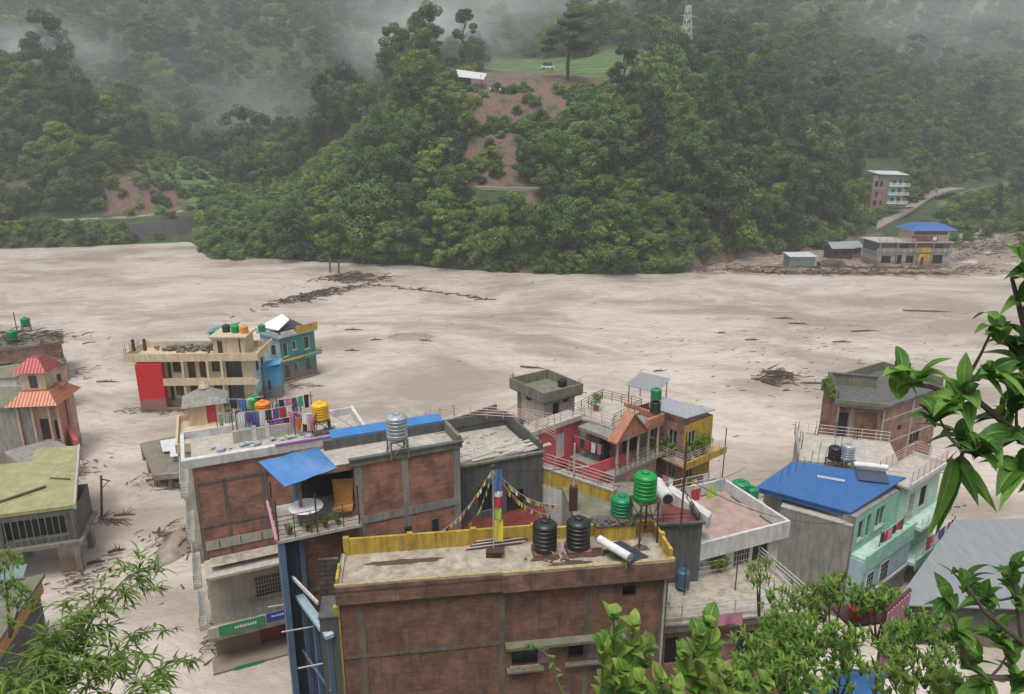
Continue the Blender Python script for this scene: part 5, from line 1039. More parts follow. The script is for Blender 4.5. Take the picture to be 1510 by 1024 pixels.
t.box('green_sign', 'greenpaint', .3, -1.36, 2.5, 2.9, -1.305, 3.15, ); t.box('blue_sign', 'bluepaint', 3.0, -1.36, 2.6, 5.4, -1.305, 3.2)
l1 = t.part('sign_lettering', 'clothwhite'); 
R = random.Random(11)
for i in range(9): x = 1.2+.14*i; l1.box(x, -1.368, 2.75, x+.09, -1.361, 2.75+R.uniform(.12, .2))
for i in range(12): x = 3.3+.15*i; l1.box(x, -1.368, 2.9, x+.1, -1.361, 2.9+R.uniform(.08, .14))
t.box('lower_sign', 'greenpaint', .9, -1.56, -.15, 2.6, -1.505, .25)
for z in (2.3, 5.2, 8.2, 11.2): t.box('side_balcony', 'conc_light', -.75, .1, z-.15, -.3, t.d, z); t.rail('rail', [(-.72, t.d-.1), (-.72, .1), (-.3, .1)], z, .8, 4, .8, .02)
t.done(); B4 = t; W4 = B4.world; F4 = Z4-.38
def on4(px, py): return W(px, py, z=F4)
s_ = stand(473, 640, F4, .5, 1.1, 'steel stand hung with cloths under the yellow tank', loc=on4(475, 642)); tank(0, 0, 0, .52, 1.15, 't_yellow', 'bright yellow tank on a stand at the right end of the white parapet roof', loc=s_)
s_ = stand(392, 628, F4, .5, .9, 'low steel stand under the orange tank', loc=W(391, 634, z=F4)); tank(0, 0, 0, .48, 1.1, 't_orange', 'orange tank with darker stripes among the washing', loc=s_)
s_ = stand(381, 620, F4, .45, .9, 'low steel stand under the leaf green tank', loc=W(378, 626, z=F4)); tank(0, 0, 0, .45, 1.1, 't_green2', 'leaf green tank half hidden behind the orange tank', loc=s_)
cloths('washing_line', 'blue and white washing left of the orange tank', W(345, 645, z=F4), B4.yaw, 2.6, ['clothwhite', 'clothgrey', 'clothblue', 'clothdark', 'clothwhite'], 1.5, seed=21)
cloths('washing_line', 'purple and white washing below the orange tank', W(372, 648, z=F4), B4.yaw-.1, 2.4, ['clothpurple', 'clothwhite', 'clothpurple', 'clothpurple', 'clothdark'], 1.2, seed=22)
cloths('washing_line', 'pale green washing right of the orange tank', W(405, 632, z=F4), B4.yaw, 1.7, ['clothgreen', 'clothgreen', 'clothgrey'], 1.7, seed=23)
cloths('washing_line', 'pink and purple washing on a steep line left of the yellow tank', W(425, 640, z=F4), B4.yaw-.8, 2.2, ['clothpink', 'clothpurple', 'clothwhite', 'clothpink'], 1.6, seed=24)
cloths('washing_line', 'orange and red washing just left of the yellow tank', W(436, 645, z=F4), B4.yaw, 1.2, ['t_orange', 'wood', 'clothwhite'], 1.3, seed=25)
cloths('washing_line', 'grey striped mats hung at the left end of the white parapet roof', W(322, 640, z=F4), B4.yaw+.3, 1.9, ['clothgrey', 'rail', 'clothgrey', 'clothdark', 'clothgrey'], 1.3, seed=26)
cloths('washing_line', 'long front line of purple blue and white washing behind the white parapet', W(352, 652, z=F4), B4.yaw, 3.4, ['clothwhite', 'clothpurple', 'clothblue', 'clothwhite', 'clothdark', 'clothpurple', 'clothred', 'clothwhite'], 1.9, seed=41)
cloths('washing_line', 'tall line of dark and pink garments between the orange and yellow tanks', W(412, 636, z=F4), B4.yaw+.2, 2.2, ['clothdark', 'clothpink', 'clothpurple', 'clothgreen', 'clothdark'], 2.1, seed=42)
cloths('washing_line', 'line of dark garments left behind the leaf green tank', W(340, 632, z=F4), B4.yaw-.2, 2.2, ['clothdark', 'clothblue', 'clothwhite', 'clothdark'], 2.0, seed=43)
t = Thing('roof_wall', 'low worn plaster wall with posts on the white parapet roof', 'wall', W4(2.4, 2.2, F4), B4.yaw); t.part('wall', 'conc_light').box(0, 0, 0, 3.8, .15, .8); 
for x in (1.1, 1.9, 3.7): t.part('post', 'white').box(x, -.06, 0, x+.25, -.003, 1.0)
t.done()
pile('roof_clutter', 'small household clutter strewn behind the long white parapet', [W4(1.5, 1.5, F4), W4(8.5, 1.8, F4)], 'clothgrey', 'clutter', 40, .35)
# cream hut with pyramid roof on the next house
t = bld('cream_annex', 'pale plastered flat house with small pyramid roofed hut in front of the red wall', (262, 668), (350, 655), 9.2, 6); w = t.w
t.walls('conc_light', -1, 9.2, {}); t.slab('cream', 9.2, 9.35, .1, 'roof_slab'); t.parapet('cream', 9.35, .5, .15, .1); t.done()
t = Thing('pyramid_hut', 'little cream hut with weathered pyramid roof and maroon door', 'hut', W(280, 630, z=9.3), t.yaw); t.w = 2.6; t.d = 2.2; t.walls('cream', 0, 1.7, {'F': [(1.3, .1, 2.0, 1.6, 'door', 'clothred')]})
rf = t.part('roof', 'conc'); k_ = [(-.4, -.4, 1.7), (3.0, -.4, 1.7), (3.0, 2.6, 1.7), (-.4, 2.6, 1.7)]; kt = [(1.1, .9, 2.7), (1.5, .9, 2.7), (1.5, 1.3, 2.7), (1.1, 1.3, 2.7)]
for i in range(4): j = (i+1) % 4; rf.quad(k_[i], k_[j], kt[j], kt[i])
rf.poly(kt); rf.poly(k_[::-1]); t.part('finial', 'cream', smooth=True).lathe((1.3, 1.1, 2.7), [(.4, 0), (.34, .22), (.16, .4), (.1, .7), (.03, .85)], 12); t.done()
pot_plant(W(326, 617, z=9.4), 'yellow green shrub beside the maroon door of the pyramid roofed hut', 1.3, 'fern', seed=31)
# wrecked low shelter in the current
q = [W(206, 654, z=1.7), W(262, 642, z=2.0), W(274, 698, z=2.2), W(226, 702, z=1.3)]
t = Thing('wrecked_shelter', 'wrecked low concrete shelter with mud covered roof in the current', 'shelter', q[3]-Vector((0, 0, 1.3)), 0); Q = [p-t.loc for p in q]; t.part('roof', 'conc_moss').sheet(Q, .25)
for p in Q + [Q[0].lerp(Q[3], .5), Q[3].lerp(Q[2], .5)]: pq = p*.9+(Q[0]+Q[1]+Q[2]+Q[3])*.025; t.part('post', 'conc_dark').box(pq.x-.12, pq.y-.12, -1, pq.x+.12, pq.y+.12, p.z-.24)
t.part('beam', 'conc').sheet([Q[3]+Vector((.1, -.1, .1)), Q[2]+Vector((0, -.1, .1)), Q[2]+Vector((0, .3, .1)), Q[3]+Vector((.1, .3, .1))], .5)
t.done()
tag(MB('tin_sheet', 'whitetin').sheet([W(236, 650, z=2.5), W(264, 646, z=2.7), W(266, 664, z=2.4), W(240, 666, z=2.3)], .04).build(), 'crumpled white tin sheet on top of the wrecked shelter', 'tin sheet')
t = Thing('tin_shack', 'leaning little tin shack between the wrecked shelter and the tall brick house', 'shack', W(262, 712, z=0), B4.yaw); t.w = 2.2; t.d = 2; t.walls('greytin2', -1, 2.6, {}); t.part('roof', 'whitetin').sheet([(-.3, -.3, 2.8), (2.4, -.3, 2.7), (2.4, 2.2, 3.2), (-.3, 2.2, 3.2)], .05); t.done()
def debris(name, label, c, n_, sx, sy, L, seed, h=.5, ang=0, r=.06, mat='drift', kind='stuff', cat='driftwood'):
    R = random.Random(seed); m_ = MB(name, mat)
    for i in range(n_):
        u, v = R.gauss(0, .5), R.gauss(0, .5); x = c.x + u*sx*cos(ang) - v*sy*sin(ang); y = c.y + u*sx*sin(ang) + v*sy*cos(ang); z = c.z + h*R.random()*math.exp(-(u*u+v*v)*1.5)
        a = ang + R.gauss(0, .6); l = L*R.uniform(.3, 1); e = R.uniform(-.18, .3); p = Vector((x, y, z)); q = p + Vector((l*cos(a), l*sin(a), l*e*.5)); mid = p.lerp(q, .5)+Vector((R.uniform(-.1, .1)*l, R.uniform(-.1, .1)*l, R.uniform(0, .1)*l)); m_.tube([p, mid, q], r*R.uniform(.4, 1.3), 5, r*.4)
    return tag(m_.build(), label, cat, kind=kind)
G0 = lambda px, py: W(px, py, z=0.02)
debris('flood_debris', 'heap of mud and branches against the wall of the tall flooded house', G0(262, 800), 90, 2.2, 3.4, 1.2, 51, 1.0, 1.2)
mb = MB('mud_mound', 'mud'); 
def mound(c, rx, ry, h, seed, mat='mud', name='mud_mound', label='', ang=0):
    n1, n2 = 18, 28; V = []; Fq = []
    for j in range(n1):
        for i in range(n2):
            r = j/(n1-1); a = 2*pi*i/n2; x = rx*r*cos(a); y = ry*r*sin(a); z = h*(1-r*r)**1.2 - .12 + .35*h*fbm(x*1.3+seed, y*1.3, seed)*(1-r); V.append((c.x+x*cos(ang)-y*sin(ang), c.y+x*sin(ang)+y*cos(ang), c.z+z))
    Fq = [(j*n2+i, j*n2+(i+1) % n2, (j+1)*n2+(i+1) % n2, (j+1)*n2+i) for j in range(n1-1) for i in range(n2)]
    o = bpy.data.objects.new(name, npmesh(name, V, Fq, mat, smooth=True)); COL.objects.link(o); o['kind'] = 'structure'; return o
mound(G0(266, 800), 1.6, 3.6, .9, 3)
# --- mid river houses: cream guest house with red wall ---
ZC1 = 6.9
t = bld('cream_guest_house', 'cream guest house with a big red end wall standing in the flood', (198, 520), (371, 518), ZC1, 4.6); w = t.w
z2 = ZC1-3.25
hs_ = []
for zb in (z2-.1, z2-2.9):
    for u0, u1, k_ in ((3.6, 4.1, 'dark'), (4.35, 5.4, 'win'), (6.1, 7.0, 'door'), (7.5, 8.4, 'door'), (9.0, 10.1, 'win'), (10.7, 12.6, 'win')): hs_.append((u0*w/14, zb+(.9 if k_ == 'win' and u0 < 10.5 else .15), u1*w/14, zb+2.15, k_, 'darkwood'))
t.walls('cream', -3, ZC1-.9, {'F': hs_, 'R': [(1, z2+.5, 2, z2+1.8, 'win'), (3, z2+.5, 3.8, z2+1.8, 'win')]}, mats={'R': 'ltblue'})
t.slab('cream', ZC1-.9, ZC1-.75, .9, 'roof_slab', oB=.1); t.parapet('cream', ZC1-.75, .78, .14, .9, 'FRL'); t.box('back_parapet', 'cream', -.7, t.d-.05, ZC1-.75, w+.1, t.d+.08, ZC1+.0)
t.box('gallery', 'cream', .4, -1.0, z2-.45, w+.6, -.004, z2-.25); t.box('gallery_wall', 'cream', 3.2, -1.1, z2-.5, w+.6, -1.002, z2+.35); t.box('gallery_wall', 'cream', 3.2, -1.1, -.4, w+.6, -1.002, .45)
t.box('red_wall', 'red', .35, -1.12, -1.5, 3.3, -.3, ZC1-1.1)
for x in (5.75, 8.7, 10.4): t.box('pillar', 'cream', x*w/14, -.95, -1, x*w/14+.25, -.75, ZC1-.9)
tw = [(w*.66, .6), (w*1.0, 4.2)]
tb = t.part('stair_tower', 'cream'); tb.box(w*.66, .5, ZC1-.75, w*.93, 4.0, ZC1+1.5); tb.box(w*.66-.3, .2, ZC1+1.501, w*.96, 4.3, ZC1+1.7)
dd = t.part('door', 'darkwood'); dd.box(w*.70, .46, ZC1-.7, w*.74, .498, ZC1+1.1); dd.box(w*.885, .46, ZC1-.7, w*.895, .498, ZC1+1.3)
t.rods([(-.7, -.7), (-.7, .8), (-.6, 2.3)], ZC1, 1.2, seed=5)
for x, y in ((-.75, -.7), (.5, -.6)): t.part('stub_column', 'darkwood').box(x, y+1.8, ZC1-.2, x+.28, y+2.1, ZC1+1.2)
t.part('stair', 'wood').sheet([(w*.58, 1.2, ZC1-.7), (w*.655, 1.2, ZC1+1.2), (w*.655, 1.9, ZC1+1.2), (w*.58, 1.9, ZC1-.7)], .15)
t.done(); CG = t
for i, (px, mt, lb) in enumerate(((342, 't_black', 'black tank at the left of four on the cream stair tower'), (357, 't_green2', 'green tank next to the black one on the cream stair tower'), (370, 't_orange', 'orange tank third from the left on the cream stair tower'), (385, 't_green', 'deep green tank at the right end above the cream stair tower'))):
    zt = ZC1+1.7; tank(0, 0, 0, .46, .95, mt, lb, loc=CG.world(w*.74+i*1.15, 2.4-.3*i, zt) if i < 3 else W(385, 494, z=7.0)+Vector((0, .5, .3)))
pile('roof_clutter', 'green and dark plants and clutter on the cream guest house roof', [CG.world(2.5, 3.4, ZC1-.7), CG.world(7.5, 3.4, ZC1-.7)], 'conc_moss', 'clutter', 40, .7, flat=1.0)
t = Thing('blue_roof_box', 'light blue stair box behind the cream guest house roof', 'stair box', CG.world(w*.5, 5.4, 0), CG.yaw); t.w = 2.6; t.d = 2.4; t.walls('ltblue', 3, ZC1+.8, {'F': [(.6, 5.8, 1.2, 7.2, 'dark')]}); t.part('roof', 'teal').sheet([(-.2, -.2, ZC1+.85), (3, -.2, ZC1+1.5), (3, 2.6, ZC1+1.5), (-.2, 2.6, ZC1+.85)], .12); t.done()
# teal house
c0 = W(411, 494, z=6.6); r0 = W(460, 482, z=6.6); yaw = atan2(r0.y-c0.y, r0.x-c0.x)
t = Thing('teal_house', 'teal house with yellow roof panel and pale blue side in the flood', 'house', (c0.x, c0.y, 0), yaw); t.w = w = (r0-c0).length+.3; t.d = d = 4.2
H_ = []
for zb in (3.4, .5): H_ += [(.4, zb+.1, 1.2, zb+2.0, 'win', 'whiteclean'), (1.9, zb+.7, 2.5, zb+1.9, 'win', 'whiteclean'), (3.7, zb+.4, 4.6, zb+2.1, 'win', 'whiteclean')]
t.walls('teal', -2, 6.1, {'F': H_, 'L': [(1, 3.6, 2, 5, 'win'), (2.6, .8, 3.4, 2.2, 'win')]}, mats={'L': 'ltblue'})
t.slab('conc_light', 6.1, 6.25, .3, 'roof_slab'); t.box('floor_band', 'yellow', -.1, -.5, 2.95, w+.2, -.004, 3.15); t.box('floor_band', 'yellow', -.1, -.5, .0, w+.2, -.004, .18); t.rail('teal', [(3.0, -.9), (w+.2, -.9)], 3.15, .8, 4, .7, .025)
t.box('balcony', 'teal', 3.2, -1.0, 3.0, w+.25, -.501, 3.149)
t.parapet('ltblue', 6.25, .55, .14, .3, 'LB'); t.box('yellow_panel', 'yellow', w*.45, -.32, 6.26, w+.35, -.2, 7.2); t.box('white_panel', 'white', .1, -.32, 6.26, w*.4, -.2, 6.9)
t.done(); TL = t
mb = MB('white_tarp', 'clothwhite'); a = TL.world(-.5, 3.4, 7.3); b_ = TL.world(2.6, 1.2, 7.9); mb.sheet([a, TL.world(.4, .6, 7.0), b_, TL.world(3.0, 3.2, 8.3)], .05); tag(mb.build(), 'white tarpaulin slung above the teal house roof', 'tarpaulin')
mb = MB('dark_roof_sheet', 'clothdark'); mb.sheet([TL.world(.5, 1, 6.9), TL.world(4.4, .6, 6.9), TL.world(4.4, 3.9, 7.3), TL.world(.5, 3.9, 7.2)], .05); tag(mb.build(), 'black sheet lying on the teal house roof behind the yellow panel', 'tarpaulin')
t = Thing('blue_lean_to', 'bright blue plank annex between the cream guest house and the teal house', 'annex', W(391, 588, z=0), CG.yaw+.1); t.w = 2.0; t.d = 2; t.walls('sky_blue', -2, 4.0, {'F': [(.4, 1.0, .9, 2.4, 'win', 'ltblue')]}); t.part('roof', 'sky_blue').sheet([(-.3, -.4, 4.1), (2.2, -.4, 4.5), (2.2, 2, 4.5), (-.3, 2, 4.1)], .1); t.done()
# --- far left cluster ---
t = bld('ruined_house', 'battered grey brown house at the left edge with cluttered flat roof', (-60, 520), (88, 502), 5.0, 6); w = t.w
t.walls('brick_pink', -2, 4.6, {'F': [(w-3.5, 1, w-2.4, 3, 'dark'), (w-7, 1.2, w-5.6, 2.8, 'win'), (w-11, 1, w-9.5, 3, 'dark')]}); t.slab('conc_moss', 4.6, 4.85, .4, 'roof_slab'); t.rods([(w-i*1.3, (i*2.7) % 7) for i in range(10)], 4.85, 1.1, seed=9)
t.box('lower_wall', 'conc', w-9, -1.6, -2, w+.4, -.01, 2.6); t.done(); RH = t
debris('roof_scrap', 'dark reddish scrap and dry vines covering the battered roof at the left edge', RH.world(w-6, 3.5, 5.0), 260, 9, 4.5, 1.6, 61, 1.1, 0, .09, 'darkwood', cat='scrap')
s_ = stand(20, 506, 4.85, .5, .5, 'low stand under the front green tank at the left edge'); tank(0, 0, 0, .62, 1.3, 't_green', 'front green tank on the cluttered roof at the left edge', loc=s_, group=None)
s_ = stand(40, 489, 4.85, .5, .8, 'low stand under the rear green tank at the left edge'); tank(0, 0, 0, .58, 1.25, 't_green', 'rear green tank farther right on the cluttered roof at the left edge', loc=s_, group=None)
tag(MB('antenna_mast', 'rust').tube([W(25, 488, z=5.6), W(25, 488, z=5.6)+Vector((0, 0, 2.6))], .06, 5).build(), 'thin dark mast between the two green tanks at the left edge', 'mast')
# orange temple like house
c0 = W(62, 668, z=2.4); 
t = Thing('orange_temple_house', 'narrow peach house with orange and red hipped roofs at the left', 'house', W(50, 678, z=0)*1, .12); t.loc = Vector((W(34, 656, z=2).x, W(34, 656, z=2).y, 0)); t.e.location = t.loc; t.w = w = 3.5; t.d = d = 4.0
t.walls('peach', -1, 6.2, {'F': [(.3, 2.3, 1.4, 4.4, 'win', 'wood'), (1.9, 1.2, 2.9, 4.6, 'dark'), (3.2, 2.4, 3.7, 4.4, 'win')]}); 
def hip(t, name, mat, x0, y0, x1, y1, z0, h, top=.15, o=.0):
    m_ = t.part(name, mat); k = [(x0, y0, z0), (x1, y0, z0), (x1, y1, z0), (x0, y1, z0)]; cx_, cy_ = (x0+x1)/2, (y0+y1)/2; a = (x1-x0)/2*top; b_ = (y1-y0)/2*top; q = [(cx_-a, cy_-b_, z0+h), (cx_+a, cy_-b_, z0+h), (cx_+a, cy_+b_, z0+h), (cx_-a, cy_+b_, z0+h)]
    for i in range(4): j = (i+1) % 4; m_.quad(k[i], k[j], q[j], q[i])
    m_.poly(q); m_.poly(k[::-1]); return m_
hip(t, 'lower_roof', 'orangetin', -.5, -.9, w+.7, d+.4, 6.2, 1.1, .55)
tb = t.part('upper_storey', 'cream'); tb.box(.4, .9, 6.9, w-.9, 3.2, 9.1); wn_ = t.part('window', 'darkwood'); wn_.box(1.2, .85, 7.5, 1.9, .898, 8.7); t.part('pane', 'glass', under=wn_).box(1.26, .835, 7.56, 1.84, .848, 8.64)
hip(t, 'upper_roof', 'redtin', .0, .4, w-.4, 3.7, 9.1, 1.2, .3)
for x in (.2, 1.5, 3.0, 3.8): t.part('column', 'peach').box(x, -.5, -1, x+.22, -.28, 6.2)
t.box('side_fin', 'orange', w+.05, .2, -1, w+.2, 1.4, 6.1); t.box('side_fin', 'orange', w+.05, 1.9, -1, w+.2, 2.5, 7.4); t.done(); OT = t
sl = MB('orange_ramp', 'pink'); a, b_ = W(83, 603, z=4.4), W(108, 650, z=2.2); sl.sheet([a, b_, b_+Vector((.35, .2, 0)), a+Vector((.35, .2, 0))], 2.6); tag(sl.build(), 'sloping pinkish stair wall right of the peach house', 'stair wall')
t = bld('peach_house', 'peach house with stepped orange walls behind the red hipped roof', (48, 545), (96, 535), 5.6, 3.4); w = t.w; t.walls('peach', -1, 5.4, {'F': [(w*.5, 2.6, w*.8, 4.4, 'win')]}, mats={'R': 'orange'}); t.slab('conc_moss', 5.4, 5.6, .15, 'roof_slab'); t.rail('rust', [(0, 0), (w, 0), (w, 3)], 5.6, .9, 3, .9); t.rods([(w, .4), (w, 2), (w-1, 0)], 5.6, 1.3, seed=12); t.done()
# grey cement houses in front
t = bld('grey_cement_house', 'stained grey cement house with dark top edge at the left', (-60, 604), (42, 598), 6.1, 5.5); w = t.w; t.walls('conc', -1, 5.9, {'F': [(w-2, .6, w-1, 1.8, 'dark')]}); t.slab('conc_moss', 5.9, 6.1, .2, 'roof_slab'); t.parapet('conc_light', 6.1, .3, .15, .15, 'RB'); t.done()
t = bld('low_cement_house', 'low mauve grey cement roof between the peach house and the mossy roof', (40, 690), (112, 668), 2.4, 5.5); t.walls('conc', -1, 2.2, {}); t.slab('conc', 2.2, 2.4, .1, 'roof_slab'); t.done()
t = bld('white_house', 'small white walled house behind the grey cement house at the left edge', (-60, 560), (22, 556), 6.6, 4); t.walls('white', 0, 6.4, {}); t.slab('conc_moss', 6.4, 6.6, .15, 'roof_slab'); t.done()
# mossy yellow roof
ZS = 5.6
c0 = W(108, 745, z=ZS); l0 = W(-90, 771, z=ZS); b0 = W(115, 657, z=ZS); yaw = atan2(c0.y-l0.y, c0.x-l0.x)
t = Thing('mossy_house', 'flat mossy yellow roofed house on posts above the flood at the left', 'house', (l0.x, l0.y, 0), yaw); t.w = w = (c0-l0).length; t.d = d = 8.6
t.d = d = 4.2; iv = Matrix.Rotation(-yaw, 3, 'Z'); LC = [iv @ (W(px, py, z=ZS)-t.loc) for px, py in ((-90, 771), (108, 745), (115, 657), (52, 662), (46, 681), (-60, 690))]
rs = t.part('roof_slab', 'mossroof'); rs.prism([(p.x, p.y) for p in LC], ZS-.28, ZS); re_ = t.part('roof_kerb', 'conc_light'); a_, b_ = LC[1], LC[2]; re_.prism([(a_.x, a_.y), (a_.x+.16, a_.y), (b_.x+.16, b_.y), (b_.x, b_.y)], ZS-.35, ZS+.1)
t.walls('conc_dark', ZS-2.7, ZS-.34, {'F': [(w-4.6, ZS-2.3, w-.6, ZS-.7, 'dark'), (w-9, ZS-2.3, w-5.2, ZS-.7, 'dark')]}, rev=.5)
t.box('floor_slab', 'conc_moss', -.2, -.4, ZS-2.95, w+.3, d, ZS-2.701)
for x in (.3, w-5, w-.6):
    for y in (.2, 4, d-.6): t.part('post', 'conc_light').box(x, y, -1.5, x+.4, y+.4, ZS-2.951)
sp = t.part('slats', 'conc_moss')
for i in range(22): x = w-.2-i*.42; sp.box(x, -.22, ZS-2.6, x+.05, -.18, ZS-.5)
t.box('side_wall', 'conc_light', w-1.7, .5, -1.5, w-.2, .62, ZS-2.96); t.done(); MS = t
tag(MB('wooden_pole', 'drift').tube([MS.world(w-6.5, 1.0, ZS+.08), MS.world(w-2.6, 3.6, ZS+.12)], .1, 6).build(), 'weathered wooden pole lying across the mossy yellow roof', 'pole')
tag(MB('wooden_pole', 'drift').tube([MS.world(w-2.7, 5.2, ZS+.06), MS.world(w-1.2, 4.5, ZS+.08)], .06, 6).build(), 'short thin stick lying near the right side of the mossy yellow roof', 'pole')
# shed at the bottom left corner
q = [W(-40, 872, z=5), W(66, 846, z=5), W(0, 942, z=5), W(-90, 990, z=5)]
t = Thing('corner_shed', 'grey slab shed with orange painted end at the bottom left corner', 'shed', q[2]-Vector((0, 0, 5)), 0); Q = [p-t.loc for p in q]; t.part('roof', 'conc_moss').sheet(Q, .22)
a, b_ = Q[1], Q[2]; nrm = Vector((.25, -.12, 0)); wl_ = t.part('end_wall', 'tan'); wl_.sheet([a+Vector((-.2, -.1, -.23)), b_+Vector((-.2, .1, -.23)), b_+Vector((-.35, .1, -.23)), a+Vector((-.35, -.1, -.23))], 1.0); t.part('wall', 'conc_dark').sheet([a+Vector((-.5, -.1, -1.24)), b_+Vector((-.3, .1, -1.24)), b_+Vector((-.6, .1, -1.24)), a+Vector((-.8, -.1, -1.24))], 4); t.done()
tag(MB('tin_sheet', 'greentin').sheet([W(-20, 835, z=5.4), W(40, 832, z=5.4), W(34, 852, z=5.2), W(-30, 860, z=5.2)], .05).build(), 'pale greenish tin sheet under the mossy roofed house', 'tin sheet')
# leaning power pole
t = Thing('power_pole', 'leaning dark power pole standing in the flood near the left bank', 'power pole', G0(150, 764), 0, tilt=(-.03, .13)); t.part('pole', 'drift').tube([(0, 0, -1), (0, 0, 3.9)], .13, 8, .09); t.part('cross_arm', 'drift').tube([(-.1, 0, 3.6), (.75, 0, 3.5)], .06, 5); t.part('brace', 'drift').tube([(.02, 0, 2.7), (.62, 0, 3.5)], .04, 5); t.done()
debris('flood_debris', 'branches caught around the foot of the leaning power pole', G0(158, 768), 20, 1.8, .5, 1.8, 63, .3)
for px, py, n_, sx, sy, L, lb in ((215, 606, 50, 5, 1.2, 1.6, 'branches and mud piled against the foot of the red end wall'), (300, 606, 40, 6, 1, 1.4, 'wreckage along the base of the cream guest house'), (428, 572, 40, 3.5, 1, 1.4, 'branches caught at the base of the teal house'), (110, 860, 60, 2, 2.5, 1.1, 'debris packed around the posts of the mossy roofed house'), (112, 700, 50, 1.5, 3.5, 1.2, 'debris along the left bank below the peach house'), (318, 940, 50, .9, 3, 1.0, 'broken boards along the foot of the tall flooded house'), (230, 712, 50, 3, 1.5, 1.2, 'planks and branches jammed under the wrecked shelter'), (100, 560, 60, 2, 5, 1.6, 'wreckage beside the battered house at the left edge'), (1290, 912, 30, 1.5, 1, 1.0, 'rubbish at the foot of the mint house')):
    debris('flood_debris', lb, G0(px, py), n_, sx, sy, L, px, .6, r=.05)
R = random.Random(77); mb = MB('flotsam', 'drift')
for i in range(420):
    px, py = R.uniform(120, 1500), 402 + 560*R.random()**1.6
    if R.random() < .5: px, py = R.gauss(1150, 170), R.gauss(520, 40)
    p = G0(px, py); a = R.gauss(0, .5); l = R.uniform(.15, .9); mb.tube([p, p+Vector((l*cos(a), l*sin(a), R.uniform(0, .08)))], R.uniform(.02, .07), 4)
tag(mb.build(), 'small twigs and rubbish scattered over the flood water', 'flotsam', kind='stuff')
# sagging wires over the roofs
for i, (a, b_, sag, lb) in enumerate(((W(845, 700, z=15), W(1100, 690, z=9.5), 1.2, 'thin black wire from the white mast to the green tank pair'), (W(845, 690, z=15.4), W(473, 600, z=15.5), 1.6, 'long sagging wire from the white mast to the yellow tank'), (W(1003, 700, z=15), W(1262, 770, z=7.6), 1.0, 'wire from the rusty post to the mint house corner'), (W(640, 640, z=17), W(800, 560, z=11.3), 1.0, 'wire from the tall brick house roof to the concrete tower'), (W(437, 760, z=13.7), W(283, 700, z=12.8), .5, 'wire between the corner balcony and the tall flooded house'))):
    tag(MB('wire', 't_black').tube([a.lerp(b_, k/14)-Vector((0, 0, sag*4*(k/14)*(1-k/14))) for k in range(15)], .018, 4).build(), lb, 'wire')
# --- driftwood in the river ---
debris('driftwood_raft', 'long raft of driftwood trailing from the pole pair to the teal house', G0(462, 436), 210, 2.6, 13, 2.8, 71, .9, -.62, .14)
debris('driftwood_raft', 'tangle of branches caught around the pole pair in the river', G0(512, 412), 120, 7, 4, 3.8, 72, 1.3, .1, .16)
P_ = [G0(530, 420), G0(580, 424), G0(640, 432), G0(690, 438), G0(716, 443)]; mb = MB('floating_line', 'drift'); 
for i in range(4):
    for k in range(16): R = random.Random(i*50+k); p = P_[i].lerp(P_[i+1], k/16)+Vector((R.gauss(0, .3), R.gauss(0, .5), .1)); mb.tube([p, p+Vector((R.uniform(.5, 1.6), R.gauss(0, .4), R.uniform(-.05, .1)))], .1*R.uniform(.6, 1.4), 5)
tag(mb.build(), 'long thin line of floating wood reaching right from the pole pair', 'driftwood', kind='stuff')
for i, (px, py, h_) in enumerate(((487, 402, 3.6), (500, 404, 3.2))): tag(MB('timber_pole', 'drift').tube([G0(px, py), G0(px, py)+Vector((.1, 0, h_))], .26, 7, .2).build(), ['left one of the two bare poles standing in the river', 'right one of the two bare poles standing in the river'][i], 'pole')
debris('driftwood_heap', 'twiggy tree wreck floating in the middle of the river at the right', G0(1140, 558), 110, 2.6, 2.0, 1.9, 81, 1.7, .3, .09)
debris('driftwood_heap', 'broken ribbed planks at the left end of the floating tree wreck', G0(1122, 563), 26, 1.8, .7, 2.6, 82, .5, -.5, .12)
mound(G0(605, 497), 4.5, 2.6, .5, 9, name='silt_bar'); 
LOGS = [(1200, 566, 3.4, 0, 'long low log right of the floating tree wreck'), (1160, 577, 1.2, .3, 'small black snag under the floating tree wreck'), (1156, 470, 3.2, .1, 'dark log in mid river, upper one of a close pair'), (1178, 478, 3.4, -.2, 'dark log in mid river, lower one of a close pair'), (1276, 489, 5, .15, 'long dark branch floating toward the right bank'), (1242, 505, 3, 0, 'thin floating branch left above the brick house'), (1110, 502, 2.4, 0, 'thin dark streak of wood in mid river'), (1065, 492, 1.6, 0, 'small bark piece in mid river'), (972, 548, 1.8, .3, 'dark snag above the orange gable house'), (628, 503, 2, -.3, 'dark stick on the silt bar'), (522, 487, 3, .1, 'dark branch left of the silt bar'), (555, 502, 1.6, .2, 'short snag below the left end of the silt bar'), (468, 518, 1.8, .1, 'dark snag right of the teal house'), (520, 518, 2.2, 0, 'floating twig cluster below the silt bar left end'), (184, 760, 1.7, .1, 'floating plank right of the leaning pole'), (172, 813, 1.2, .5, 'floating plank in the left flood channel'), (142, 830, 1.2, .4, 'floating plank near the posts of the mossy house'), (233, 870, 1.4, .1, 'dark log at the edge of the silted channel'), (786, 543, 3.6, -.3, 'thin pole drifting above the concrete tower'), (1370, 460, 9, -.1, 'long line of dark flotsam near the big leafed branch'), (160, 564, 3, 0, 'dark flotsam streak left of the red wall')]
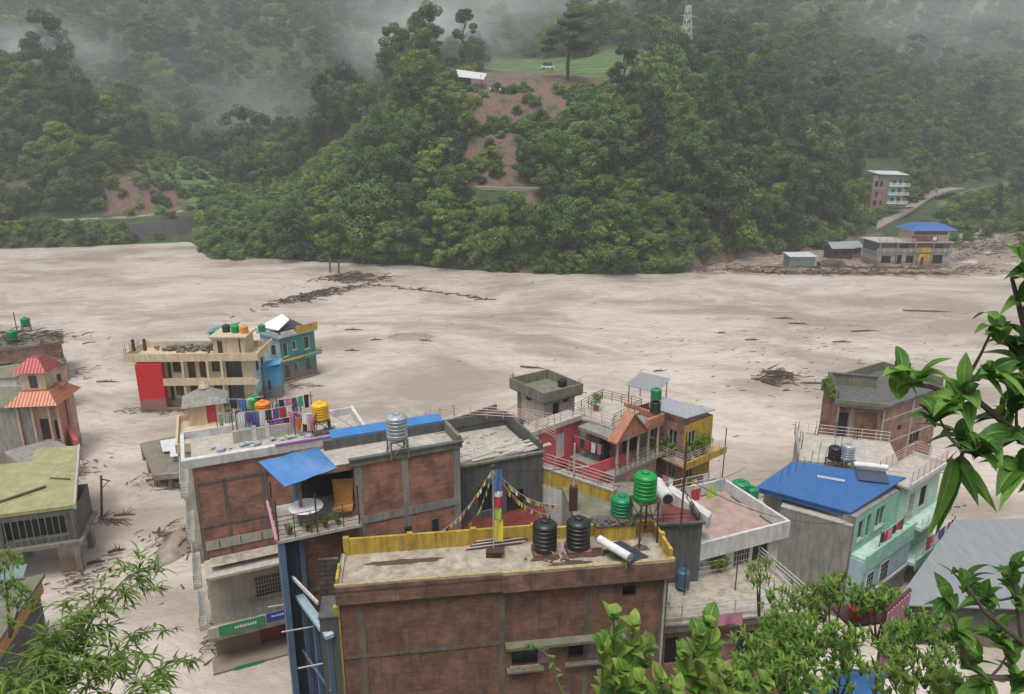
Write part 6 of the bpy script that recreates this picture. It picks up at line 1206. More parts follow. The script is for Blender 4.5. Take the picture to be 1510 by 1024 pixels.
for px, py, L, a, lb in LOGS:
    p = G0(px, py); m_ = MB('floating_log', 'drift'); R = random.Random(int(px)); q = [Vector((-L/2*cos(a), -L/2*sin(a), .02)), Vector((-.1*L, 0, .12)), Vector((.2*L, .1*sin(a)*L, .1)), Vector((L/2*cos(a), L/2*sin(a), .0))]; m_.tube([p+v for v in q], .12+.02*L, 7, .06)
    for k in range(3): s0 = p+q[1].lerp(q[2], R.random()); m_.tube([s0, s0+Vector((R.uniform(-.5, .7), R.uniform(-.4, .4), R.uniform(.1, .5)))], .05, 4, .02)
    tag(m_.build(), lb, 'log')
# --- far right bank ---
P0 = W(1296, 388, z=.3)
c0 = W(1292, 392, z=.3); r0 = W(1396, 392, z=.3)
t = Thing('stilt_house', 'flooded house on posts with blue hipped roof on the far bank', 'house', c0, atan2(r0.y-c0.y, r0.x-c0.x)); t.w = w = (r0-c0).length; t.d = d = 8
t.walls('conc_light', 0, 3.0, {'F': [(1, .6, 3.4, 2.4, 'dark'), (4.4, .4, 6, 2.6, 'dark'), (7, .6, 9, 2.4, 'dark'), (13.5, .4, 16, 2.6, 'dark')]}, rev=.5); t.box('entrance', 'yellow', w*.56, -.5, 0, w*.72, -.01, 4.4); t.part('doorway', 'dark').box(w*.6, -.52, .2, w*.64, -.501, 2.2)
t.slab('conc', 3.0, 3.25, .5, 'floor_slab'); t.walls('conc_dark', 3.25, 5.6, {'F': [(w*.3, 3.6, w*.42, 5.2, 'dark'), (w*.78, 3.6, w*.9, 5.2, 'dark')]}); t.slab('conc_light', 5.6, 5.85, .6, 'floor_slab')
t.rail('rail', [(-.4, -.4), (w+.4, -.4)], 3.25, .9, 3, 1.6, .06); t.rail('rail', [(-.4, -.4), (w*.5, -.4)], 5.85, .9, 3, 1.6, .06)
ub = t.part('upper_storey', 'cream'); ub.box(w*.45, .3, 5.85, w*.98, d*.8, 8.6); uw = t.part('window_band', 'glass'); uw.box(w*.48, .27, 7.5, w*.95, .298, 8.3); t.box('red_wall', 'brick', w*.46, -.3, 5.86, w*.8, .29, 7.2)
hip(t, 'roof', 'bluetin', w*.38, -1.2, w*1.06, d*.9, 8.6, 1.4, .5)
for x in (0, w*.25, w*.5, w*.75, w): t.part('post', 'conc').tube([(x, -.7, -.5), (x, -.7, 5.6)], .12, 6)
t.rods([(.3, .5), (2, .4), (4, .5), (6, .4)], 5.85, 1.4, seed=15)
t.done()
cloths('washing_line', 'dark red washing on the middle floor of the stilt house', t.world(w*.5, -.6, 5.9), t.yaw, 5, ['clothred', 'wood', 'clothred', 'clothwhite'], 1.3, seed=31)
t = bld('tin_container', 'small grey green tin shed half buried in mud on the far bank', (1166, 378), (1203, 378), 3.2, 4.4); 
t.e.location.z = 0; t.walls('greentin', -.5, 3.0, {'F': [(1.5, .3, 2.4, 2.2, 'door', 'greentin')]}); t.part('roof', 'whitetin').sheet([(-.3, -.3, 3.1), (t.w+.3, -.3, 3.1), (t.w+.3, 4.6, 3.5), (-.3, 4.6, 3.5)], .08); t.done()
for i, (px, py, w_, lb) in enumerate(((1226, 381, 5.5, 'dark wooden roadside hut on the far bank with gable roof'), (1246, 380, 5, 'second wooden roadside hut nearer the stilt house'))):
    t = Thing('roadside_hut', lb, 'hut', W(px, py, z=.6), .1+.2*i); t.w = w_; t.d = 4; t.walls('darkwood' if i == 0 else 'conc_dark', -.5, 2.6, {'F': [(.6, .4, 1.6, 2.1, 'dark'), (2.6, .8, 4, 2, 'dark')]}); rf = t.part('roof', 'greytin2'); rf.sheet([(-.4, -.5, 2.5), (w_+.4, -.5, 2.5), (w_+.4, 2, 3.9), (-.4, 2, 3.9)], .08).sheet([(-.4, 2, 3.9), (w_+.4, 2, 3.9), (w_+.4, 4.5, 2.5), (-.4, 4.5, 2.5)], .08); t.done()
t = Thing('overturned_boat', 'rounded dark wreck half buried in mud right of the tin shed', 'wreck', W(1226, 393, z=.3), .1); mb = t.part('hull', 'drift', smooth=True)
for i in range(9):
    pass
mb.tube([(-3.2, 0, .2), (-2.2, 0, .6), (0, 0, .8), (2, 0, .6), (3, 0, .2)], 1.1, 12, .8); rbs = t.part('ribs', 'rust'); 
for i in range(6): rbs.tube([(-2.4+i*.9, -1.15, .3), (-2.4+i*.9, -.6, 1.55), (-2.4+i*.9, .2, 1.85)], .07, 5)
t.done()
debris('bank_debris', 'broken timber strewn over the far mud bank', W(1230, 398, z=.6), 420, 34, 5, 3.6, 91, .5, .0, .16)
debris('bank_debris', 'broken timber strewn right of the stilt house', W(1450, 365, z=.6), 200, 26, 13, 4, 92, .4, .3, .16)
pile('bank_stones', 'mud caked stones and rubble along the far mud bank', [W(1120, 400, z=.5), W(1400, 402, z=.5)], 'mud', 'stones', 500, .8, 5, flat=.8)
pile('bank_stones', 'stones and rubble on the flats right of the stilt house', [W(1405, 385, z=.5), W(1500, 345, z=.5)], 'mud', 'stones', 260, .9, 6, flat=.6)
# hillside house by the road
g = on_hill(1305, 303); zb = g.z-1
t = Thing('hill_house', 'tall narrow turquoise and brick house beside the road on the wooded slope', 'house', (W(1283, 303, Y=g.y-6).x, g.y-6, zb), .0); t.w = w = 10.5; t.d = 8
t.walls('brick_pink', -2, 6.5, {'F': [(.8, .8, 2, 2.6, 'dark'), (3, 1, 4, 2.6, 'win'), (1, 3.8, 2.2, 5.6, 'win')]}); t.walls('conc', 6.5, 11, {'F': [(.6, 7.2, 1.8, 9, 'dark'), (2.4, 7.2, 3.4, 9, 'dark')]})
tq = t.part('turquoise_front', 'mint'); tq.box(w*.5, -.5, -1, w, -.004, 8.6); 
for z in (1.5, 4.4, 7.3): t.box('balcony', 'whiteclean', w*.48, -1.6, z, w+1.4, -.502, z+.2); t.rail('whiteclean', [(w*.5, -1.5), (w+1.3, -1.5)], z+.2, .8, 3, 1.2, .05); wq = t.part('window', 'darkwood'); wq.box(w*.6, -.53, z+.6, w*.72, -.501, z+2.1); wq.box(w*.8, -.53, z+.3, w*.92, -.501, z+2.3)
t.part('roof', 'whitetin').sheet([(w*.1, -1, 11.4), (w+1, -1, 11.1), (w+1, 8, 12), (w*.1, 8, 12.2)], .1)
for x in (w*.2, w*.9): t.part('post', 'conc').tube([(x, -.6, 8.6), (x, -.6, 11.3)], .1, 5)
t.done()
debris('fallen_timber', 'fallen timber and rubble at the foot of the turquoise hill house', W(1312, 309, Y=g.y-9), 60, 7, 2.5, 4, 95, 1.2, .2, .2)
def veh(name, label, cat, p, yaw, mat, L=4, Wd=1.7, H=1.5):
    t = Thing(name, label, cat, p, yaw); b_ = t.part('body', mat); b_.prism([(-L/2, -Wd/2), (L/2, -Wd/2), (L/2, Wd/2), (-L/2, Wd/2)], .35, .95); k = t.part('cabin', mat); k.sheet([(-L*.28, -Wd*.42, H), (L*.2, -Wd*.42, H), (L*.2, Wd*.42, H), (-L*.28, Wd*.42, H)], .06)
    gl = t.part('glass', 'glass'); gl.prism([(-L*.34, -Wd*.45), (L*.3, -Wd*.45), (L*.3, Wd*.45), (-L*.34, Wd*.45)], .951, H-.061)
    for x in (-L*.32, L*.32):
        for y in (-Wd/2-.01, Wd/2-.16): t.part('wheel', 't_black', smooth=True).tube([(x, y, .32), (x, y+.17, .32)], .32, 14)
    t.done()
def hill3(px, py, Y, dz=.5): return W(px, py, Y=Y)+Vector((0, 0, dz))
veh('parked_car', 'white car on the road right of the turquoise hill house', 'car', hill3(1337, 287, 268, .8), .4, 'whiteclean')
veh('parked_car', 'white car on the flat red earth terrace under the open crowned tree', 'car', on_hill(806, 104)+Vector((0, 0, .3)), .1, 'whiteclean', 5, 2, 2.4)
# people as small clothed figures
def person(label, p, shirt, trousers='clothdark', yaw=0, group=None, h=1.65, pose=0):
    """one skinned body with head, arms and legs; clothes are children"""
    t = Thing('person', label, 'person', p, yaw, group); s = h/1.7
    b_ = MB('body', M.get('skin')); b_.smooth = True
    me = bpy.data.meshes.new('body'); J = {'pel': (0, 0, .92), 'ch': (0, 0, 1.25), 'nk': (0, 0, 1.45), 'hd': (0, .01, 1.58), 'tp': (0, 0, 1.68), 'sl': (.19, 0, 1.39), 'el': (.25, -.03, 1.12), 'hl': (.24, -.14*(1+pose), .88+.1*pose), 'sr': (-.19, 0, 1.39), 'er': (-.26, -.02, 1.12), 'hr': (-.24, -.1, .87), 'kl': (.1, -.03-.1*pose, .5), 'fl': (.11, 0, .06), 'tl': (.12, -.14, .03), 'kr': (-.1, -.01, .5), 'fr': (-.12, .04+.1*pose, .06), 'tr': (-.13, -.1+.1*pose, .03)}
    E = [('pel', 'ch'), ('ch', 'nk'), ('nk', 'hd'), ('hd', 'tp'), ('ch', 'sl'), ('sl', 'el'), ('el', 'hl'), ('ch', 'sr'), ('sr', 'er'), ('er', 'hr'), ('pel', 'kl'), ('kl', 'fl'), ('fl', 'tl'), ('pel', 'kr'), ('kr', 'fr'), ('fr', 'tr')]
    ks = list(J); me.from_pydata([tuple(c*s for c in J[k]) for k in ks], [(ks.index(a), ks.index(b__)) for a, b__ in E], []); o = bpy.data.objects.new('body', me); COL.objects.link(o); o.parent = t.e; me.materials.append(M['skin'])
    md = o.modifiers.new('skin', 'SKIN'); rd = {'pel': .13, 'ch': .14, 'nk': .055, 'hd': .1, 'tp': .07, 'sl': .055, 'el': .042, 'hl': .035, 'sr': .055, 'er': .042, 'hr': .035, 'kl': .06, 'fl': .04, 'tl': .035, 'kr': .06, 'fr': .04, 'tr': .035}
    for i, k in enumerate(ks): me.skin_vertices[0].data[i].radius = (rd[k]*s, rd[k]*s)
    me.skin_vertices[0].data[0].use_root = True; o.modifiers.new('sub', 'SUBSURF').levels = 1
    def L(*a): return [Vector(J[k])*s for k in a]
    st = t.part('shirt', shirt, smooth=True); st.lathe((0, 0, 0), [(.19*s, .88*s), (.18*s, 1.05*s), (.2*s, 1.3*s), (.15*s, 1.42*s), (.08*s, 1.46*s)], 12); st.tube(L('sl', 'el'), .075*s, 8, .06*s); st.tube(L('sr', 'er'), .075*s, 8, .06*s)
    tr = t.part('trousers', trousers, smooth=True); tr.tube([Vector((.09, 0, .95))*s]+L('kl', 'fl'), .11*s, 8, .065*s); tr.tube([Vector((-.09, 0, .95))*s]+L('kr', 'fr'), .11*s, 8, .065*s)
    hr = t.part('hair', 't_black', smooth=True); hr.lathe((0, .02*s, 1.56*s), [(.115*s, 0), (.12*s, .08*s), (.08*s, .15*s), (.02*s, .17*s)], 10); t.done()
M['skin'] = simple('skin', (.3, .16, .1), .6)
cs = ['clothwhite', 'clothdark', 'clothred', 'clothdark', 'clothwhite', 'clothdark', 'clothblue', 'clothwhite', 'clothdark', 'clothwhite']
for i in range(10): person('person standing in the row of people on the red earth terrace', on_hill(722+i*4.1+(i % 3), 140)+Vector((0, -.3*(i % 2), .1)), cs[i], yaw=random.uniform(-1, 1), group='people on the red earth terrace', pose=i % 2)
for i in range(16):
    px = 1338+random.uniform(0, 48); Y = 262+random.uniform(0, 14); person('person in the crowd on the road by the turquoise hill house', hill3(px, 297-(Y-262)*1.1, Y, 1.0), random.choice(cs), yaw=random.uniform(0, 6), group='crowd on the far road', pose=i % 2)
person('lone person walking on the lower part of the far bank road', hill3(1252, 353, 221, .6), 'clothdark', yaw=1)
# shed and little things on the spur
g = on_hill(695, 136)
t = Thing('tin_roof_shed', 'open shed with bright white tin roof on the red earth terrace', 'shed', g, .1); rf = t.part('roof', 'whitetin'); rf.sheet([(-4.4, -.6, 3.3), (3.4, -1.4, 2.5), (4.6, 3.4, 4.6), (-5.0, 4, 5.8)], .1)
for x, y in ((-3.8, 1), (-3.2, 3.4), (2.6, .2), (3.2, 2)): t.part('post', 'wood').tube([(x, y, -.6), (x, y, 4.1)], .12, 6)
t.part('wall', 'conc_dark').box(-3.4, 1.6, -.5, -.4, 1.75, 3.2); t.done()
tag(MB('white_sign', 'clothwhite').box(0, 0, 0, 1.4, .1, 1.2).build(), 'small white board at the edge of the mud bank below the trees', 'board').location = W(1092, 378, z=.3)
for i, (px, py, Y, h) in enumerate(((1108, 0, 0, 0),)): pass
def pylon(p, h, w_, label):
    t = Thing('lattice_pylon', label, 'pylon', p, .3); m_ = t.part('lattice', 'rail'); n_ = 9
    for k in range(n_):
        z0, z1 = h*k/n_, h*(k+1)/n_; a, b_ = w_*(1-.75*k/n_)/2, w_*(1-.75*(k+1)/n_)/2; c0 = [(-a, -a), (a, -a), (a, a), (-a, a)]; c1 = [(-b_, -b_), (b_, -b_), (b_, b_), (-b_, b_)]
        for i in range(4): j = (i+1) % 4; m_.tube([(*c0[i], z0), (*c1[i], z1)], .16, 4); m_.tube([(*c0[i], z0), (*c1[j], z1)], .1, 4); m_.tube([(*c0[j], z0), (*c1[i], z1)], .1, 4)
    for z in (.72, .86): t.part('cross_arm', 'rail').tube([(-w_*.55, 0, h*z), (w_*.55, 0, h*z)], .14, 4)
    t.done()
pylon(on_hill(1010, 120), 26, 5, 'grey steel lattice pylon rising out of the forest on the spur')
t = Thing('retaining_wall', 'dark stone retaining wall under the left riverside track', 'wall', (0, 0, 0), 0); m_ = t.part('stones', 'conc_dark'); P_ = [W(192, 350, Y=216), W(260, 344, Y=222), W(310, 334, Y=228), W(345, 322, Y=233)]
for a, b_ in zip(P_[:-1], P_[1:]): m_.sheet([a+Vector((0, 0, 4)), b_+Vector((0, 0, 4)), b_+Vector((0, 1.2, 4)), a+Vector((0, 1.2, 4))], 6)
t.done()
# ================= near plants =================
def leaf_mesh(specs, seg=6, fold=.18, shape=.9):
    """specs: (base, direction, up, length, width, droop) -> quads"""
    V = []; Fq = []
    for b0, d, up, L, wd_, dr in specs:
        d = d.normalized(); s = d.cross(up)
        if s.length < .05: s = d.cross(Vector((1, .2, 0)))
        s.normalize(); nrm = s.cross(d).normalized(); k = len(V)
        for i in range(seg+1):
            t = i/seg; ww = wd_*.56*sin(pi*min(1, t*.97+.02)**.8)**.9*(1-.25*t); c = b0 + d*(L*t) - Vector((0, 0, 1))*(dr*L*t*t) + nrm*(.06*L*sin(pi*t))
            V += [c + s*ww + nrm*ww*fold*2, c, c - s*ww + nrm*ww*fold*2]
        for i in range(seg): a = k+3*i; Fq += [(a, a+1, a+4, a+3), (a+1, a+2, a+5, a+4)]
    return V, Fq
def whorl(R, c, axis, n_, L, wd_, spread=1.0, droop=.3, mat=None):
    """leaves around a twig tip"""
    axis = axis.normalized(); a = axis.cross(Vector((.3, .2, 1))).normalized(); b_ = axis.cross(a); out = []
    for i in range(n_):
        t = 2*pi*i/n_*1.618*2 + R.uniform(-.3, .3); k = spread*R.uniform(.55, 1.25); d = axis + (a*cos(t)+b_*sin(t))*k; out.append((c - axis*L*R.uniform(0, .5), d, axis + Vector((0, 0, .5)), L*R.uniform(.5, 1.08), wd_*R.uniform(.65, 1.15), droop*R.uniform(.3, 1.6)))
    return out
def leafy(t, specs, mat, name='foliage', **k):
    V, Fq = leaf_mesh(specs, **k); inv = t.e.location; V = [tuple(v - inv) for v in V]
    o = bpy.data.objects.new(name, npmesh(name, V, Fq, mat, smooth=True)); a_ = o.data.attributes.new('rib', 'FLOAT', 'POINT'); a_.data.foreach_set('value', [1. if i % 3 == 1 else 0. for i in range(len(V))]); COL.objects.link(o); o.parent = t.e; return o
def P3(px, py, d):
    """point at the depth d in front of the camera"""
    v = W(px, py, Y=10)-Vector((0, 0, CH)); fw = Vector((0, cos(PITCH), -sin(PITCH))); return Vector((0, 0, CH)) + v*(d/v.dot(fw))
# --- big leafed tree reaching in from the right ---
def branch_plant(name, label, root, paths, tips, mat, L, wd_, seed, nleaf=9, thick=.02, spread=1.0, droop=.35, cat='tree branch', stemmat='bark', mid=0, axz=.5):
    R = random.Random(seed); t = Thing(name, label, cat, root, 0); br = t.part('branch', stemmat, smooth=True)
    for P_ in paths: br.tube([p-root for p in P_], thick, 7, thick*.35)
    specs = []
    allp = [p for P_ in paths for p in P_]
    for c in tips:
        near = min(allp, key=lambda p: (p-c).length + (0.3 if p.z > c.z else 0)); ax = (c-near); 
        if ax.length < 1e-3: ax = Vector((0, 0, 1))
        ax = ax.normalized()*.6 + Vector((R.uniform(-.5, .5), R.uniform(-.5, .3), axz+R.uniform(-.2, .4)))
        br.tube([near-root, near.lerp(c, .5)+Vector((0, 0, -.02))-root, c-root], thick*.4, 5, thick*.2)
        specs += whorl(R, c, ax, nleaf+R.randint(-2, 2), L, wd_, spread, droop)
        for m_ in range(mid): q = near.lerp(c, R.uniform(.3, .9)); specs += whorl(R, q, ax, 3, L*.9, wd_, spread, droop)
    t.done(); leafy(t, specs, mat); return t
D = 3.2
root = P3(1640, 760, 3.3)
pth = [[root, P3(1560, 700, 3.25), P3(1500, 640, 3.2), P3(1440, 590, 3.15), P3(1370, 570, 3.1), P3(1330, 565, 3.1)], [P3(1560, 700, 3.25), P3(1530, 560, 3.2), P3(1505, 460, 3.15), P3(1492, 410, 3.1)], [P3(1500, 640, 3.2), P3(1450, 670, 3.1), P3(1420, 665, 3.05)], [P3(1440, 590, 3.15), P3(1425, 560, 3.2)]]
tips = [P3(x, y, d) for x, y, d in ((1310, 555, 3.1), (1498, 392, 3.0), (1450, 470, 3.1), (1392, 690, 3.1),  (1360, 610, 3.0), (1332, 552, 3.1), (1400, 572, 3.15), (1442, 548, 3.1), (1480, 585, 3.2), (1382, 590, 3.05), (1430, 655, 3.0), (1470, 640, 3.1), (1452, 600, 3.2), (1500, 560, 3.1), (1510, 640, 3.1), (1495, 500, 3.1), (1500, 430, 3.05), (1525, 470, 3.2), (1478, 520, 3.15), (1400, 640, 3.15), (1480, 690, 3.1), (1520, 700, 3.2), (1530, 590, 3.0), (1540, 520, 3.1))]
branch_plant('broad_leaf_tree', 'big glossy leaved branch reaching in from the right over the brick house', root, pth, [p+Vector((.06, 0, 0)) for p in tips], 'bigleaf', .215, .078, 5, 8, .022, .95, .5)
root = P3(1620, 1080, 3.6)
pth = [[root, P3(1560, 1000, 3.6), P3(1510, 950, 3.5), P3(1450, 900, 3.4), P3(1430, 870, 3.4)], [P3(1510, 950, 3.5), P3(1500, 880, 3.5), P3(1495, 850, 3.5)], [P3(1560, 1000, 3.6), P3(1460, 1000, 3.5), P3(1430, 985, 3.5)]]
tips = [P3(x, y, 3.5) for x, y in ((1425, 850), (1452, 880), (1398, 882), (1492, 838), (1500, 880), (1470, 930), (1440, 970), (1490, 960), (1500, 1000), (1530, 920), (1530, 860), (1450, 1010), (1410, 930))]
branch_plant('broad_leaf_tree', 'dark glossy leaved branch in the bottom right corner', root, pth, tips, 'bigleaf', .19, .065, 6, 9, .02, 1.0, .45)
# --- young broad leaved saplings at the bottom centre ---
def sapling(label, bx, tops, d, L, wd_, seed, mat='young', n_=7, thick=.012):
    R = random.Random(seed); root = P3(bx, 1180, d+.3); t = Thing('sapling', label, 'sapling', root, 0, None); st = t.part('stem', 'stem', smooth=True); specs = []
    for (x, y) in tops:
        a = P3(x, y, d + R.uniform(-.15, .25)); base = root + Vector((R.uniform(-.1, .1), R.uniform(-.1, .1), 0)); m1 = base.lerp(a, .5)+Vector((R.uniform(-.05, .05), 0, 0)); st.tube([base-root, m1-root, a-root], thick, 6, thick*.4)
        for k in range(6):
            c = base.lerp(a, 1-.105*k) if k else a; specs += whorl(R, c, Vector((0, -.1, 1)), n_ if k == 0 else 4, L*(.75+.06*k), wd_, 1.0+.15*k, .3)
    t.done(); leafy(t, specs, mat, fold=.1)
sapling('light green broad leaved sapling nearest the front brick house', 900, [(905, 905), (935, 920), (890, 950), (955, 950)], 4.4, .19, .085, 1)
sapling('tall thin sapling with one upright dark leaf shoot at the bottom centre', 1040, [(1046, 915), (1030, 935), (1010, 965)], 4.2, .2, .09, 2)
sapling('light green broad leaved sapling in the bottom middle', 960, [(975, 1000), (945, 1005), (1000, 1015), (920, 985)], 3.8, .16, .075, 3)
sapling('light green broad leaved sapling right of the middle bottom', 1100, [(1070, 985), (1100, 1000), (1130, 1005), (1055, 1010)], 4.0, .16, .07, 4)
sapling('yellow green sapling at the bottom between the shrub and the dark branch', 1370, [(1340, 1005), (1385, 1000), (1410, 1005)], 3.8, .12, .06, 7)
# --- terrace side shrubs (small leaves, farther down the slope) ---
def shrub(label, pts, d, L, wd_, seed, mat='shrub', rad=30, n_=60, group=None, name='shrub', lean=1.0, drp=.35, dep=1.2):
    R = random.Random(seed); cx_ = sum(p[0] for p in pts)/len(pts); by = max(p[1] for p in pts)+60; root = P3(cx_, by, d+1); t = Thing(name, label, 'shrub', root, 0, group); st = t.part('stem', 'bark'); specs = []
    for (x, y) in pts:
        a = P3(x, y, d); st.tube([Vector((0, 0, 0)), (a-root)*.5+Vector((0, 0, -.1)), a-root], .035*d/15, 5, .012)
        for k in range(int(n_*.8)):
            th = R.uniform(0, 2*pi); rr_ = rad*1.25*sqrt(R.random())*(.55+.45*abs(sin(th*2.5+x))); c = P3(x+rr_*cos(th), y+rr_*sin(th)*.8, d + R.uniform(-dep, dep))
            specs += whorl(R, c, Vector((R.uniform(-.4, .4)*lean, R.uniform(-.4, .4), 1)), 7, L*1.2, wd_*.9, .8, drp)
            if k % 5 == 0: st.tube([a-root, c-root], .012, 4, .005)
    t.done(); leafy(t, specs, mat, seg=3, fold=.12)
shrub('spiky light green shrub with reddish heart on the terrace by the white house', [(1122, 832), (1116, 848)], 30, .6, .07, 11, 'fern', 16, 16)
shrub('bushy green shrub over the terrace railing corner', [(1150, 888), (1182, 884)], 24, .36, .09, 12, 'shrub', 26, 32)
shrub('feathery green shrub in front of the grey cement side wall', [(1222, 872), (1245, 866), (1208, 892)], 24, .36, .09, 13, 'shrub', 24, 36)
shrub('green shrub at the foot of the mint house wall', [(1290, 880), (1310, 878), (1275, 890)], 24, .34, .09, 14, 'shrub', 20, 34)
shrub('dense green shrub under the terrace railing', [(1140, 940), (1170, 935), (1200, 940), (1110, 962)], 17, .3, .075, 15, 'shrub', 34, 46)
shrub('dense green shrub in the lower middle right', [(1230, 945), (1265, 960), (1190, 965), (1240, 990)], 16, .28, .07, 16, 'shrub', 34, 44)
shrub('dark green shrub spreading at the bottom under the blue tarpaulin scrap', [(1120, 985), (1160, 1000), (1190, 1010), (1090, 1010)], 14, .26, .07, 17, 'shrub', 34, 40)
shrub('green shrub between the mint house and the dark corner branch', [(1345, 930), (1380, 925), (1330, 950), (1400, 955)], 17, .3, .075, 18, 'shrub', 32, 44)
shrub('light green shrub left of the dark corner branch', [(1345, 985), (1310, 1000), (1380, 985), (1400, 1010)], 14, .26, .065, 19, 'fern', 32, 36)
tag(MB('blue_tarpaulin', 'bluetarp').sheet([P3(1190, 1020, 17), P3(1235, 985, 18), P3(1305, 990, 17.6), P3(1300, 1060, 16)], .04).build(), 'blue tarpaulin scrap showing through the shrubs at the bottom', 'tarpaulin')
t = Thing('wicker_fence', 'dark reddish woven fence strip between the shrubs below the mint house', 'fence', P3(1300, 960, 20), .7); f_ = t.part('panel', 'darkwood'); pk = t.part('slats', 'clothpink')
f_.box(-.05, 0, -1.3, 1.5, .08, 1.3)
for i in range(9): pk.sheet([(-.05+i*.17, -.03, 1.25), (.04+i*.17, -.03, 1.25), (.04+i*.17, -.005, 1.25), (-.05+i*.17, -.005, 1.25)], 2.5)
t.done()
t = Thing('planter_table', 'row of red pots and white bowl in front of the mint house corner', 'pot row', P3(1295, 905, 26), .2); 
for i, (x, c_) in enumerate(((-.9, 'clothred'), (-.4, 'clothred'), (.1, 'clothwhite'), (.5, 'clothred'))): t.part('pot', c_, smooth=True).lathe((x, .1*i, 0), [(.2, 0), (.3, .4), (.24, .42)], 12)
t.part('board', 'darkwood').box(-1.4, -.4, -.12, 1.0, .7, -.01); t.part('leg', 'darkwood').box(-1.3, -.3, -2.5, -1.15, -.15, -.12); t.part('leg', 'darkwood').box(.8, -.3, -2.5, .95, -.15, -.12); t.done()
# --- feathery bamboo sprays at the bottom left ---
def spray(label, pts, d, seed, L=.16, wd_=.022, n_=13, mat='fern', dens=10, side=26):
    R = random.Random(seed); P_ = [P3(x, y, d + .3*i) for i, (x, y) in enumerate(pts)]; root = P_[0]; t = Thing('bamboo_spray', label, 'bamboo', root, 0, None); st = t.part('stem', 'stem', smooth=True); st.tube([p-root for p in P_], .012*d/5, 6, .004); specs = []
    for i in range(len(P_)-1):
        for k in range(dens):
            u = (k+R.random())/dens; x = pts[i][0]*(1-u)+pts[i+1][0]*u; y = pts[i][1]*(1-u)+pts[i+1][1]*u; c0 = P_[i].lerp(P_[i+1], u); c = P3(x+R.gauss(0, side), y+R.gauss(0, side*.5), (d+.3*(i+u))+R.uniform(-.4, .4))
            st.tube([c0-root, c-root], .004, 4, .002)
            for q in range(n_):
                f = R.random(); dr = (c-c0).normalized()*.5+Vector((R.uniform(-1, 1), R.uniform(-.7, .7), R.uniform(-.5, .5))); specs.append((c0.lerp(c, .3+.75*f), dr, Vector((0, 0, 1)), L*R.uniform(.6, 1.2), wd_*R.uniform(.8, 1.3), .35))
    t.done(); leafy(t, specs, mat, seg=3, fold=.1)
spray('long feathery bamboo spray arching over the flooded channel', [(60, 1060), (110, 960), (150, 890), (190, 848), (238, 836)], 6.5, 1)
spray('feathery bamboo mass at the lower left beside the orange shed end', [(20, 1080), (60, 1000), (95, 935), (140, 880)], 6, 2, side=34, dens=13)
spray('yellowish bamboo mass in the bottom left corner', [(-20, 1080), (30, 1020), (60, 970), (80, 930)], 5.5, 3, side=36, dens=13)
spray('bamboo spray spreading right along the bottom left', [(80, 1080), (120, 1020), (150, 985), (185, 955)], 6, 4, side=30, dens=11)
spray('thin bamboo spray above the silted channel', [(185, 1080), (215, 1010), (245, 980), (285, 965)], 7, 5, dens=4, side=18, n_=9)
spray('low bamboo tip at the very bottom left of the channel', [(120, 1100), (160, 1040), (205, 1015), (255, 1000)], 5.5, 6, dens=5, side=18)
spray('small bamboo spray over the middle of the silted channel', [(160, 1000), (190, 945), (215, 932), (240, 930)], 7.5, 7, dens=4, side=12, n_=8)
shrub('green weeds in front of the mossy roofed house posts', [(10, 860), (30, 880), (5, 830)], 30, .4, .09, 31, 'shrub', 24, 30)
t = Thing('vine_tendril', 'single arching vine tendril in front of the brick windows', 'vine', P3(850, 1060, 4.5), 0); pts = [P3(x, y, 4.5) for x, y in ((850, 1060), (822, 1005), (815, 975), (800, 960), (785, 955), (770, 958))]; t.part('stem', 'stem', smooth=True).tube([p-t.loc for p in pts], .006, 5, .003); t.done()
R = random.Random(3); sp = []
for i in range(26): a = R.randint(0, 4); c = pts[a].lerp(pts[a+1], R.random()); sp.append((c, Vector((R.uniform(-1, 1), R.uniform(-.5, .5), R.uniform(-.4, .9))), Vector((0, 0, 1)), .05, .02, .2))
leafy(t, sp, 'fern', seg=3)
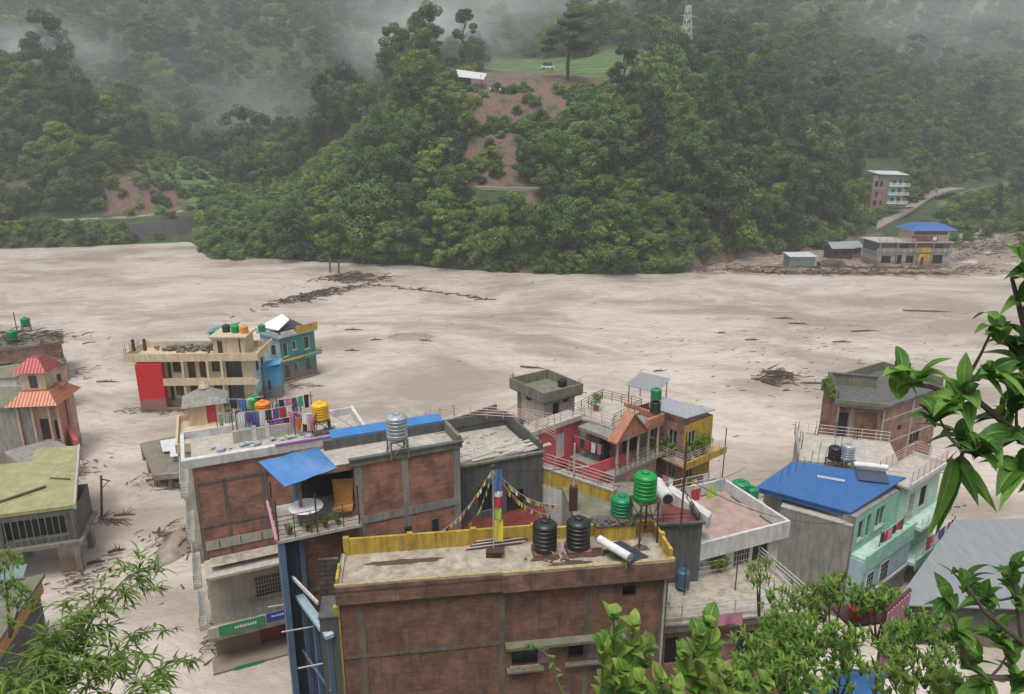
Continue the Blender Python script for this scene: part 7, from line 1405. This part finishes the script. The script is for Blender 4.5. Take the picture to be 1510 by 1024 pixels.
# ---------------- haze ----------------
mb = MB('haze', 'dark'); mb.box(-900, -40, -4, 1100, 960, 420); 
m = bpy.data.materials.new('haze_air'); m.use_nodes = True; n = m.node_tree; n.nodes.clear(); out = n.nodes.new('ShaderNodeOutputMaterial'); pv = n.nodes.new('ShaderNodeVolumePrincipled')
pv.inputs['Color'].default_value = (.93, .95, 1, 1); pv.inputs['Density'].default_value = .00042; pv.inputs['Anisotropy'].default_value = .1; n.links.new(pv.outputs[0], out.inputs['Volume'])
mb.mat = m; o = mb.build(); o['kind'] = 'stuff'; tag(o, 'thin pale rain haze filling the whole valley air', 'haze')

def mist(label, p, size, dens, seed):
    me = bpy.data.meshes.new('mist'); import bmesh; bm = bmesh.new(); bmesh.ops.create_icosphere(bm, subdivisions=3, radius=1); bm.to_mesh(me); bm.free()
    m = bpy.data.materials.new('mist_air'); m.use_nodes = True; n = m.node_tree; n.nodes.clear(); out = n.nodes.new('ShaderNodeOutputMaterial'); pv = n.nodes.new('ShaderNodeVolumePrincipled'); tc = N(n, 'ShaderNodeTexCoord').outputs['Object']
    ln = N(n, 'ShaderNodeVectorMath', operation='LENGTH'); n.links.new(tc, ln.inputs[0]); r = ramp(n, ln.outputs['Value'], .15, .98, (1, 1, 1, 1), (0, 0, 0, 1)); ns = noise(n, tc, 1.7+.2*seed, 4, .55); r2 = ramp(n, ns, .38, .68)
    a = N(n, 'ShaderNodeMath', operation='MULTIPLY'); n.links.new(r.outputs[0], a.inputs[0]); n.links.new(r2.outputs[0], a.inputs[1]); b2 = N(n, 'ShaderNodeMath', operation='MULTIPLY'); n.links.new(a.outputs[0], b2.inputs[0]); b2.inputs[1].default_value = dens
    pv.inputs['Color'].default_value = (.97, .98, 1, 1); n.links.new(b2.outputs[0], pv.inputs['Density']); n.links.new(pv.outputs[0], out.inputs['Volume']); me.materials.append(m)
    o = bpy.data.objects.new('mist', me); COL.objects.link(o); o.location = p; o.scale = size; tag(o, label, 'mist', kind='stuff')
mist('drifting mist wisp rising behind the lone bare trunked tree', W(610, 55, Y=330), (42, 25, 30), .05, 1)
mist('drifting mist patch over the wooded mound at the upper left', W(30, 85, Y=315), (55, 22, 22), .045, 2)
mist('thin mist lying in the side valley left of the spur', W(350, 190, Y=330), (70, 35, 42), .013, 3)
mist('pale mist behind the field at the top of the spur', W(720, 20, Y=420), (100, 30, 30), .03, 4)
mist('pale mist over the far terraced slope at the upper right', W(1400, 30, Y=470), (120, 40, 45), .012, 5)
